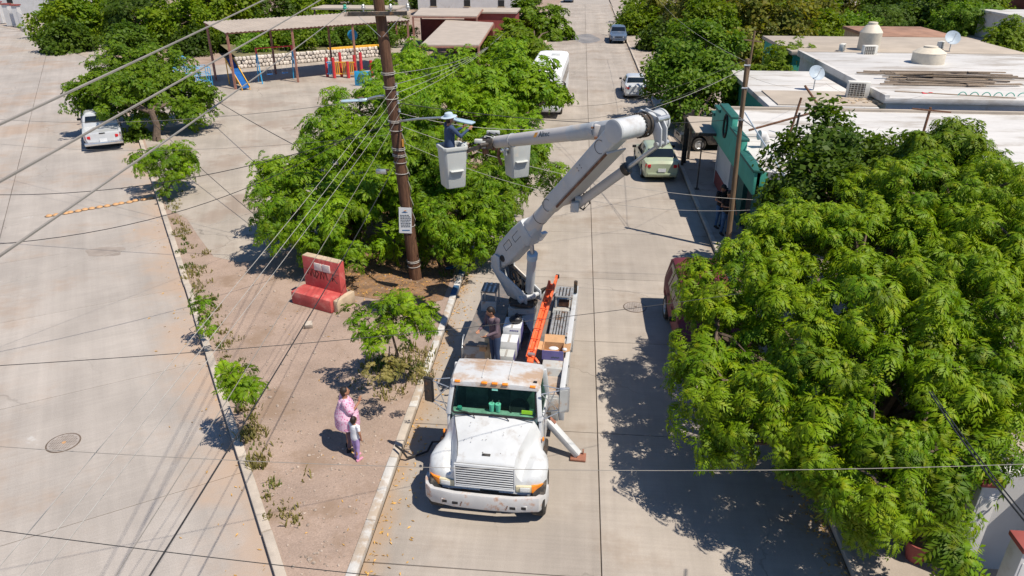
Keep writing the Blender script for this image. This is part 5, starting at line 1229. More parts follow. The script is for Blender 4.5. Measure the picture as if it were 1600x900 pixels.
# things standing on the roofs
def tank(label, p, r, h, z0):
    t = thing('water_tank', label, 'water tank', (p.x, p.y, z0))
    MB().lathe((0, 0, 0), (0, 0, 1), [(0, r * .96), (h * .1, r), (h * .7, r), (h * .72, r * 1.02), (h * .75, r * .98), (h * .95, r * .62), (h, r * .5)], 24).build('tank_body', M['cream_tank'], t, smooth=True)
    MB().lathe((0, 0, h), (0, 0, 1), [(0, r * .42), (h * .09, r * .42), (h * .10, r * .36), (h * .1, .01)], 20).build('lid', M['cream_tank'], t, smooth=True); return t
tank('tall cream water tank behind a condenser unit at the back of the roofs', G(1356, 78, 3.4), .72, 1.75, 3.3)
tank('low beige water tank on the white roof beside the blue grey dish', G(1448, 101, 3.4), .92, 1.0, 3.4)
def ac(label, p, z, rot, s=1.0):
    t = thing('condenser_unit', label, 'air conditioner', (p.x, p.y, z), rot, 'condenser units on the roofs')
    MB().box((0, 0, .36 * s), (.82 * s, .34 * s, .62 * s)).build('case', M['ac_white'], t, bevel=.02)
    g = MB().box((-.06 * s, -.18 * s, .36 * s), (.58 * s, .02, .52 * s)).build('grille', M['dark_metal'], t)
    for k in range(7): MB().box((-.06 * s, -.195 * s, .36 * s + (-.24 + .08 * k) * s), (.58 * s, .012, .014)).build('grille_bar', M['ac_white'], g)
    for k in range(5): MB().box((-.06 * s + (-.24 + .12 * k) * s, -.195 * s, .36 * s), (.014, .012, .52 * s)).build('grille_bar', M['ac_white'], g)
    for x in (-.3, .3): MB().box((x * s, 0, .03), (.06, .4 * s, .06)).build('foot', M['rust'], t)
    return t
ac('condenser unit with a square grille on the tan patch of roof', G(1338, 152, 3.15), 3.1, R(-10), 1.25)
ac('condenser unit in front of the tall cream water tank', G(1357, 87, 3.4), 3.32, R(5), 1.1)
ac('small condenser unit left of the tall cream water tank', G(1315, 80, 3.4), 3.32, R(60), .85)
ac('condenser unit beside the right hand dish', G(1468, 78, 3.4), 3.4, R(50), .85)
def dish(label, p, z, r, az):
    t = thing('satellite_dish', label, 'satellite dish', (p.x, p.y, z), az, 'satellite dishes on the roofs')
    MB().cyl((0, 0, 0), (0, 0, .75), .03, seg=8).build('mast', M['steel'], t)
    n = Vector((0, -.8, .55)).normalized()
    MB().lathe(Vector((0, 0, .85)), n, [(0, .01), (.02, r * .5), (.09, r), (.10, r), (.035, r * .5), (.015, .01)], 24).build('reflector', M['dish'], t, smooth=True)
    MB().tube([Vector((0, 0, .85)) - Vector((0, 0, r * .8)), Vector((0, 0, .85)) + n * .55], .015, 5).box(Vector((0, 0, .85)) + n * .57, (.07, .1, .07)).build('feed_arm', M['steel'], t); return t
dish('blue grey dish at the left edge of the white roofs', G(1271, 139, 3.15), 3.1, .42, R(10)); dish('blue grey dish beside the low beige tank', G(1483, 80, 3.4), 3.4, .50, R(-5))
# lumber pile: each board its own piece
lp_ = thing('lumber_pile', 'loose pile of weathered boards lying on the white roof', 'lumber pile', G(1485, 128, 3.45))
r_ = random.Random(3)
for k in range(44):
    L_ = r_.uniform(1.6, 5.5); y = r_.gauss(0, .75); x = r_.uniform(-1.9, 1.9)
    MB().box((0, 0, 0), (L_, r_.uniform(.08, .2), r_.uniform(.04, .09)), Matrix.Rotation(R(r_.uniform(-13, 9)), 3, 'Z')).build('board', M['grey_wood'], lp_).location = (x, y, .05 + .085 * (k % 7) * max(.2, 1 - abs(y) / 1.8))
bd = thing('loose_plank', 'single long plank lying across the white roof below the lumber pile', 'plank', G(1490, 150, 3.45), R(-14)); MB().box((0, 0, .06), (5.2, .16, .05)).build('board', M['grey_wood'], bd)
gr_ = thing('hoop_rack', 'row of small green pipe hoops standing on the roof edge', 'rack', G(1555, 160, 3.2))
for k in range(6): MB().tube([Vector((-1.6 + .55 * k + .26 * math.cos(t), 0, .05 + .42 * math.sin(t))) for t in [math.pi * j / 10 for j in range(11)]], .022, 6).build('hoop', M['teal'], gr_)
MB().box((-2.6, 0, .06), (1.9, .14, .1)).box((.1, 0, .03), (3.6, .2, .05)).build('base_rail', M['teal'], gr_)
rc = thing('red_cloth', 'crumpled red cloth on the roof edge beside the thin mast', 'cloth', G(1446, 154, 3.25)); MB().box((0, 0, .15), (.55, .3, .22), Matrix.Rotation(R(12), 3, 'Y')).box((.2, .05, .2), (.25, .2, .2)).build('fold', M['red_play'], rc, bevel=.06)
rub = MB()
for k in range(110):
    c = G(r_.uniform(1300, 1440), r_.uniform(150, 164), 3.12); rub.box((c.x, c.y, 3.14), (r_.uniform(.08, .3), r_.uniform(.06, .2), r_.uniform(.04, .12)), Matrix.Rotation(r_.uniform(0, 3), 3, 'Z'))
stuff(rub.build('roof_rubble', M['raw_concrete']))
ms = thing('meter_mast', 'thin leaning mast with a pale meter box at the front of the white roof', 'mast', (12.0, 26.2, 3.0))
MB().tube([(0, 0, 0), (.12, .05, 2.1)], .045, 8).build('mast_pipe', M['rust'], ms); MB().box((.02, -.08, .55), (.34, .16, .5)).build('meter_box', M['ac_white'], ms, bevel=.02); MB().bar((-.5, 0, 2.05), (.8, 0, 1.95), .05).build('cross_bar', M['rust'], ms)
vt_ = thing('roof_ventilator', 'white ribbed ventilator duct on the shop roof behind the parapet', 'ventilator', (7.3, 28.3, 3.0)); MB().tube([(0, 0, 0), (0, 0, .35), (-.12, -.05, .52), (-.3, -.1, .55)], [.17, .17, .17, .19], 14).build('duct', M['white_wall'], vt_, smooth=True); MB().lathe((0, 0, .3), (0, 0, 1), [(0, .19), (.04, .19)], 14).build('duct_ring', M['ac_white'], vt_)
fr_ = thing('pipe_frame', 'rusty pipe frame standing behind the shop parapet', 'pipe frame', (8.2, 29.0, 3.0))
for a, b in (((-1.2, 1.0, .3), (1.4, .6, 1.25)), ((-.2, -.9, 0), (.1, -.9, 2.0)), ((1.4, .6, 1.25), (.9, 1.6, 2.0))): MB().tube([a, b], .045, 8).build('pipe', M['rust'], fr_)
pt_ = thing('roof_post', 'dark post standing on the shop roof by the leafy tree', 'post', (7.6, 25.9, 3.0)); MB().cyl((0, 0, 0), (.08, 0, 1.9), .04, seg=8).build('post_shaft', M['dark_metal'], pt_); MB().box((.08, 0, 1.8), (.3, .04, .04)).build('arm', M['dark_metal'], pt_)
wl = thing('washing', 'red and white laundry hanging at the back of the shop roof', 'laundry', (8.2, 36.2, 2.2))
for k, m in enumerate(('white_box', 'red_play', 'red_play', 'denim', 'white_box')): MB().box((-.9 + .42 * k, 0, .35), (.34, .05, .75)).build('garment', M[m], wl, bevel=.02)
# right-hand utility pole, leaning at the kerb
rp = thing('utility_pole', 'slim weathered wooden pole standing in front of the teal shop', 'utility pole', (5.72, 25.2, .125))
rtop = AtY(1168, 92, 25.2) - Vector((5.72, 25.2, .125))
MB().tube([(0, 0, 0), rtop * .5, rtop], [.10, .085, .07], 12).build('pole_shaft', M['old_pole'], rp, smooth=True)
for f in (.97, .86, .70): MB().cyl(rtop * f + Vector((-.1, -.05, 0)), rtop * f + Vector((.1, -.05, 0)), .035, seg=8).build('spool_insulator', M['steel'], rp)
MB().bar(rtop * .72 + Vector((-.12, -.1, 0)), rtop * .72 + Vector((.5, -.15, -.4)), .03).build('bracket', M['steel'], rp)
RTOP = rtop + Vector((5.72, 25.2, .125))
sp_l = thing('utility_pole', 'thin grey pole at the back of the teal shop roof', 'utility pole', (8.3, 37.6, .125)); MB().tube([(0, 0, 0), (.1, 0, 6.2)], [.07, .05], 8).build('pole_shaft', M['old_pole'], sp_l); MB().bar((-.35, 0, 5.8), (.5, 0, 5.7), .06).build('crossarm', M['old_pole'], sp_l)

# ------------------------------------------------------------------ house front at the lower right
hw = thing('gate_house', 'white walled house front with red trim and an iron gate at the lower right', 'house', (6.85, 9.9, .125))
def hp_(x, y, z): return Vector((x - 6.85, y - 9.9, z - .125))
for y, z in ((10.05, 2.25), (8.75, 2.12)):
    pc_ = MB().box(hp_(7.0, y, z / 2), (.30, .34, z)).build('pillar', M['white_wall'], hw, bevel=.012)
    MB().box(hp_(7.0, y, z + .04), (.38, .42, .09)).build('pillar_cap', M['red_band'], pc_, bevel=.02); MB().box(hp_(7.0, y, z * .5), (.22, .36, z * .8)).build('fluted_face', M['white_wall'], pc_, bevel=.008)
MB().box(hp_(7.0, 11.9, .75), (.18, 3.4, 1.3)).build('boundary_wall', M['white_wall'], hw); MB().box(hp_(6.98, 11.9, .35), (.20, 3.5, .46)).build('red_dado', M['red_band'], hw)
MB().box(hp_(7.0, 14.6, .75), (.18, 1.4, 1.3)).build('boundary_wall', M['white_wall'], hw)
MB().box(hp_(7.75, 10.3, 1.2), (1.3, .16, 2.2)).build('side_wall', M['white_wall'], hw)
arch = [hp_(8.35, 10.2, .13), hp_(8.35, 10.2, 2.5), hp_(8.35, 7.6, 2.5), hp_(8.35, 7.6, .13), hp_(8.35, 8.2, .13)] + [hp_(8.35, 8.2 + .72 - .72 * math.cos(t), 1.3 + .62 * math.sin(t)) for t in [math.pi * k / 12 for k in range(13)]] + [hp_(8.35, 9.64, .13)]
MB().prism(arch, (0, 0, 0), (.2, 0, 0)).build('arch_wall', M['white_wall'], hw)
MB().tube([hp_(8.34, 8.2 + .72 - .74 * math.cos(t), 1.3 + .64 * math.sin(t)) for t in [math.pi * k / 14 for k in range(15)]], .045, 6).build('arch_trim', M['red_band'], hw)
gt = MB().bar(hp_(8.4, 8.22, .2), hp_(8.4, 9.62, .2), .04).bar(hp_(8.4, 8.22, 1.3), hp_(8.4, 9.62, 1.3), .03).build('iron_gate', M['black'], hw)
for k in range(9):
    a = math.pi * k / 8; MB().tube([hp_(8.4, 8.92, .75), hp_(8.4, 8.92 - .66 * math.cos(a), .75 + 1.1 * math.sin(a)) if k not in (0, 8) else hp_(8.4, 8.92 - .68 * math.cos(a), .75)], .014, 5).build('gate_bar', M['black'], gt)
for k in range(5): MB().tube([hp_(8.4, 8.28 + .32 * k, .2), hp_(8.4, 8.28 + .32 * k, 1.0)], .014, 5).build('gate_bar', M['black'], gt)
MB().box(hp_(9.4, 8.9, 2.55), (2.3, 3.0, .12)).build('porch_roof', M['roof_white'], hw); MB().box(hp_(8.22, 8.9, 2.57), (.1, 3.1, .2)).build('roof_trim', M['red_band'], hw)
MB().box(hp_(10.6, 8.9, 1.3), (.16, 3.2, 2.4)).build('back_wall', M['body_grey'], hw)
pot = thing('plant_pot', 'large red clay pot on the shaded pavement by the white gate pillar', 'plant pot', (6.45, 10.35, .125)); MB().lathe((0, 0, 0), (0, 0, 1), [(0, .15), (.35, .22), (.4, .24), (.44, .24), (.44, .19), (.38, .18), (.38, .01)], 18).build('pot_body', M['red_band'], pot, smooth=True); MB().lathe((0, 0, .385), (0, 0, 1), [(0, .18), (.01, .01)], 14).build('soil', M['bed'], pot)

M['terrace'] = mat('terrace_soil', (.16, .14, .07), .95, var=.3, scale=.6, coord='World')
# ------------------------------------------------------------------ playground
ra, rb_, rc_, rd_ = G(352, 51, 4.2), G(641, 31, 4.2), G(641, 17, 4.2), G(327, 40, 4.2)
e1 = (rb_ - ra); e2 = Vector((-e1.y, e1.x, 0)).normalized() * 5.2
pv = thing('playground_shelter', 'long corrugated sheet roof on brown posts over the playground', 'shelter', (ra.x, ra.y, .12))
o_ = Vector((ra.x, ra.y, .12)); up_e = Vector((0, 0, .35))
n_ = 96; rgs = []
for k in range(n_ + 1):
    p = ra + e1 * (k / n_) - o_ + Vector((0, 0, .03 * (1 if k % 2 else -1))); q = p + e2 + up_e
    rgs.append([p, q, q - Vector((0, 0, .02)), p - Vector((0, 0, .02))])
MB().rings(rgs).build('roof_sheet', M['sheet_tan'], pv)
for f in (0, .33, .66, 1):
    for g in (0.04, .96):
        p = ra + e1 * min(.99, max(.01, f)) + e2 * g - o_; MB().bar(Vector((p.x, p.y, 0)), p + up_e * g - Vector((0, 0, .06)), .14).build('post', M['post_brown'], pv)
for g in (.04, .5, .96): MB().bar(ra + e2 * g + up_e * g - o_ - Vector((0, 0, .09)), rb_ + e2 * g + up_e * g - o_ - Vector((0, 0, .09)), .08, .12).build('beam', M['post_brown'], pv)
cf = thing('climbing_frame', 'blue tubular climbing frame with a taller tower', 'climbing frame', G(325, 140, .13), R(40))
mb = []
for x in range(4):
    for y in range(3):
        h = 2.4 if x < 2 else 1.6
        if x == 0: h = 2.4
        MB().cyl((x * .75 - 1.9, y * .75 - .2, 0), (x * .75 - 1.9, y * .75 - .2, h), .026, seg=6).build('upright', M['blue_play'], cf)
for z in (.55, 1.1, 1.6, 2.0, 2.4):
    xm = 3 if z <= 1.6 else 1
    for y in range(3): MB().cyl((-1.9, y * .75 - .2, z), (xm * .75 - 1.9, y * .75 - .2, z), .024, seg=6).build('rung', M['blue_play'], cf)
    for x in range(xm + 1): MB().cyl((x * .75 - 1.9, -.2, z), (x * .75 - 1.9, 1.3, z), .024, seg=6).build('rung', M['blue_play'], cf)
sl0, sl1 = AtY(358, 92, 55.6), G(384, 137, .30)
sd_ = thing('slide', 'blue playground slide beside the front shelter post', 'slide', (sl1.x, sl1.y, .12)); o_ = Vector((sl1.x, sl1.y, .12)); dd = (sl1 - sl0); sx = dd.cross(Vector((0, 0, 1))).normalized()
MB().prism([sl0 - sx * .28 - o_, sl0 + sx * .28 - o_, sl1 + sx * .28 - o_, sl1 - sx * .28 - o_], (0, 0, 0), (0, 0, -.04)).build('chute', M['blue_deep'], sd_)
for s in (-1, 1):
    MB().bar(sl0 + sx * s * .3 - o_ + Vector((0, 0, .06)), sl1 + sx * s * .3 - o_ + Vector((0, 0, .06)), .05, .14).build('rail', M['yellow_play'], sd_)
    MB().bar(sl0 + sx * s * .28 - o_, Vector((sl0.x, sl0.y, .12)) + sx * s * .28 - o_ - dd.normalized() * .0, .06).build('leg', M['yellow_play'], sd_); MB().bar(sl1 + sx * s * .28 - o_, Vector((sl1.x, sl1.y, .12)) + sx * s * .28 - o_, .06).build('leg', M['yellow_play'], sd_)
sw = thing('swing_set', 'swing set with blue legs and a red top bar under the shelter', 'swing set', G(435, 127, .12), R(38))
for x in (-1.4, 1.4):
    for s in (-1, 1): MB().bar((x, s * .55, 0), (x, s * .06, 2.3), .07).build('leg', M['blue_play'], sw)
    MB().box((x, 0, 2.4), (.1, .22, .5)).build('corner_plate', M['red_play'], sw)
MB().cyl((-1.4, 0, 2.6), (1.4, 0, 2.6), .05, seg=8).build('top_bar', M['red_play'], sw)
for x in (-.6, .6):
    st_ = MB().box((x, 0, .6), (.45, .2, .04)).build('seat', M['blue_deep'], sw)
    for s in (-1, 1): MB().cyl((x + s * .2, 0, .6), (x + s * .2, 0, 2.6), .008, seg=4).build('chain', M['steel'], st_)
pp = thing('play_structure', 'ring of red posts with blue and yellow play panels', 'play structure', G(540, 120, .13))
for k, (px, h, m) in enumerate(((512, 1.5, 'red_play'), (523, 1.6, 'red_play'), (534, 1.9, 'red_play'), (545, 1.3, 'red_play'), (556, 1.7, 'red_play'), (566, 2.0, 'red_play'), (581, 1.3, 'red_play'))):
    p = G(px, 121 + (k % 2) * 2 - 1, .13) - G(540, 120, .13); MB().cyl(p, p + Vector((0, 0, h)), .12, seg=10).build('post', M[m], pp)
for a, b, m, z in ((512, 523, 'blue_play', .75), (523, 534, 'leaf_bright', .7), (534, 545, 'yellow_play', .7), (545, 556, 'yellow_play', .8)):
    pa = G(a, 121, .13) - G(540, 120, .13); pb = G(b, 121, .13) - G(540, 120, .13)
    for j in range(3): MB().bar(pa + (pb - pa) * (.25 + .25 * j) + Vector((0, 0, .2)), pa + (pb - pa) * (.25 + .25 * j) + Vector((0, 0, 1.25)), .12, .05).build('panel_bar', M['yellow_play'] if m == 'leaf_bright' else M[m], pp)
    MB().bar(pa + Vector((0, 0, 1.2)), pb + Vector((0, 0, 1.2)), .06).bar(pa + Vector((0, 0, .3)), pb + Vector((0, 0, .3)), .06).build('rail', M['yellow_play'] if m == 'leaf_bright' else M[m], pp)
pd = thing('play_board', 'blue panel with a round opening at the end of the play posts', 'play panel', G(568, 134, .13)); MB().box((0, 0, .55), (1.3, .08, 1.1)).build('board', M['blue_play'], pd, bevel=.02); MB().tube([(.3 * math.cos(t), -.05, .55 + .3 * math.sin(t)) for t in [2 * math.pi * k / 20 for k in range(21)]], .06, 6).build('ring', M['blue_deep'], pd)
ds = thing('round_sign', 'round blue sign on a pole behind the play panels', 'sign', G(555, 100, .12)); MB().cyl((0, 0, 0), (0, 0, 2.4), .05, seg=8).build('pole', M['blue_deep'], ds); MB().cyl((0, -.05, 2.5), (0, .03, 2.5), .45, seg=20).build('disc', M['blue_play'], ds)
wa_ = thing('stone_wall', 'low whitewashed rubble wall behind the playground', 'wall', G(480, 98, .12))
w0, w1 = G(372, 107, .12) - G(480, 98, .12), G(592, 88, .12) - G(480, 98, .12)
nst = 42
for row in range(3):
    for k in range(nst):
        f0 = (k + (row % 2) * .5) / nst
        c = w0 + (w1 - w0) * f0 + Vector((rng.uniform(-.05, .05), rng.uniform(-.08, .08), .17 + .32 * row))
        MB().box((0, 0, 0), ((w1 - w0).length / nst * rng.uniform(.85, .98), .4, .30), Matrix.Rotation(math.atan2((w1 - w0).y, (w1 - w0).x) + rng.uniform(-.06, .06), 3, 'Z')).build('stone', M['stone_white'], wa_, bevel=.05, bseg=1).location = c
ya, yb = w0 + (w1 - w0) * .62, w1
MB().bar(ya + Vector((0, .15, 1.02)), yb + Vector((0, .15, 1.02)), .45, .16).build('painted_coping', M['yellow_play'], wa_)
fl = flat('terrace_ground', [G(*p, .9).xy for p in ((372, 92), (600, 72), (640, 40), (330, 60))], .95, M['terrace']); struct(fl)
# carports and houses behind the plaza
def shed(name, label, cat, pts, z, m, post_m, wall=None):
    P = [G(*p, z) for p in pts]; o = Vector((P[0].x, P[0].y, .12)); t = thing(name, label, cat, o)
    MB().prism([p - o for p in P], (0, 0, 0), (0, 0, -.10)).build('roof_sheet', m, t)
    for p in P: MB().bar(Vector((p.x, p.y, .12)) - o, p - o - Vector((0, 0, .1)), .16).build('post', post_m, t)
    for a, b in zip(P, P[1:] + P[:1]): MB().bar(a - o - Vector((0, 0, .16)), b - o - Vector((0, 0, .16)), .1, .12).build('beam', post_m, t)
    if wall:
        a, b = P[wall[0]], P[wall[1]]; MB().bar(Vector((a.x, a.y, 1.3)) - o, Vector((b.x, b.y, 1.3)) - o, .2, 2.3).build('wall', M['red_band'], t)
    return t
shed('carport', 'tan flat carport roof in front of the red walled house', 'carport', ((657, 70), (748, 70), (771, 35), (697, 31)), 3.2, M['sheet_tan'], M['post_brown'], (2, 3))
shed('carport', 'farther tan corrugated carport roof beside the low white house', 'carport', ((645, 24), (745, 25), (754, 13), (657, 12)), 3.6, M['sheet_tan'], M['post_brown'], (2, 3))
rh = thing('red_house', 'dull red walled house behind the carport', 'house', (-9.6, 84, .12)); MB().box((0, 0, 1.6), (5.5, 5, 3.0)).build('wall', M['red_band'], rh); MB().box((0, 0, 3.15), (5.8, 5.4, .16)).build('roof', M['roof_tan'], rh); MB().box((2.77, -.5, 1.6), (.05, 1.2, 1.1)).build('window', M['black'], rh); MB().box((0, -2.53, .5), (5.52, .04, .7)).build('white_band', M['white_wall'], rh)
roof_house('white_house', 'low white house with a flat roof beyond the carports', -24, -9, 112, 124, 3.6, M['roof_tan'], M['white_wall'])
roof_house('white_house', 'pale house behind the trees left of the street end', -40, -27, 120, 132, 3.4, M['roof_white'], M['white_wall'])
gh = thing('gate_wall', 'white gate pillars and low fence at the upper left corner', 'fence', G(20, 40, .1))
for px, py in ((4, 36), (18, 40), (33, 42)): p = G(px, py, .1) - G(20, 40, .1); MB().box(p + Vector((0, 0, 1.3)), (.7, .7, 2.6)).build('gate_pillar', M['white_wall'], gh); MB().box(p + Vector((0, 0, 2.65)), (.9, .9, .15)).build('pillar_cap', M['red_band'], gh)
for a, b in (((18, 40), (33, 42)), ((33, 42), (42, 50))):
    pa = G(*a, .1) - G(20, 40, .1); pb = G(*b, .1) - G(20, 40, .1)
    for j in range(8): q = pa + (pb - pa) * (j + .5) / 8; MB().box(q + Vector((0, 0, 1.0)), (.12, .12, 1.9)).build('fence_bar', M['white_wall'], gh)
roof_house('corner_house', 'house with a brown roof in the upper left corner behind the white gate', -96, -76, 110, 124, 3.8, M['roof_rust'], M['white_wall'])
struct(flat('corner_pavement', [G(*p, .02).xy for p in ((0, 42), (45, 50), (110, 80), (140, 92), (135, 70), (60, 30), (0, 25))], .02, M['pavement']))
br = thing('shelter', 'grey tan roof among trees behind the yellow topped wall', 'shelter', G(530, 75, .9))
MB().box((0, 8, 3.0), (9, 4, .15)).build('roof_sheet', M['roof_tan'], br)
for x in (-4.2, 4.2): MB().box((x, 6.2, 1.5), (.15, .15, 3)).build('post', M['post_brown'], br)
# ------------------------------------------------------------------ trees
def frond_verts(az, L, elev, droop, npair, leaf_l, leaf_w, r_, base=Vector((0, 0, 0))):
    V = []; F = []
    d0 = Vector((math.cos(az), math.sin(az), 0)); side = Vector((-math.sin(az), math.cos(az), 0))
    def pt(t): return base + d0 * (L * t * math.cos(elev) * (1 - .12 * t)) + Vector((0, 0, L * (math.sin(elev) * t - droop * t * t)))
    for k in range(npair):
        t = .16 + .84 * (k + .5) / npair
        p = pt(t); tang = (pt(t + .05) - pt(t - .05)).normalized()
        ll = leaf_l * (0.65 + .7 * math.sin(math.pi * min(1, t * .9 + .05))) * r_.uniform(.85, 1.15)
        for sgn in (-1, 1):
            ld = (side * sgn * .83 + tang * .55 + Vector((0, 0, -.28 + r_.uniform(-.2, .2)))).normalized()
            wd = tang.cross(ld).cross(ld).normalized() * leaf_w
            i = len(V)
            V += [p, p + ld * ll * .45 + wd, p + ld * ll, p + ld * ll * .45 - wd + Vector((0, 0, -.006))]
            F += [(i, i + 1, i + 2), (i, i + 2, i + 3)]
    i = len(V); p = pt(.9)
    V += [p, p + side * leaf_w + d0 * leaf_l * .4, pt(1.0) + d0 * leaf_l * .6 + Vector((0, 0, -.03)), p - side * leaf_w + d0 * leaf_l * .4]
    F += [(i, i + 1, i + 2), (i, i + 2, i + 3)]
    return V, F
def spray(seed, nf, L, npair, leaf_l, leaf_w, dr=1.0):
    r_ = random.Random(seed); V = []; F = []
    for k in range(nf):
        az = 2 * math.pi * (k + r_.uniform(-.3, .3)) / nf * 1.0 + (0 if k % 2 else .2)
        v, f = frond_verts(az, L * r_.uniform(.75, 1.15), r_.uniform(.15, .95), r_.uniform(.55, 1.0) * dr, npair, leaf_l, leaf_w, r_, Vector((0, 0, r_.uniform(-.05, .04))))
        o = len(V); V += v; F += [tuple(a + o for a in q) for q in f]
    return np.array([tuple(v) for v in V], 'f'), np.array(F, 'i')
def clump(seed, n, rad, leaf_l, leaf_w):
    # broad simple leaves turned outwards
    r_ = random.Random(seed); V = []; F = []
    for _ in range(n):
        u = r_.uniform(-1, 1); a = r_.uniform(0, 6.28); q = math.sqrt(1 - u * u)
        c = Vector((q * math.cos(a), q * math.sin(a), u)) * rad * r_.random() ** .5; c.z *= .75
        d = Vector((r_.gauss(0, 1), r_.gauss(0, 1), r_.gauss(-.25, .5))).normalized(); up = Vector((r_.gauss(0, .45), r_.gauss(0, .45), 1)).normalized()
        w = d.cross(up).normalized() * leaf_w * r_.uniform(.8, 1.2); l = leaf_l * r_.uniform(.75, 1.2); i = len(V)
        V += [c, c + d * l * .45 + w, c + d * l, c + d * l * .45 - w - up * .15 * leaf_w]; F += [(i, i + 1, i + 2), (i, i + 2, i + 3)]
    return np.array([tuple(v) for v in V], 'f'), np.array(F, 'i')
SPR = {
    'neem': [spray(s, 9, .39, 7, .098, .0185, 1.25) for s in (1, 2, 3, 4)],
    'neem_mid': [spray(s, 7, .46, 6, .116, .024, 1.1) for s in (5, 6, 7)],
    'neem_far': [spray(s, 5, .75, 4, .27, .068) for s in (8, 9, 10)],
    'broad': [clump(s, 50, .42, .165, .052) for s in (11, 12, 13)],
    'broad_far': [clump(s, 30, .75, .40, .14) for s in (14, 15, 16)],
    'sapling': [spray(s, 7, .28, 7, .075, .013, .8) for s in (17, 18, 19)],
}
SPR_MESH = {}
def spray_mesh(kind, i, m):
    key = (kind, i, m.name)
    if key not in SPR_MESH:
        V, F = SPR[kind][i]; me = bpy.data.meshes.new('leaf_spray'); me.from_pydata(V.tolist(), [], F.tolist()); me.materials.append(m); SPR_MESH[key] = me
    return SPR_MESH[key]
def crown_points(blobs, n, r_, inner=.72, fill=.1, tuft=9, tr=.42):
    # shoots sit in tufts at the ends of branchlets: tuft centres lie on an uneven shell, the sprays hang round them
    w = [b[1][0] * b[1][1] + b[1][0] * b[1][2] + b[1][1] * b[1][2] for b in blobs]; T = sum(w); out = []
    def inside(p, c, k): return any(((p.x - c2[0]) / r2[0]) ** 2 + ((p.y - c2[1]) / r2[1]) ** 2 + ((p.z - c2[2]) / r2[2]) ** 2 < k * k for c2, r2 in blobs if c2 is not c)
    for (c, r), ww in zip(blobs, w):
        k = max(1, round(n * ww / T / tuft)); tries = 0
        while k > 0 and tries < n * 6:
            tries += 1
            u = r_.uniform(-.75, 1); a = r_.uniform(0, 6.283); q = math.sqrt(max(0, 1 - u * u)); d = Vector((q * math.cos(a), q * math.sin(a), u))
            nz = noise.noise(Vector(c) * 1.7 + d * 1.8) * .44 + r_.gauss(0, .09)
            if nz < -.22 and r_.random() < .7: continue
            sc = (r_.uniform(.3, .75) if r_.random() < fill else .95) * (1 + nz)
            p = Vector((c[0] + d.x * r[0] * sc, c[1] + d.y * r[1] * sc, c[2] + d.z * r[2] * sc))
            if inside(p, c, inner): continue
            nrm = Vector((d.x / r[0], d.y / r[1], d.z / r[2])).normalized(); k -= 1
            m = max(2, int(r_.gauss(tuft, tuft * .35))); rad = min(tr, max(r) * .6) * r_.uniform(.6, 1.5)
            for _ in range(m):
                e = Vector((r_.gauss(0, .55), r_.gauss(0, .55), r_.gauss(0, .4)))
                e = e * rad; e.z -= .35 * (e.x * e.x + e.y * e.y) / rad
                out.append((p + e, (nrm * .6 + Vector((e.x, e.y, 0)) / rad * .55 + Vector((0, 0, .15))).normalized()))
    return out
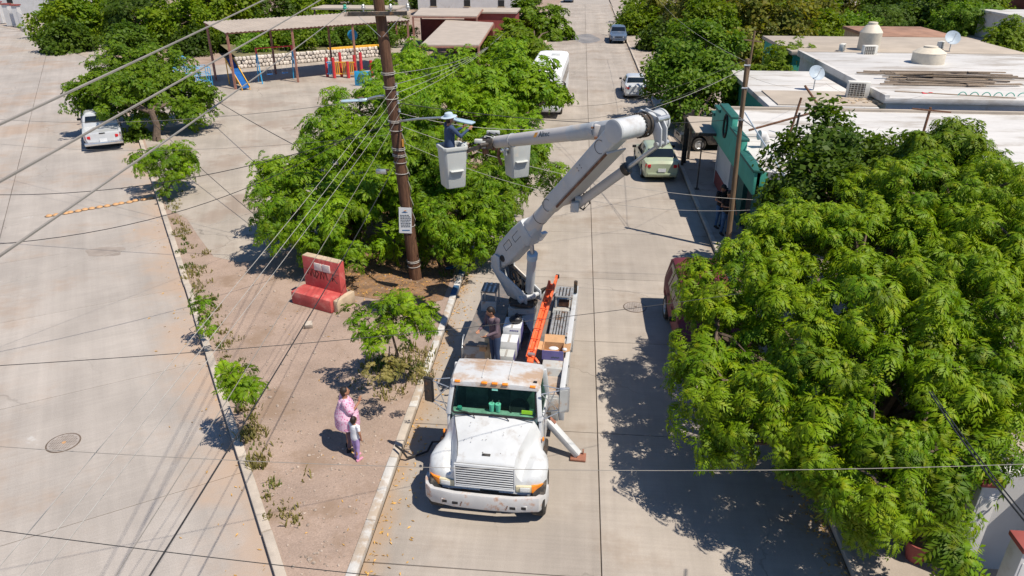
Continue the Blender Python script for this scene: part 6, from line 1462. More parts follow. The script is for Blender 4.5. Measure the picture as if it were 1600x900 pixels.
def tree(name, label, cat, base, blobs, n, kind, m, r_seed=1, parts=0, trunk_r=.16, scale=1.0, group=None, fork=.45, limb=True, inner=.72, fill=.1, tuft=9, tr=.42):
    r_ = random.Random(r_seed); base = Vector(base)
    t = thing(name, label, cat, base, 0, group)
    pts = crown_points([(Vector(c), r) for c, r in blobs], n, r_, inner, fill, tuft, tr)
    cz = min(c[2] for c, r in blobs); top = Vector((base.x, base.y, base.z + max(.3, (cz - base.z) * fork)))
    mb = MB(); lean = Vector((r_.uniform(-.15, .15), r_.uniform(-.15, .15), 0))
    mid = (base + top) / 2 + lean
    mb.tube([base - Vector((0, 0, .05)) - base, base + Vector((0, 0, .15)) - base, mid - base, top - base], [trunk_r * 1.45, trunk_r * 1.1, trunk_r * .9, trunk_r * .75], 9)
    mb.build('trunk', M['bark'], t, smooth=True)
    if limb:
        mb = MB()
        for c, r in blobs:
            c = Vector(c); j = Vector((r_.uniform(-.2, .2), r_.uniform(-.2, .2), r_.uniform(0, .3)))
            k = (top + c) / 2 + j
            mb.tube([top - base - Vector((0, 0, .1)), k - base, c - base], [trunk_r * .6, trunk_r * .4, trunk_r * .22], 6)
            near = [p for p, _ in pts if (p - c).length < max(r) * 1.1]
            for p in r_.sample(near, min(len(near), 9)):
                mb.tube([c - base, (c + p) / 2 - base + Vector((0, 0, .12)), p - base], [trunk_r * .2, trunk_r * .12, .012], 4)
        mb.build('limbs', M['bark'], t, smooth=True)
    nk = len(SPR[kind]); placed = []
    for p, nrm in pts:
        up = (nrm * .75 + Vector((r_.gauss(0, .25), r_.gauss(0, .25), .62))).normalized()
        q = up.to_track_quat('Z', 'Y') @ Quaternion((0, 0, 1), r_.uniform(0, 6.28))
        s = scale * r_.choice((.62, .8, .95, 1.0, 1.1, 1.3)) * r_.uniform(.92, 1.08)
        placed.append((p - base, q, s, r_.randrange(nk)))
    if parts:
        def front(e):
            v = EYE - (e[0] + base); nn = e[1] @ Vector((0, 0, 1)); return nn.dot(v.normalized()) * .6 - v.length * .12 + r_.random() * .35
        placed.sort(key=front, reverse=True)
        for p, q, s, k in placed[:parts]:
            o = link('leaf_spray', spray_mesh(kind, k, m), t, loc=p); o.rotation_mode = 'QUATERNION'; o.rotation_quaternion = q; o.scale = (s, s, s)
        placed = placed[parts:]
    if placed:
        VV = []; FF = []; off = 0
        for p, q, s, k in placed:
            V, F = SPR[kind][k]; Rm = np.array(q.to_matrix(), 'f')
            VV.append((V * s) @ Rm.T + np.array(p, 'f')); FF.append(F + off); off += len(V)
        V = np.concatenate(VV); F = np.concatenate(FF)
        me = bpy.data.meshes.new('crown'); me.vertices.add(len(V)); me.vertices.foreach_set('co', V.ravel())
        me.loops.add(F.size); me.loops.foreach_set('vertex_index', F.ravel().astype('i'))
        me.polygons.add(len(F)); me.polygons.foreach_set('loop_start', np.arange(0, F.size, 3, dtype='i')); me.update(calc_edges=True)
        me.materials.append(m)
        cr = link('crown', me, t)
        if parts: cr['kind'] = 'stuff'
    return t
def B(px, py, zc, rpx, fz=.8):
    r = rpx * zc / FPX; c = AtD(px, py, zc); return (tuple(c), (r, r, r * fz))

tree('neem_tree', 'big spreading neem tree with yellow green leaf tufts over the parked maroon SUV', 'tree', (6.1, 12.6, .12),
     [B(1175, 450, 16.4, 96), B(1120, 520, 15.4, 62), B(1140, 610, 14.4, 82), B(1250, 370, 17.2, 80), B(1340, 420, 16.8, 118), B(1400, 320, 17.9, 84), B(1500, 330, 17.5, 110), B(1330, 560, 14.2, 150), B(1490, 500, 14.7, 150), B(1610, 400, 15.4, 110), B(1630, 500, 14.6, 120), B(1235, 660, 13.2, 98), B(1160, 690, 13.4, 50),
      B(1360, 690, 12.6, 130), B(1450, 640, 12.8, 110), B(1600, 580, 13, 110), B(1390, 780, 11.4, 65), B(1470, 720, 11.8, 42)],
     2950, 'neem', M['neem'], 11, parts=300, trunk_r=.24, scale=.9, fill=.25, tuft=3, tr=.22)
tree('neem_sprig', 'low hanging neem sprig with a few leaf tufts beside the white gate pillar', 'sapling', (6.2, 9.35, .12), [B(1500, 868, 10.4, 22), B(1478, 845, 10.5, 14)], 10, 'neem', M['neem'], 12, parts=6, trunk_r=.03, scale=.9, limb=False)
tree('leafy_tree', 'dark leaved tree standing between the white flat roof and the big neem tree', 'tree', (8.6, 21.0, .12),
     [B(1290, 225, 21.5, 62), B(1262, 292, 20.5, 52), B(1340, 260, 21.5, 55), B(1300, 320, 20, 70), B(1400, 235, 21.6, 34), B(1262, 345, 20, 36), B(1380, 300, 20.5, 50)], 560, 'broad', M['leaf_dark'], 13, trunk_r=.16)
tree('neem_tree', 'lighter green neem tree with feathery top at the right edge of the white roof', 'tree', (12.2, 19.4, .12),
     [B(1480, 265, 19.5, 75), B(1430, 300, 18.8, 70), B(1540, 300, 19, 60), B(1490, 215, 20.2, 34), B(1400, 330, 18.5, 50)], 620, 'neem', M['neem'], 14, parts=60, trunk_r=.16, scale=1.1, tuft=3, tr=.25)
# trees over the plaza and along the kerb
G1 = 'neem trees on the plaza'
tree('plaza_tree', 'broad low neem tree behind the red bench and left of the wooden utility pole', 'tree', (-7.6, 23.2, .13),
     [B(470, 320, 25, 70), B(535, 350, 24.3, 72), B(450, 270, 26.3, 45), B(530, 285, 26.5, 85), B(610, 300, 25.5, 70), B(525, 215, 28, 60), B(590, 225, 28, 60), B(500, 375, 24, 32)],
     1250, 'neem_mid', M['neem_mid'], 21, parts=220, trunk_r=.2, scale=.95, group=G1, fill=.2, tuft=4, tr=.32)
tree('plaza_tree', 'dense neem tree right of the wooden utility pole beneath the truck buckets', 'tree', (-3.95 - .6, 24.6, .13),
     [B(705, 350, 24.6, 68), B(690, 285, 25.5, 75), B(745, 330, 24.5, 50), B(770, 285, 26, 50), B(650, 320, 25.8, 50), B(640, 270, 26.5, 60), B(715, 385, 23.4, 28), B(840, 262, 27.5, 38), B(800, 250, 28, 50)],
     1150, 'neem_mid', M['neem_mid'], 22, parts=220, trunk_r=.17, scale=.93, group=G1, fill=.2, tuft=4, tr=.32)
tree('plaza_tree', 'tall bushy neem tree behind the worker in the raised bucket', 'tree', (-6.4, 30.0, .13),
     [B(640, 185, 31, 70), B(710, 190, 31.5, 75), B(560, 175, 32, 55), B(770, 200, 32, 60), B(806, 222, 32.5, 44), B(690, 130, 34, 50), B(600, 130, 34, 40), B(640, 100, 36, 40)],
     950, 'neem_mid', M['neem_mid'], 23, parts=120, trunk_r=.2, scale=1.05, group=G1, fill=.2, tuft=4, tr=.36)
tree('plaza_tree', 'rounded neem tree hanging over the side of the white bus', 'tree', (-4.5, 39.5, .13),
     [B(800, 130, 42, 55), B(815, 150, 41, 28), B(762, 150, 41, 50), B(812, 200, 40, 28), B(730, 110, 43, 45), B(795, 95, 45, 36), B(876, 140, 41, 20)],
     600, 'neem_far', M['neem_mid'], 24, trunk_r=.2, scale=.85, tuft=6, tr=.7, group=G1)
tree('roadside_tree', 'feathery pale tree between the tan carport and the white bus', 'tree', (-4.6, 62, .12), [B(790, 65, 64, 40), B(770, 90, 62, 36), B(825, 80, 63, 30)], 300, 'neem_far', M['leaf_far'], 25, trunk_r=.2, scale=1.15)
tree('roadside_tree', 'round green tree at the far left kerb of the street', 'tree', (-4.7, 80, .12), [B(835, 38, 84, 40), B(862, 48, 82, 26), B(805, 30, 86, 30)], 380, 'neem_far', M['neem_mid'], 26, trunk_r=.2, scale=1.3)
tree('street_tree', 'spreading neem tree shading the white pickup on the side street', 'tree', (-23.4, 38.3, .12),
     [B(225, 138, 41.5, 56), B(165, 146, 41.2, 40), B(280, 148, 41.8, 40), B(238, 108, 43, 42), B(190, 112, 43, 42), B(316, 146, 41.8, 20), B(128, 146, 41, 18)],
     900, 'neem_far', M['neem_mid'], 27, trunk_r=.2, scale=.66, fork=.8, tuft=6, tr=.6)
# saplings on the median
tree('sapling', 'forked sapling at the kerb just in front of the white pickup tree', 'sapling', (-17.4, 28.4, .12), [B(255, 250, 31.6, 42, .6), B(225, 247, 31.8, 20, .7), B(285, 243, 31.5, 18), B(262, 285, 31, 22)], 210, 'neem_mid', M['neem_mid'], 31, tuft=4, tr=.3, parts=80, trunk_r=.05, scale=.72)
tree('sapling', 'slim leafy sapling between the kerb and the truck, tallest on the dirt median', 'sapling', (-4.4, 15.45, .12),
     [B(620, 500, 17.4, 48, .6), B(575, 500, 17.2, 25, .8), B(660, 490, 17.4, 28, .7), B(630, 470, 17.9, 30), B(600, 525, 17, 30, .6)], 88, 'sapling', M['neem_mid'], 32, tuft=2, tr=.14, parts=110, trunk_r=.035, scale=1.1, fork=.8)
tree('sapling', 'small thin sapling on the kerb halfway between the red bench and the manhole', 'sapling', (-10.75, 17.9, .12), [B(318, 475, 19.8, 18), B(312, 490, 19.6, 12), B(325, 505, 19.4, 10)], 16, 'sapling', M['neem_mid'], 33, tuft=3, tr=.16, parts=26, trunk_r=.02, scale=1.1, limb=True)
tree('sapling', 'small bright sapling on the kerb nearest the woman and child', 'sapling', (-7.75, 13.6, .12), [B(380, 580, 15.6, 22), B(350, 575, 15.8, 16), B(385, 615, 15.2, 22), B(372, 600, 15.4, 20)], 27, 'sapling', M['neem_mid'], 34, tuft=3, tr=.16, parts=42, trunk_r=.025, scale=1.1)
tree('shrub', 'olive scrubby shrub under the slim leafy sapling', 'shrub', (-4.6, 15.9, .12), [B(598, 572, 16.4, 24, .6), B(645, 574, 16.2, 18, .5)], 30, 'sapling', M['grass'], 35, tuft=3, tr=.2, trunk_r=.02, scale=.62, limb=False)
tree('shrub', 'dark round shrub at the foot of the tree behind the white pickup', 'shrub', (-23.2, 38.0, .12), [B(215, 215, 41, 16), B(228, 210, 41.2, 14)], 40, 'broad', M['leaf_dark'], 36, trunk_r=.04, scale=.9, limb=False)
tree('street_tree', 'glossy broad leaved tree between the white sedan and the teal shop', 'tree', (6.3, 40.5, .12), [B(1075, 110, 44, 55), B(1105, 85, 45, 45), B(1045, 120, 43.5, 34), B(1080, 160, 42, 42), B(1120, 135, 43, 34), B(1085, 70, 47, 38)], 520, 'broad', M['leaf_bright'], 41, trunk_r=.2, scale=1.5)
# far woods, each tree its own thing
FAR = [
    # px, py, zc, rpx, material, kind, n, label
    (95, 40, 82, 50, 'leaf_far', 'broad_far', 300, 'bushy dark green tree beside the white house gate'),
    (150, 25, 80, 55, 'leaf_far', 'broad_far', 300, 'wide green tree over the pale pavement at the street bend'),
    (120, 68, 74, 38, 'leaf_dark', 'broad_far', 260, 'low dark tree casting a shadow over the side street'),
    (215, 30, 78, 60, 'leaf_dark', 'neem_far', 320, 'feathery dark tree between the street bend and the playground'),
    (205, 78, 72, 36, 'leaf_dark', 'broad_far', 240, 'dark bush behind the spreading neem crown'),
    (285, 40, 76, 52, 'leaf_far', 'broad_far', 300, 'leafy tree left of the playground roof'),
    (300, 85, 71, 30, 'leaf_dark', 'broad_far', 220, 'dark shrub behind the blue climbing frame'),
    (350, 15, 84, 55, 'leaf_far', 'broad_far', 300, 'green tree rising behind the left end of the playground roof'),
    (420, 8, 90, 60, 'leaf_dark', 'neem_far', 300, 'fine leaved tree behind the middle of the playground roof'),
    (385, 85, 74, 26, 'leaf_dark', 'broad_far', 200, 'dark bush behind the blue slide'),
    (440, 72, 78, 32, 'leaf_dark', 'broad_far', 220, 'shady tree behind the swings'),
    (410, 80, 73, 18, 'leaf_bright', 'broad_far', 120, 'bright green shrub above the whitewashed wall'),
    (500, 5, 96, 52, 'leaf_far', 'broad_far', 260, 'green tree behind the utility pole crossarm'),
    (570, 50, 92, 40, 'leaf_dark', 'neem_far', 240, 'dark feathery tree behind the yellow topped wall'),
    (625, 5, 118, 36, 'leaf_bright', 'broad_far', 220, 'yellow green tree beyond the tan carport roofs'),
    (585, 30, 105, 30, 'leaf_far', 'broad_far', 220, 'small tree between the crossarm and the carport'),
    (720, -6, 140, 45, 'leaf_far', 'broad_far', 240, 'distant tree behind the low white house'),
    (800, 2, 125, 45, 'leaf_dark', 'broad_far', 260, 'distant dark tree at the left of the street end'),
    (860, -14, 170, 30, 'leaf_far', 'broad_far', 200, 'farthest tree on the left kerb of the street'),
    (1010, 20, 96, 45, 'leaf_far', 'broad_far', 280, 'green tree over the silver pickup'),
    (1060, 15, 88, 55, 'leaf_yellow', 'neem_far', 300, 'feathery olive tree behind the glossy street tree'),
    (1125, 20, 78, 70, 'leaf_yellow', 'neem_far', 360, 'large yellowing tree above the teal shop'),
    (1035, 62, 74, 30, 'leaf_dark', 'broad_far', 220, 'dark tree on the pavement behind the white sedan'),
    (1190, 40, 72, 66, 'leaf_yellow', 'broad_far', 340, 'broad yellow green tree at the left of the water tank'),
    (1150, 75, 62, 40, 'leaf_yellow', 'broad_far', 260, 'golden tinged tree behind the dish on the roof'),
    (1225, 100, 52, 40, 'leaf_far', 'neem_far', 240, 'feathery shrub growing beside the tan roof edge'),
    (1195, 130, 47, 32, 'leaf_far', 'neem_far', 200, 'low feathery bush behind the blue dish'),
    (1250, 15, 100, 50, 'leaf_far', 'broad_far', 280, 'mid green tree behind the large water tank'),
    (1315, 5, 112, 46, 'leaf_yellow', 'broad_far', 260, 'orange flecked tree beyond the water tank'),
    (1335, 50, 82, 28, 'leaf_bright', 'broad_far', 200, 'bright shrub right behind the large water tank'),
    (1395, 15, 104, 45, 'leaf_dark', 'broad_far', 280, 'dark tree left of the rusty shed roof'),
    (1455, 30, 92, 50, 'leaf_dark', 'broad_far', 280, 'dark tree with a thick trunk behind the rusty roof'),
    (1520, 30, 86, 46, 'leaf_bright', 'neem_far', 280, 'bright green tree right of the rusty roof'),
    (1555, 75, 66, 46, 'leaf_far', 'neem_far', 280, 'feathery tree along the right end of the white roofs'),
    (1600, 70, 68, 36, 'leaf_far', 'neem_far', 220, 'feathery tree cut by the right edge of the view'),
    (1590, 10, 130, 30, 'leaf_far', 'broad_far', 200, 'far tree beside the blue grey house roof'),
    (330, 66, 75, 24, 'leaf_far', 'broad_far', 160, 'green bush under the left end of the playground roof'),
    (470, 30, 92, 34, 'leaf_far', 'broad_far', 220, 'leafy tree showing over the middle of the playground roof'),
    (1280, 62, 80, 34, 'leaf_far', 'broad_far', 260, 'tree left of the tall cream water tank'),
    (1385, 40, 92, 36, 'leaf_dark', 'neem_far', 260, 'dark feathery tree right of the tall cream water tank'),
    (1430, 25, 98, 50, 'leaf_dark', 'broad_far', 280, 'dense dark tree standing over the rusty shed'),
    (1490, 45, 88, 36, 'leaf_bright', 'broad_far', 260, 'light green tree behind the beige tank'),
    (1530, 10, 104, 46, 'leaf_far', 'broad_far', 280, 'tall tree in front of the far blue grey house'),
    (1260, 40, 90, 50, 'leaf_yellow', 'broad_far', 300, 'yellowish tree between the roofs and the street trees'),
    (1090, 40, 70, 50, 'leaf_far', 'broad_far', 320, 'tall green tree right behind the glossy street tree'),
    (1000, 42, 86, 26, 'leaf_far', 'broad_far', 200, 'green street tree at the tail of the silver pickup'),
    (1160, 10, 84, 60, 'leaf_far', 'neem_far', 320, 'feathery green tree rising behind the golden tinged tree'),
    (30, -10, 130, 60, 'leaf_far', 'broad_far', 260, 'far tree behind the house with the white gate'),
    (180, -15, 120, 60, 'leaf_dark', 'broad_far', 260, 'far dark tree along the upper left edge'),
    (960, -20, 190, 36, 'leaf_far', 'broad_far', 200, 'farthest tree on the right kerb of the street'),
    (1150, -20, 150, 70, 'leaf_dark', 'broad_far', 260, 'far tree behind the yellowing trees'),
    (1420, -20, 150, 80, 'leaf_far', 'broad_far', 260, 'far tree along the upper right edge'),
]
TERR = [(395, 80, 1.1, 'leaf_bright', 'low bright bush at the left end of the stone wall'), (418, 76, 1.5, 'leaf_far', 'round green bush behind the slide'), (440, 72, 1.3, 'leaf_dark', 'dark bush behind the swing legs'),
        (462, 78, 1.0, 'leaf_far', 'small bush above the middle of the stone wall'), (482, 68, 1.6, 'leaf_dark', 'dark wide bush under the shelter roof'), (505, 72, 1.1, 'leaf_bright', 'pale bush left of the round sign'),
        (525, 66, 1.5, 'leaf_far', 'bush behind the round sign'), (548, 70, 1.2, 'leaf_dark', 'dark bush right of the round sign'), (572, 66, 1.5, 'leaf_far', 'green bush above the yellow coping'), (590, 72, 1.1, 'leaf_bright', 'bright bush at the right end of the yellow coping'), (615, 60, 1.6, 'leaf_far', 'bush beneath the right end of the shelter')]
for i, (px, py, r, mm, lab) in enumerate(TERR):
    c = G(px, py, .95)
    tree('shrub', lab, 'shrub', (c.x, c.y, .95), [((c.x + dx * r, c.y + dy * r, .95 + r * (.6 + .2 * dx)), (r * .75, r * .75, r * .7)) for dx, dy in ((0, 0), (.7, .2), (-.6, .4))], 130, 'broad_far', M[mm], 700 + i, trunk_r=.06, scale=.55, group='bushes on the playground terrace', limb=False, tuft=4, tr=.5)
for i, (px, py, zc, rp, mm, kind, n, lab) in enumerate(FAR):
    c = AtD(px, py, zc); r = rp * zc / FPX
    r_ = random.Random(200 + i); blobs = []
    for k in range(5):
        a = r_.uniform(0, 6.28); q = r * r_.uniform(.25, .55)
        blobs.append(((c.x + q * math.cos(a), c.y + q * math.sin(a), max(1.0, c.z + r_.uniform(-.35, .3) * r)), (r * r_.uniform(.5, .75), r * r_.uniform(.5, .75), r * r_.uniform(.45, .7))))
    tree('tree', lab, 'tree', (c.x, c.y, .1), blobs, int(n * 1.1), kind, M[mm], 300 + i, trunk_r=.22, scale=max(.9, r / 2.9 * .8), group='trees in the distance', fill=.05, tuft=4, tr=.9)
# ------------------------------------------------------------------ people
def remesh(mb, name, m, parent, vox, smooth_it=3):
    me = mb.mesh(name, m)
    o = bpy.data.objects.new('tmp', me); col.objects.link(o)
    r = o.modifiers.new('r', 'REMESH'); r.mode = 'VOXEL'; r.voxel_size = vox
    s = o.modifiers.new('s', 'SMOOTH'); s.factor = .5; s.iterations = smooth_it
    dg = bpy.context.evaluated_depsgraph_get(); dg.update()
    out = bpy.data.meshes.new_from_object(o.evaluated_get(dg)); bpy.data.objects.remove(o); bpy.data.meshes.remove(me)
    out.name = name; out.materials.clear(); out.materials.append(m)
    out.polygons.foreach_set('use_smooth', [True] * len(out.polygons))
    return link(name, out, parent)
def chain(mb, pts):
    P = [Vector(p[:3]) for p in pts]; r = [p[3] for p in pts]
    mb.tube(P, r, 12)
    for p, q in zip(P, r): mb.ball(p, q * .995, 10)
def hand(mb, wrist, d, n, s=1.0):
    wrist = Vector(wrist); d = Vector(d).normalized(); n = Vector(n); n = (n - d * n.dot(d)).normalized(); x = d.cross(n)
    chain(mb, [(*wrist, .024 * s), (*(wrist + d * .05 * s), .030 * s), (*(wrist + d * .085 * s), .028 * s)])
    for k, (off, L_) in enumerate(((-.030, .062), (-.010, .075), (.010, .072), (.028, .055))):
        a = wrist + d * .085 * s + x * off * s; b = a + (d * .8 + n * .25).normalized() * L_ * .55 * s; c = b + (d * .5 + n * .8).normalized() * L_ * .55 * s
        chain(mb, [(*a, .0105 * s), (*b, .0095 * s), (*c, .0085 * s)])
    a = wrist + d * .03 * s - x * .026 * s; b = a + (d * .6 - x * .7 + n * .2).normalized() * .035 * s; c = b + (d * .9 - x * .1 + n * .4).normalized() * .03 * s
    chain(mb, [(*a, .013 * s), (*b, .0115 * s), (*c, .010 * s)])
def person(label, loc, yaw, H, pose, top, bottom, shoes, hair='hair', sleeves=.55, legs=1.0, hat=None, cap=None, girth=1.0, loose=0.0, hem=None, child=False, group=None, hair_len=0.0):
    t = thing('person', label, 'person', loc, yaw, group); s = H / 1.70
    J = dict(hip=(0, 0, .93), waist=(0, 0, 1.08), chest=(0, -.01, 1.28), neck=(0, 0, 1.44), head=(0, -.02, 1.585), look=(0, -1, 0),
             sL=(.185, 0, 1.40), eL=(.25, .02, 1.13), wL=(.25, -.06, .89), sR=(-.185, 0, 1.40), eR=(-.25, .02, 1.13), wR=(-.25, -.06, .89),
             kL=(.10, -.01, .50), aL=(.11, .03, .09), kR=(-.10, -.01, .50), aR=(-.11, .03, .09), hL=None, hR=None)
    J.update(pose); V = {k: (Vector(v) * s if v is not None and k not in ('look', 'hL', 'hR') else (Vector(v) if v is not None else None)) for k, v in J.items()}
    hk = 1.22 if child else 1.0
    def torso(mb, e):
        g = girth
        def el(c, w, d): 
            return [c + Vector((math.cos(a) * w, math.sin(a) * d, 0)) * s for a in [2 * math.pi * k / 20 for k in range(20)]]
        cs = [(V['hip'] - Vector((0, 0, .10 * s)), .15 * g + e, .105 * g + e), (V['hip'], .165 * g + e, .115 * g + e), (V['waist'], .145 * g + e, .105 * g + e), (V['chest'], .17 * g + e, .115 * g + e), (V['chest'] + (V['neck'] - V['chest']) * .62, .155 + e, .09 + e), (V['neck'] - Vector((0, 0, .015)) * s, .075 + e * .3, .06 + e * .3)]
        mb.rings([el(c, w, d) for c, w, d in cs])
        for q in ('L', 'R'): mb.ball(V['s' + q], (.062 + e) * s, 10)
    hd = V['head']; look = V['look'].normalized(); side = look.cross(Vector((0, 0, 1))).normalized(); upv = side.cross(look)
    rot = Matrix((side, -look, upv)).transposed()
    b = MB(); torso(b, 0)
    chain(b, [(*V['neck'], .055 * s), (*(hd - upv * .06 * s), .052 * s)])
    b.ball(hd, (.075 * s * hk, .095 * s * hk, .112 * s * hk), 16, rot); b.ball(hd - upv * .055 * s + look * .02 * s, (.058 * s * hk, .07 * s * hk, .06 * s), 12, rot)
    b.ball(hd + look * .098 * s * hk - upv * .018 * s, (.013 * s, .018 * s, .022 * s), 8, rot)
    for sg in (-1, 1): b.ball(hd + side * sg * .077 * s * hk - upv * .01 * s, (.010 * s, .02 * s, .03 * s), 8, rot)
    for q, sg in (('L', 1), ('R', -1)):
        chain(b, [(*V['s' + q], .052 * s), (*V['e' + q], .040 * s), (*V['w' + q], .027 * s)])
        d = V['h' + q] or (V['w' + q] - V['e' + q]).normalized(); hand(b, V['w' + q], d, Vector((-sg * .6, -.8, .1)), s * (.95 if not child else 1.05))
        hp = V['hip'] + Vector((sg * .085 * s, 0, -.06 * s)); chain(b, [(*hp, .085 * s * girth), (*((hp + V['k' + q]) / 2), .075 * s * girth), (*V['k' + q], .052 * s), (*((V['k' + q] + V['a' + q]) / 2 + Vector((0, .015 * s, .03 * s))), .050 * s), (*V['a' + q], .034 * s)])
        chain(b, [(*(V['a' + q] - Vector((0, -.02, .045)) * s), .035 * s), (*(V['a' + q] + Vector((0, -.13, -.055)) * s), .03 * s)])
    body = remesh(b, 'body', M['skin'], t, .0095 * max(.8, s))
    for sg in (-1, 1): MB().ball(hd + side * sg * .030 * s * hk + look * .088 * s * hk + upv * .012 * s, .009 * s, 8, rot).build('eye', M['eye'], body, smooth=True)
    MB().ball(hd + look * .088 * s * hk - upv * .055 * s, (.022 * s, .008 * s, .007 * s), 8, rot).build('mouth', M['lip'], body, smooth=True)
    # shirt
    b = MB(); torso(b, .014 + loose * .3)
    for q in ('L', 'R'):
        if sleeves <= 1: e = V['s' + q] + (V['e' + q] - V['s' + q]) * sleeves; chain(b, [(*V['s' + q], (.066 + loose) * s), (*e, (.056 + loose * 1.3) * s)])
        else: chain(b, [(*V['s' + q], .066 * s), (*V['e' + q], .052 * s), (*(V['e' + q] + (V['w' + q] - V['e' + q]) * .93), .037 * s)])
    if hem:
        z0, w = hem; c = V['hip']
        b.rings([[Vector((math.cos(a) * ww * s, math.sin(a) * ww * .8 * s, z * s)) + Vector((c.x, c.y, 0)) for a in [2 * math.pi * k / 24 for k in range(24)]] for z, ww in ((z0, w), (1.0, w * .95), (1.2, .25), (1.36, .18))])
    remesh(b, 'shirt', M[top], t, .014 * max(.8, s), 4)
    b = MB()
    for q, sg in (('L', 1), ('R', -1)):
        hp = V['hip'] + Vector((sg * .085 * s, 0, -.05 * s)); a = V['k' + q] + (V['a' + q] - V['k' + q]) * (legs * .96)
        chain(b, [(*hp, .100 * s * girth), (*((hp + V['k' + q]) / 2), .088 * s * girth), (*V['k' + q], .066 * s), (*a, .052 * s)])
    b.ball(V['hip'] - Vector((0, 0, .02 * s)), (.172 * s * girth, .125 * s * girth, .11 * s), 14)
    remesh(b, 'trousers', M[bottom], t, .014 * max(.8, s), 4)
    for q in ('L', 'R'):
        a = V['a' + q]; MB().rings([[a + Vector((x * w * s, y * s, z * s)) for x, z in ((-1, -.088), (1, -.088), (1, -.05), (.6, h), (-.6, h), (-1, -.05))] for y, w, h in ((.07, .03, -.02), (.05, .042, .0), (-.04, .045, -.005), (-.12, .048, -.03), (-.19, .042, -.05), (-.22, .025, -.06))]).build('shoe', M[shoes], t, bevel=.008 * s)
    hb_ = MB().ball(hd + upv * .022 * s - look * .016 * s, (.083 * s * hk, .098 * s * hk, .108 * s * hk), 16, rot).ball(hd - look * .045 * s * hk - upv * .02 * s, (.078 * s * hk, .065 * s * hk, .09 * s * hk), 14, rot)
    if hair_len: hb_.ball(hd - look * .06 * s - upv * hair_len * .6 * s, (.06 * s, .045 * s, hair_len * s), 12, rot)
    hm = remesh(hb_, 'hair', M[hair], t, .009, 2)
    if hat:
        h = MB().lathe(hd + upv * .045 * s, upv + look * .12, [(0, .19 * s), (.006, .20 * s), (.012, .19 * s), (.02, .108 * s), (.07 * s, .105 * s), (.10 * s, .09 * s), (.115 * s, .05 * s), (.118 * s, .005)], 22); h.build('hat', M[hat], t, smooth=True)
    if cap:
        MB().ball(hd + upv * .045 * s, (.092 * s, .108 * s, .088 * s), 14, rot).box(hd + upv * .05 * s + look * .13 * s, (.13 * s, .10 * s, .012 * s), rot).build('cap', M[cap], t)
    return t
def gp(px, py, z=.12): return tuple(G(px, py, z))
person('woman in a loose pink printed blouse standing on the dirt, one hand at her chin', gp(548, 701), R(112), 1.62,
       dict(look=(.05, -1, .22), eR=(-.27, -.10, 1.16), wR=(-.14, -.30, 1.34), hR=(.4, -.2, 1), eL=(.30, .05, 1.12), wL=(.22, -.14, .98)), 'floral', 'plum_cloth', 'black_cloth', girth=1.32, loose=.034, sleeves=.8, legs=.9, hem=(.72, .36), hair_len=.08)
person('small child in white t-shirt, lilac leggings and pink shoes beside the woman', gp(559, 717), R(150), 1.10,
       dict(look=(0, -1, .2), kL=(.11, -.03, .50), aL=(.13, -.06, .09), kR=(-.09, .02, .5), aR=(-.09, .07, .09), eL=(.27, -.02, 1.14), wL=(.27, -.14, .93), eR=(-.26, .02, 1.15), wR=(-.24, -.03, .92)), 'white_cloth', 'lilac', 'pink_shoe', child=True, hair_len=.06)
bf = B1 + Vector((-.06, .02, -.98))
person('worker in navy long sleeves and a pale brimmed hat standing in the raised bucket', tuple(bf), R(118), 1.74,
       dict(look=(0, -1, .25), eR=(-.27, -.20, 1.20), wR=(-.16, -.44, 1.32), eL=(.27, -.16, 1.18), wL=(.16, -.40, 1.30), hR=(.1, -.8, .6), hL=(-.1, -.8, .6)), 'navy', 'navy', 'black_cloth', sleeves=2, hat='hat_blue')
person('man in a dusty plum shirt standing in the truck bed behind the cab', tuple(TM @ Vector((-.43, 3.55, 1.04))), R(-50), 1.68,
       dict(look=(-.25, -.9, -.35), chest=(0, -.05, 1.28), neck=(0, -.08, 1.43), head=(0, -.12, 1.57), sL=(.19, -.06, 1.39), sR=(-.19, -.06, 1.39), eL=(.26, -.12, 1.13), wL=(.16, -.34, 1.06), eR=(-.27, -.10, 1.13), wR=(-.17, -.34, 1.06)), 'plum_cloth', 'navy', 'black_cloth', sleeves=2)
person('bare headed man in black t-shirt and jeans standing at the shop front', gp(1131, 366, .125), R(15), 1.74,
       dict(look=(-.1, -.85, -.45), eR=(-.26, -.06, 1.14), wR=(-.08, -.28, 1.16), eL=(.28, .0, 1.14), wL=(.30, -.10, .92)), 'black_cloth', 'denim', 'black_cloth')
person('man in black t-shirt and dark cap standing behind the bare headed man', gp(1122, 355, .125), R(25), 1.74,
       dict(look=(.3, -.85, -.4), eR=(-.27, -.02, 1.14), wR=(-.16, -.26, 1.08), eL=(.26, -.06, 1.14), wL=(.10, -.28, 1.10)), 'black_cloth', 'denim', 'black_cloth', cap='black')
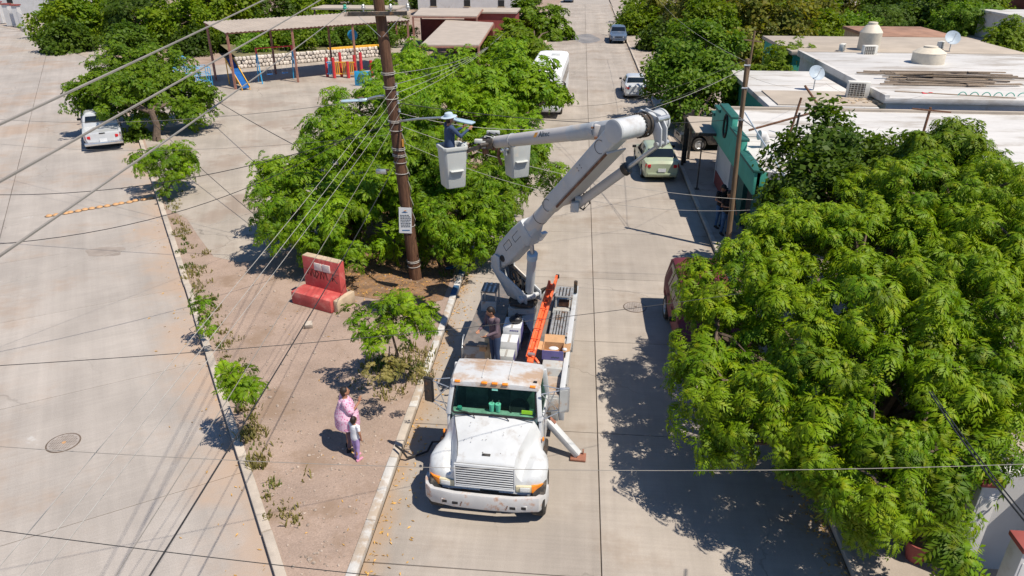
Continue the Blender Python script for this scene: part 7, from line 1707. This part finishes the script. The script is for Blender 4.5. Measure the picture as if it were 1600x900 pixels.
# ------------------------------------------------------------------ overhead wires
def wire(label, a, b, sag, r, m, name='cable', n=22, group='overhead wires'):
    a, b = Vector(a), Vector(b)
    P = [a + (b - a) * (k / n) - Vector((0, 0, 4 * sag * (k / n) * (1 - k / n))) for k in range(n + 1)]
    return tag(MB().tube(P, r, 5).build(name, m, None, smooth=True), label, 'cable', group)
CG, CB, CW = M['cable_grey'], M['cable_black'], M['cable_white']
wire('thick grey conductor, topmost of three crossing the upper left corner', AtY(560, -78, 21), AtY(-60, 222, 3.2), .05, 0.0085, CG)
wire('thick grey conductor, middle one of three crossing the upper left', AtY(600, -63, 21.2), AtY(-60, 317, 3.0), .05, 0.0085, CG)
wire('thick grey conductor, lowest of three, running down from the crossarm end', AtY(545, 11, 21.2), AtY(-60, 441, 2.8), .05, 0.0085, CG)
wire('pale wire from the pole to the lower left, uppermost of the slanting bundle', pole_at(6.45) + Vector((.21, -.08, 0)), G(-62, 957, 5.4), .10, .0048, CW)
wire('pale wire from the pole to the lower left, second of the slanting bundle', pole_at(6.2) + Vector((.21, -.08, 0)), G(-17, 960, 5.4), .10, .0048, CW)
wire('pale wire from the pole to the lower left, third of the slanting bundle', pole_at(5.95) + Vector((.21, -.08, 0)), G(17, 960, 5.4), .10, .0048, CW)
wire('grey wire passing just left of the red bench in the slanting bundle', pole_at(5.6) + Vector((.2, -.08, 0)), G(142, 960, 5.2), .12, .0055, CG)
wire('heavy dark cable slanting past the front of the red bench to the lower left', pole_at(4.4) + Vector((.1, -.2, 0)), G(196, 960, 5.0), .15, .010, CB)
wire('thin dark service wire crossing in front of the truck hood', AtD(-80, 692, 6.5), AtD(1680, 722, 6.5), .19, .003, CG)
wire('thin dark wire sagging across the street behind the truck cab', AtD(-80, 576, 9), AtD(1160, 458, 13), .15, .005, CB)
wire('thin dark wire across the bottom left corner', AtD(-60, 821, 5.5), AtD(900, 930, 5.5), .04, .0035, CB)
wire('dark cable from the pole sinking to the left edge, lower of a pair', pole_at(5.7) + Vector((-.1, -.2, 0)), AtD(-60, 385, 17), .9, .010, CB)
wire('dark cable from the pole to the left edge, upper of a pair', pole_at(5.3) + Vector((-.1, -.2, 0)), AtD(-60, 303, 26), .7, .012, CB)
wire('thin double service line high over the white pickup', pole_at(6.1) + Vector((-.1, -.2, 0)), AtD(-60, 181, 34), .5, .008, CG)
wire('thin pale line over the tail of the white pickup', pole_at(5.0) + Vector((-.1, -.2, 0)), AtD(-60, 218, 33), .5, .0055, CG)
wire('short black cable dropping toward the plaza trees beside the climbing frame', AtY(300, 133, 48), AtY(520, 258, 26), .15, .018, CB)
wire('short black cable dropping from the left tree to the plaza trees', AtY(240, 193, 36), AtY(430, 362, 24), .15, .013, CB)
wire('pale line crossing the empty left street', AtD(-60, 461, 18), AtY(440, 318, 24), .05, .0048, CW)
for k, (z, lab) in enumerate(((6.75, 'topmost'), (6.45, 'second'), (6.2, 'third'), (5.95, 'lowest'))):
    wire('thin wire running up the street over the plaza trees, %s of four' % lab, pole_at(z) + Vector((.2, .05, 0)), AtY(808 + 5 * k, 6 - 4 * k, 112), 1.9 - .15 * k, .008, CW)
wire('dark cable crossing the street behind the boom to the teal shop', pole_at(5.9) + Vector((.2, 0, 0)), AtY(1140, 187, 31.2), .35, .012, CB)
wire('pale cable rising from behind the boom elbow to the slim pole top', pole_at(5.6) + Vector((.2, 0, 0)), RTOP - Vector((0, 0, .25)), 1.15, .0075, CW)
wire('grey cable running from the slim pole over the glossy street tree, upper one', RTOP, AtY(880, 165, 42), .5, .008, CG)
wire('grey cable running from the slim pole over the glossy street tree, lower one', RTOP - Vector((0, 0, .3)), AtY(860, 185, 42), .6, .008, CG)
wire('pale telephone cable dipping across the pale green car', pole_at(5.2) + Vector((.2, 0, 0)), AtY(1240, 314, 22), .55, .0075, CW)
wire('pale telephone cable dipping low in front of the two men', pole_at(4.7) + Vector((.2, 0, 0)), AtY(1290, 318, 20), .95, .0065, CW)
wire('thin wire from the slim pole to the left hand roof dish', RTOP - Vector((0, 0, .5)), AtD(1290, 132, 37), .3, .0055, CG)
wire('street wire going up the right hand kerb from the slim pole', RTOP - Vector((0, 0, .1)), Vector((6.0, 70, 6.6)), .6, .008, CG)
wire('steep blue grey stay pipe over the shop roof by the leafy tree', AtY(1164, 176, 29), AtY(1240, 297, 23.5), .02, .028, M['dish'])
wire('black twisted cable, left strand of the pair at the lower right corner', AtD(1452, 612, 9.5), AtD(1650, 872, 6.2), .06, .010, CB)
wire('black twisted cable, right strand of the pair at the lower right corner', AtD(1456, 612, 9.5), AtD(1656, 870, 6.2), .05, .008, CB)
wire('thin wire looping between the roofs behind the lumber pile', AtY(1290, 130, 38), AtY(1440, 150, 34), .5, .0055, CG)
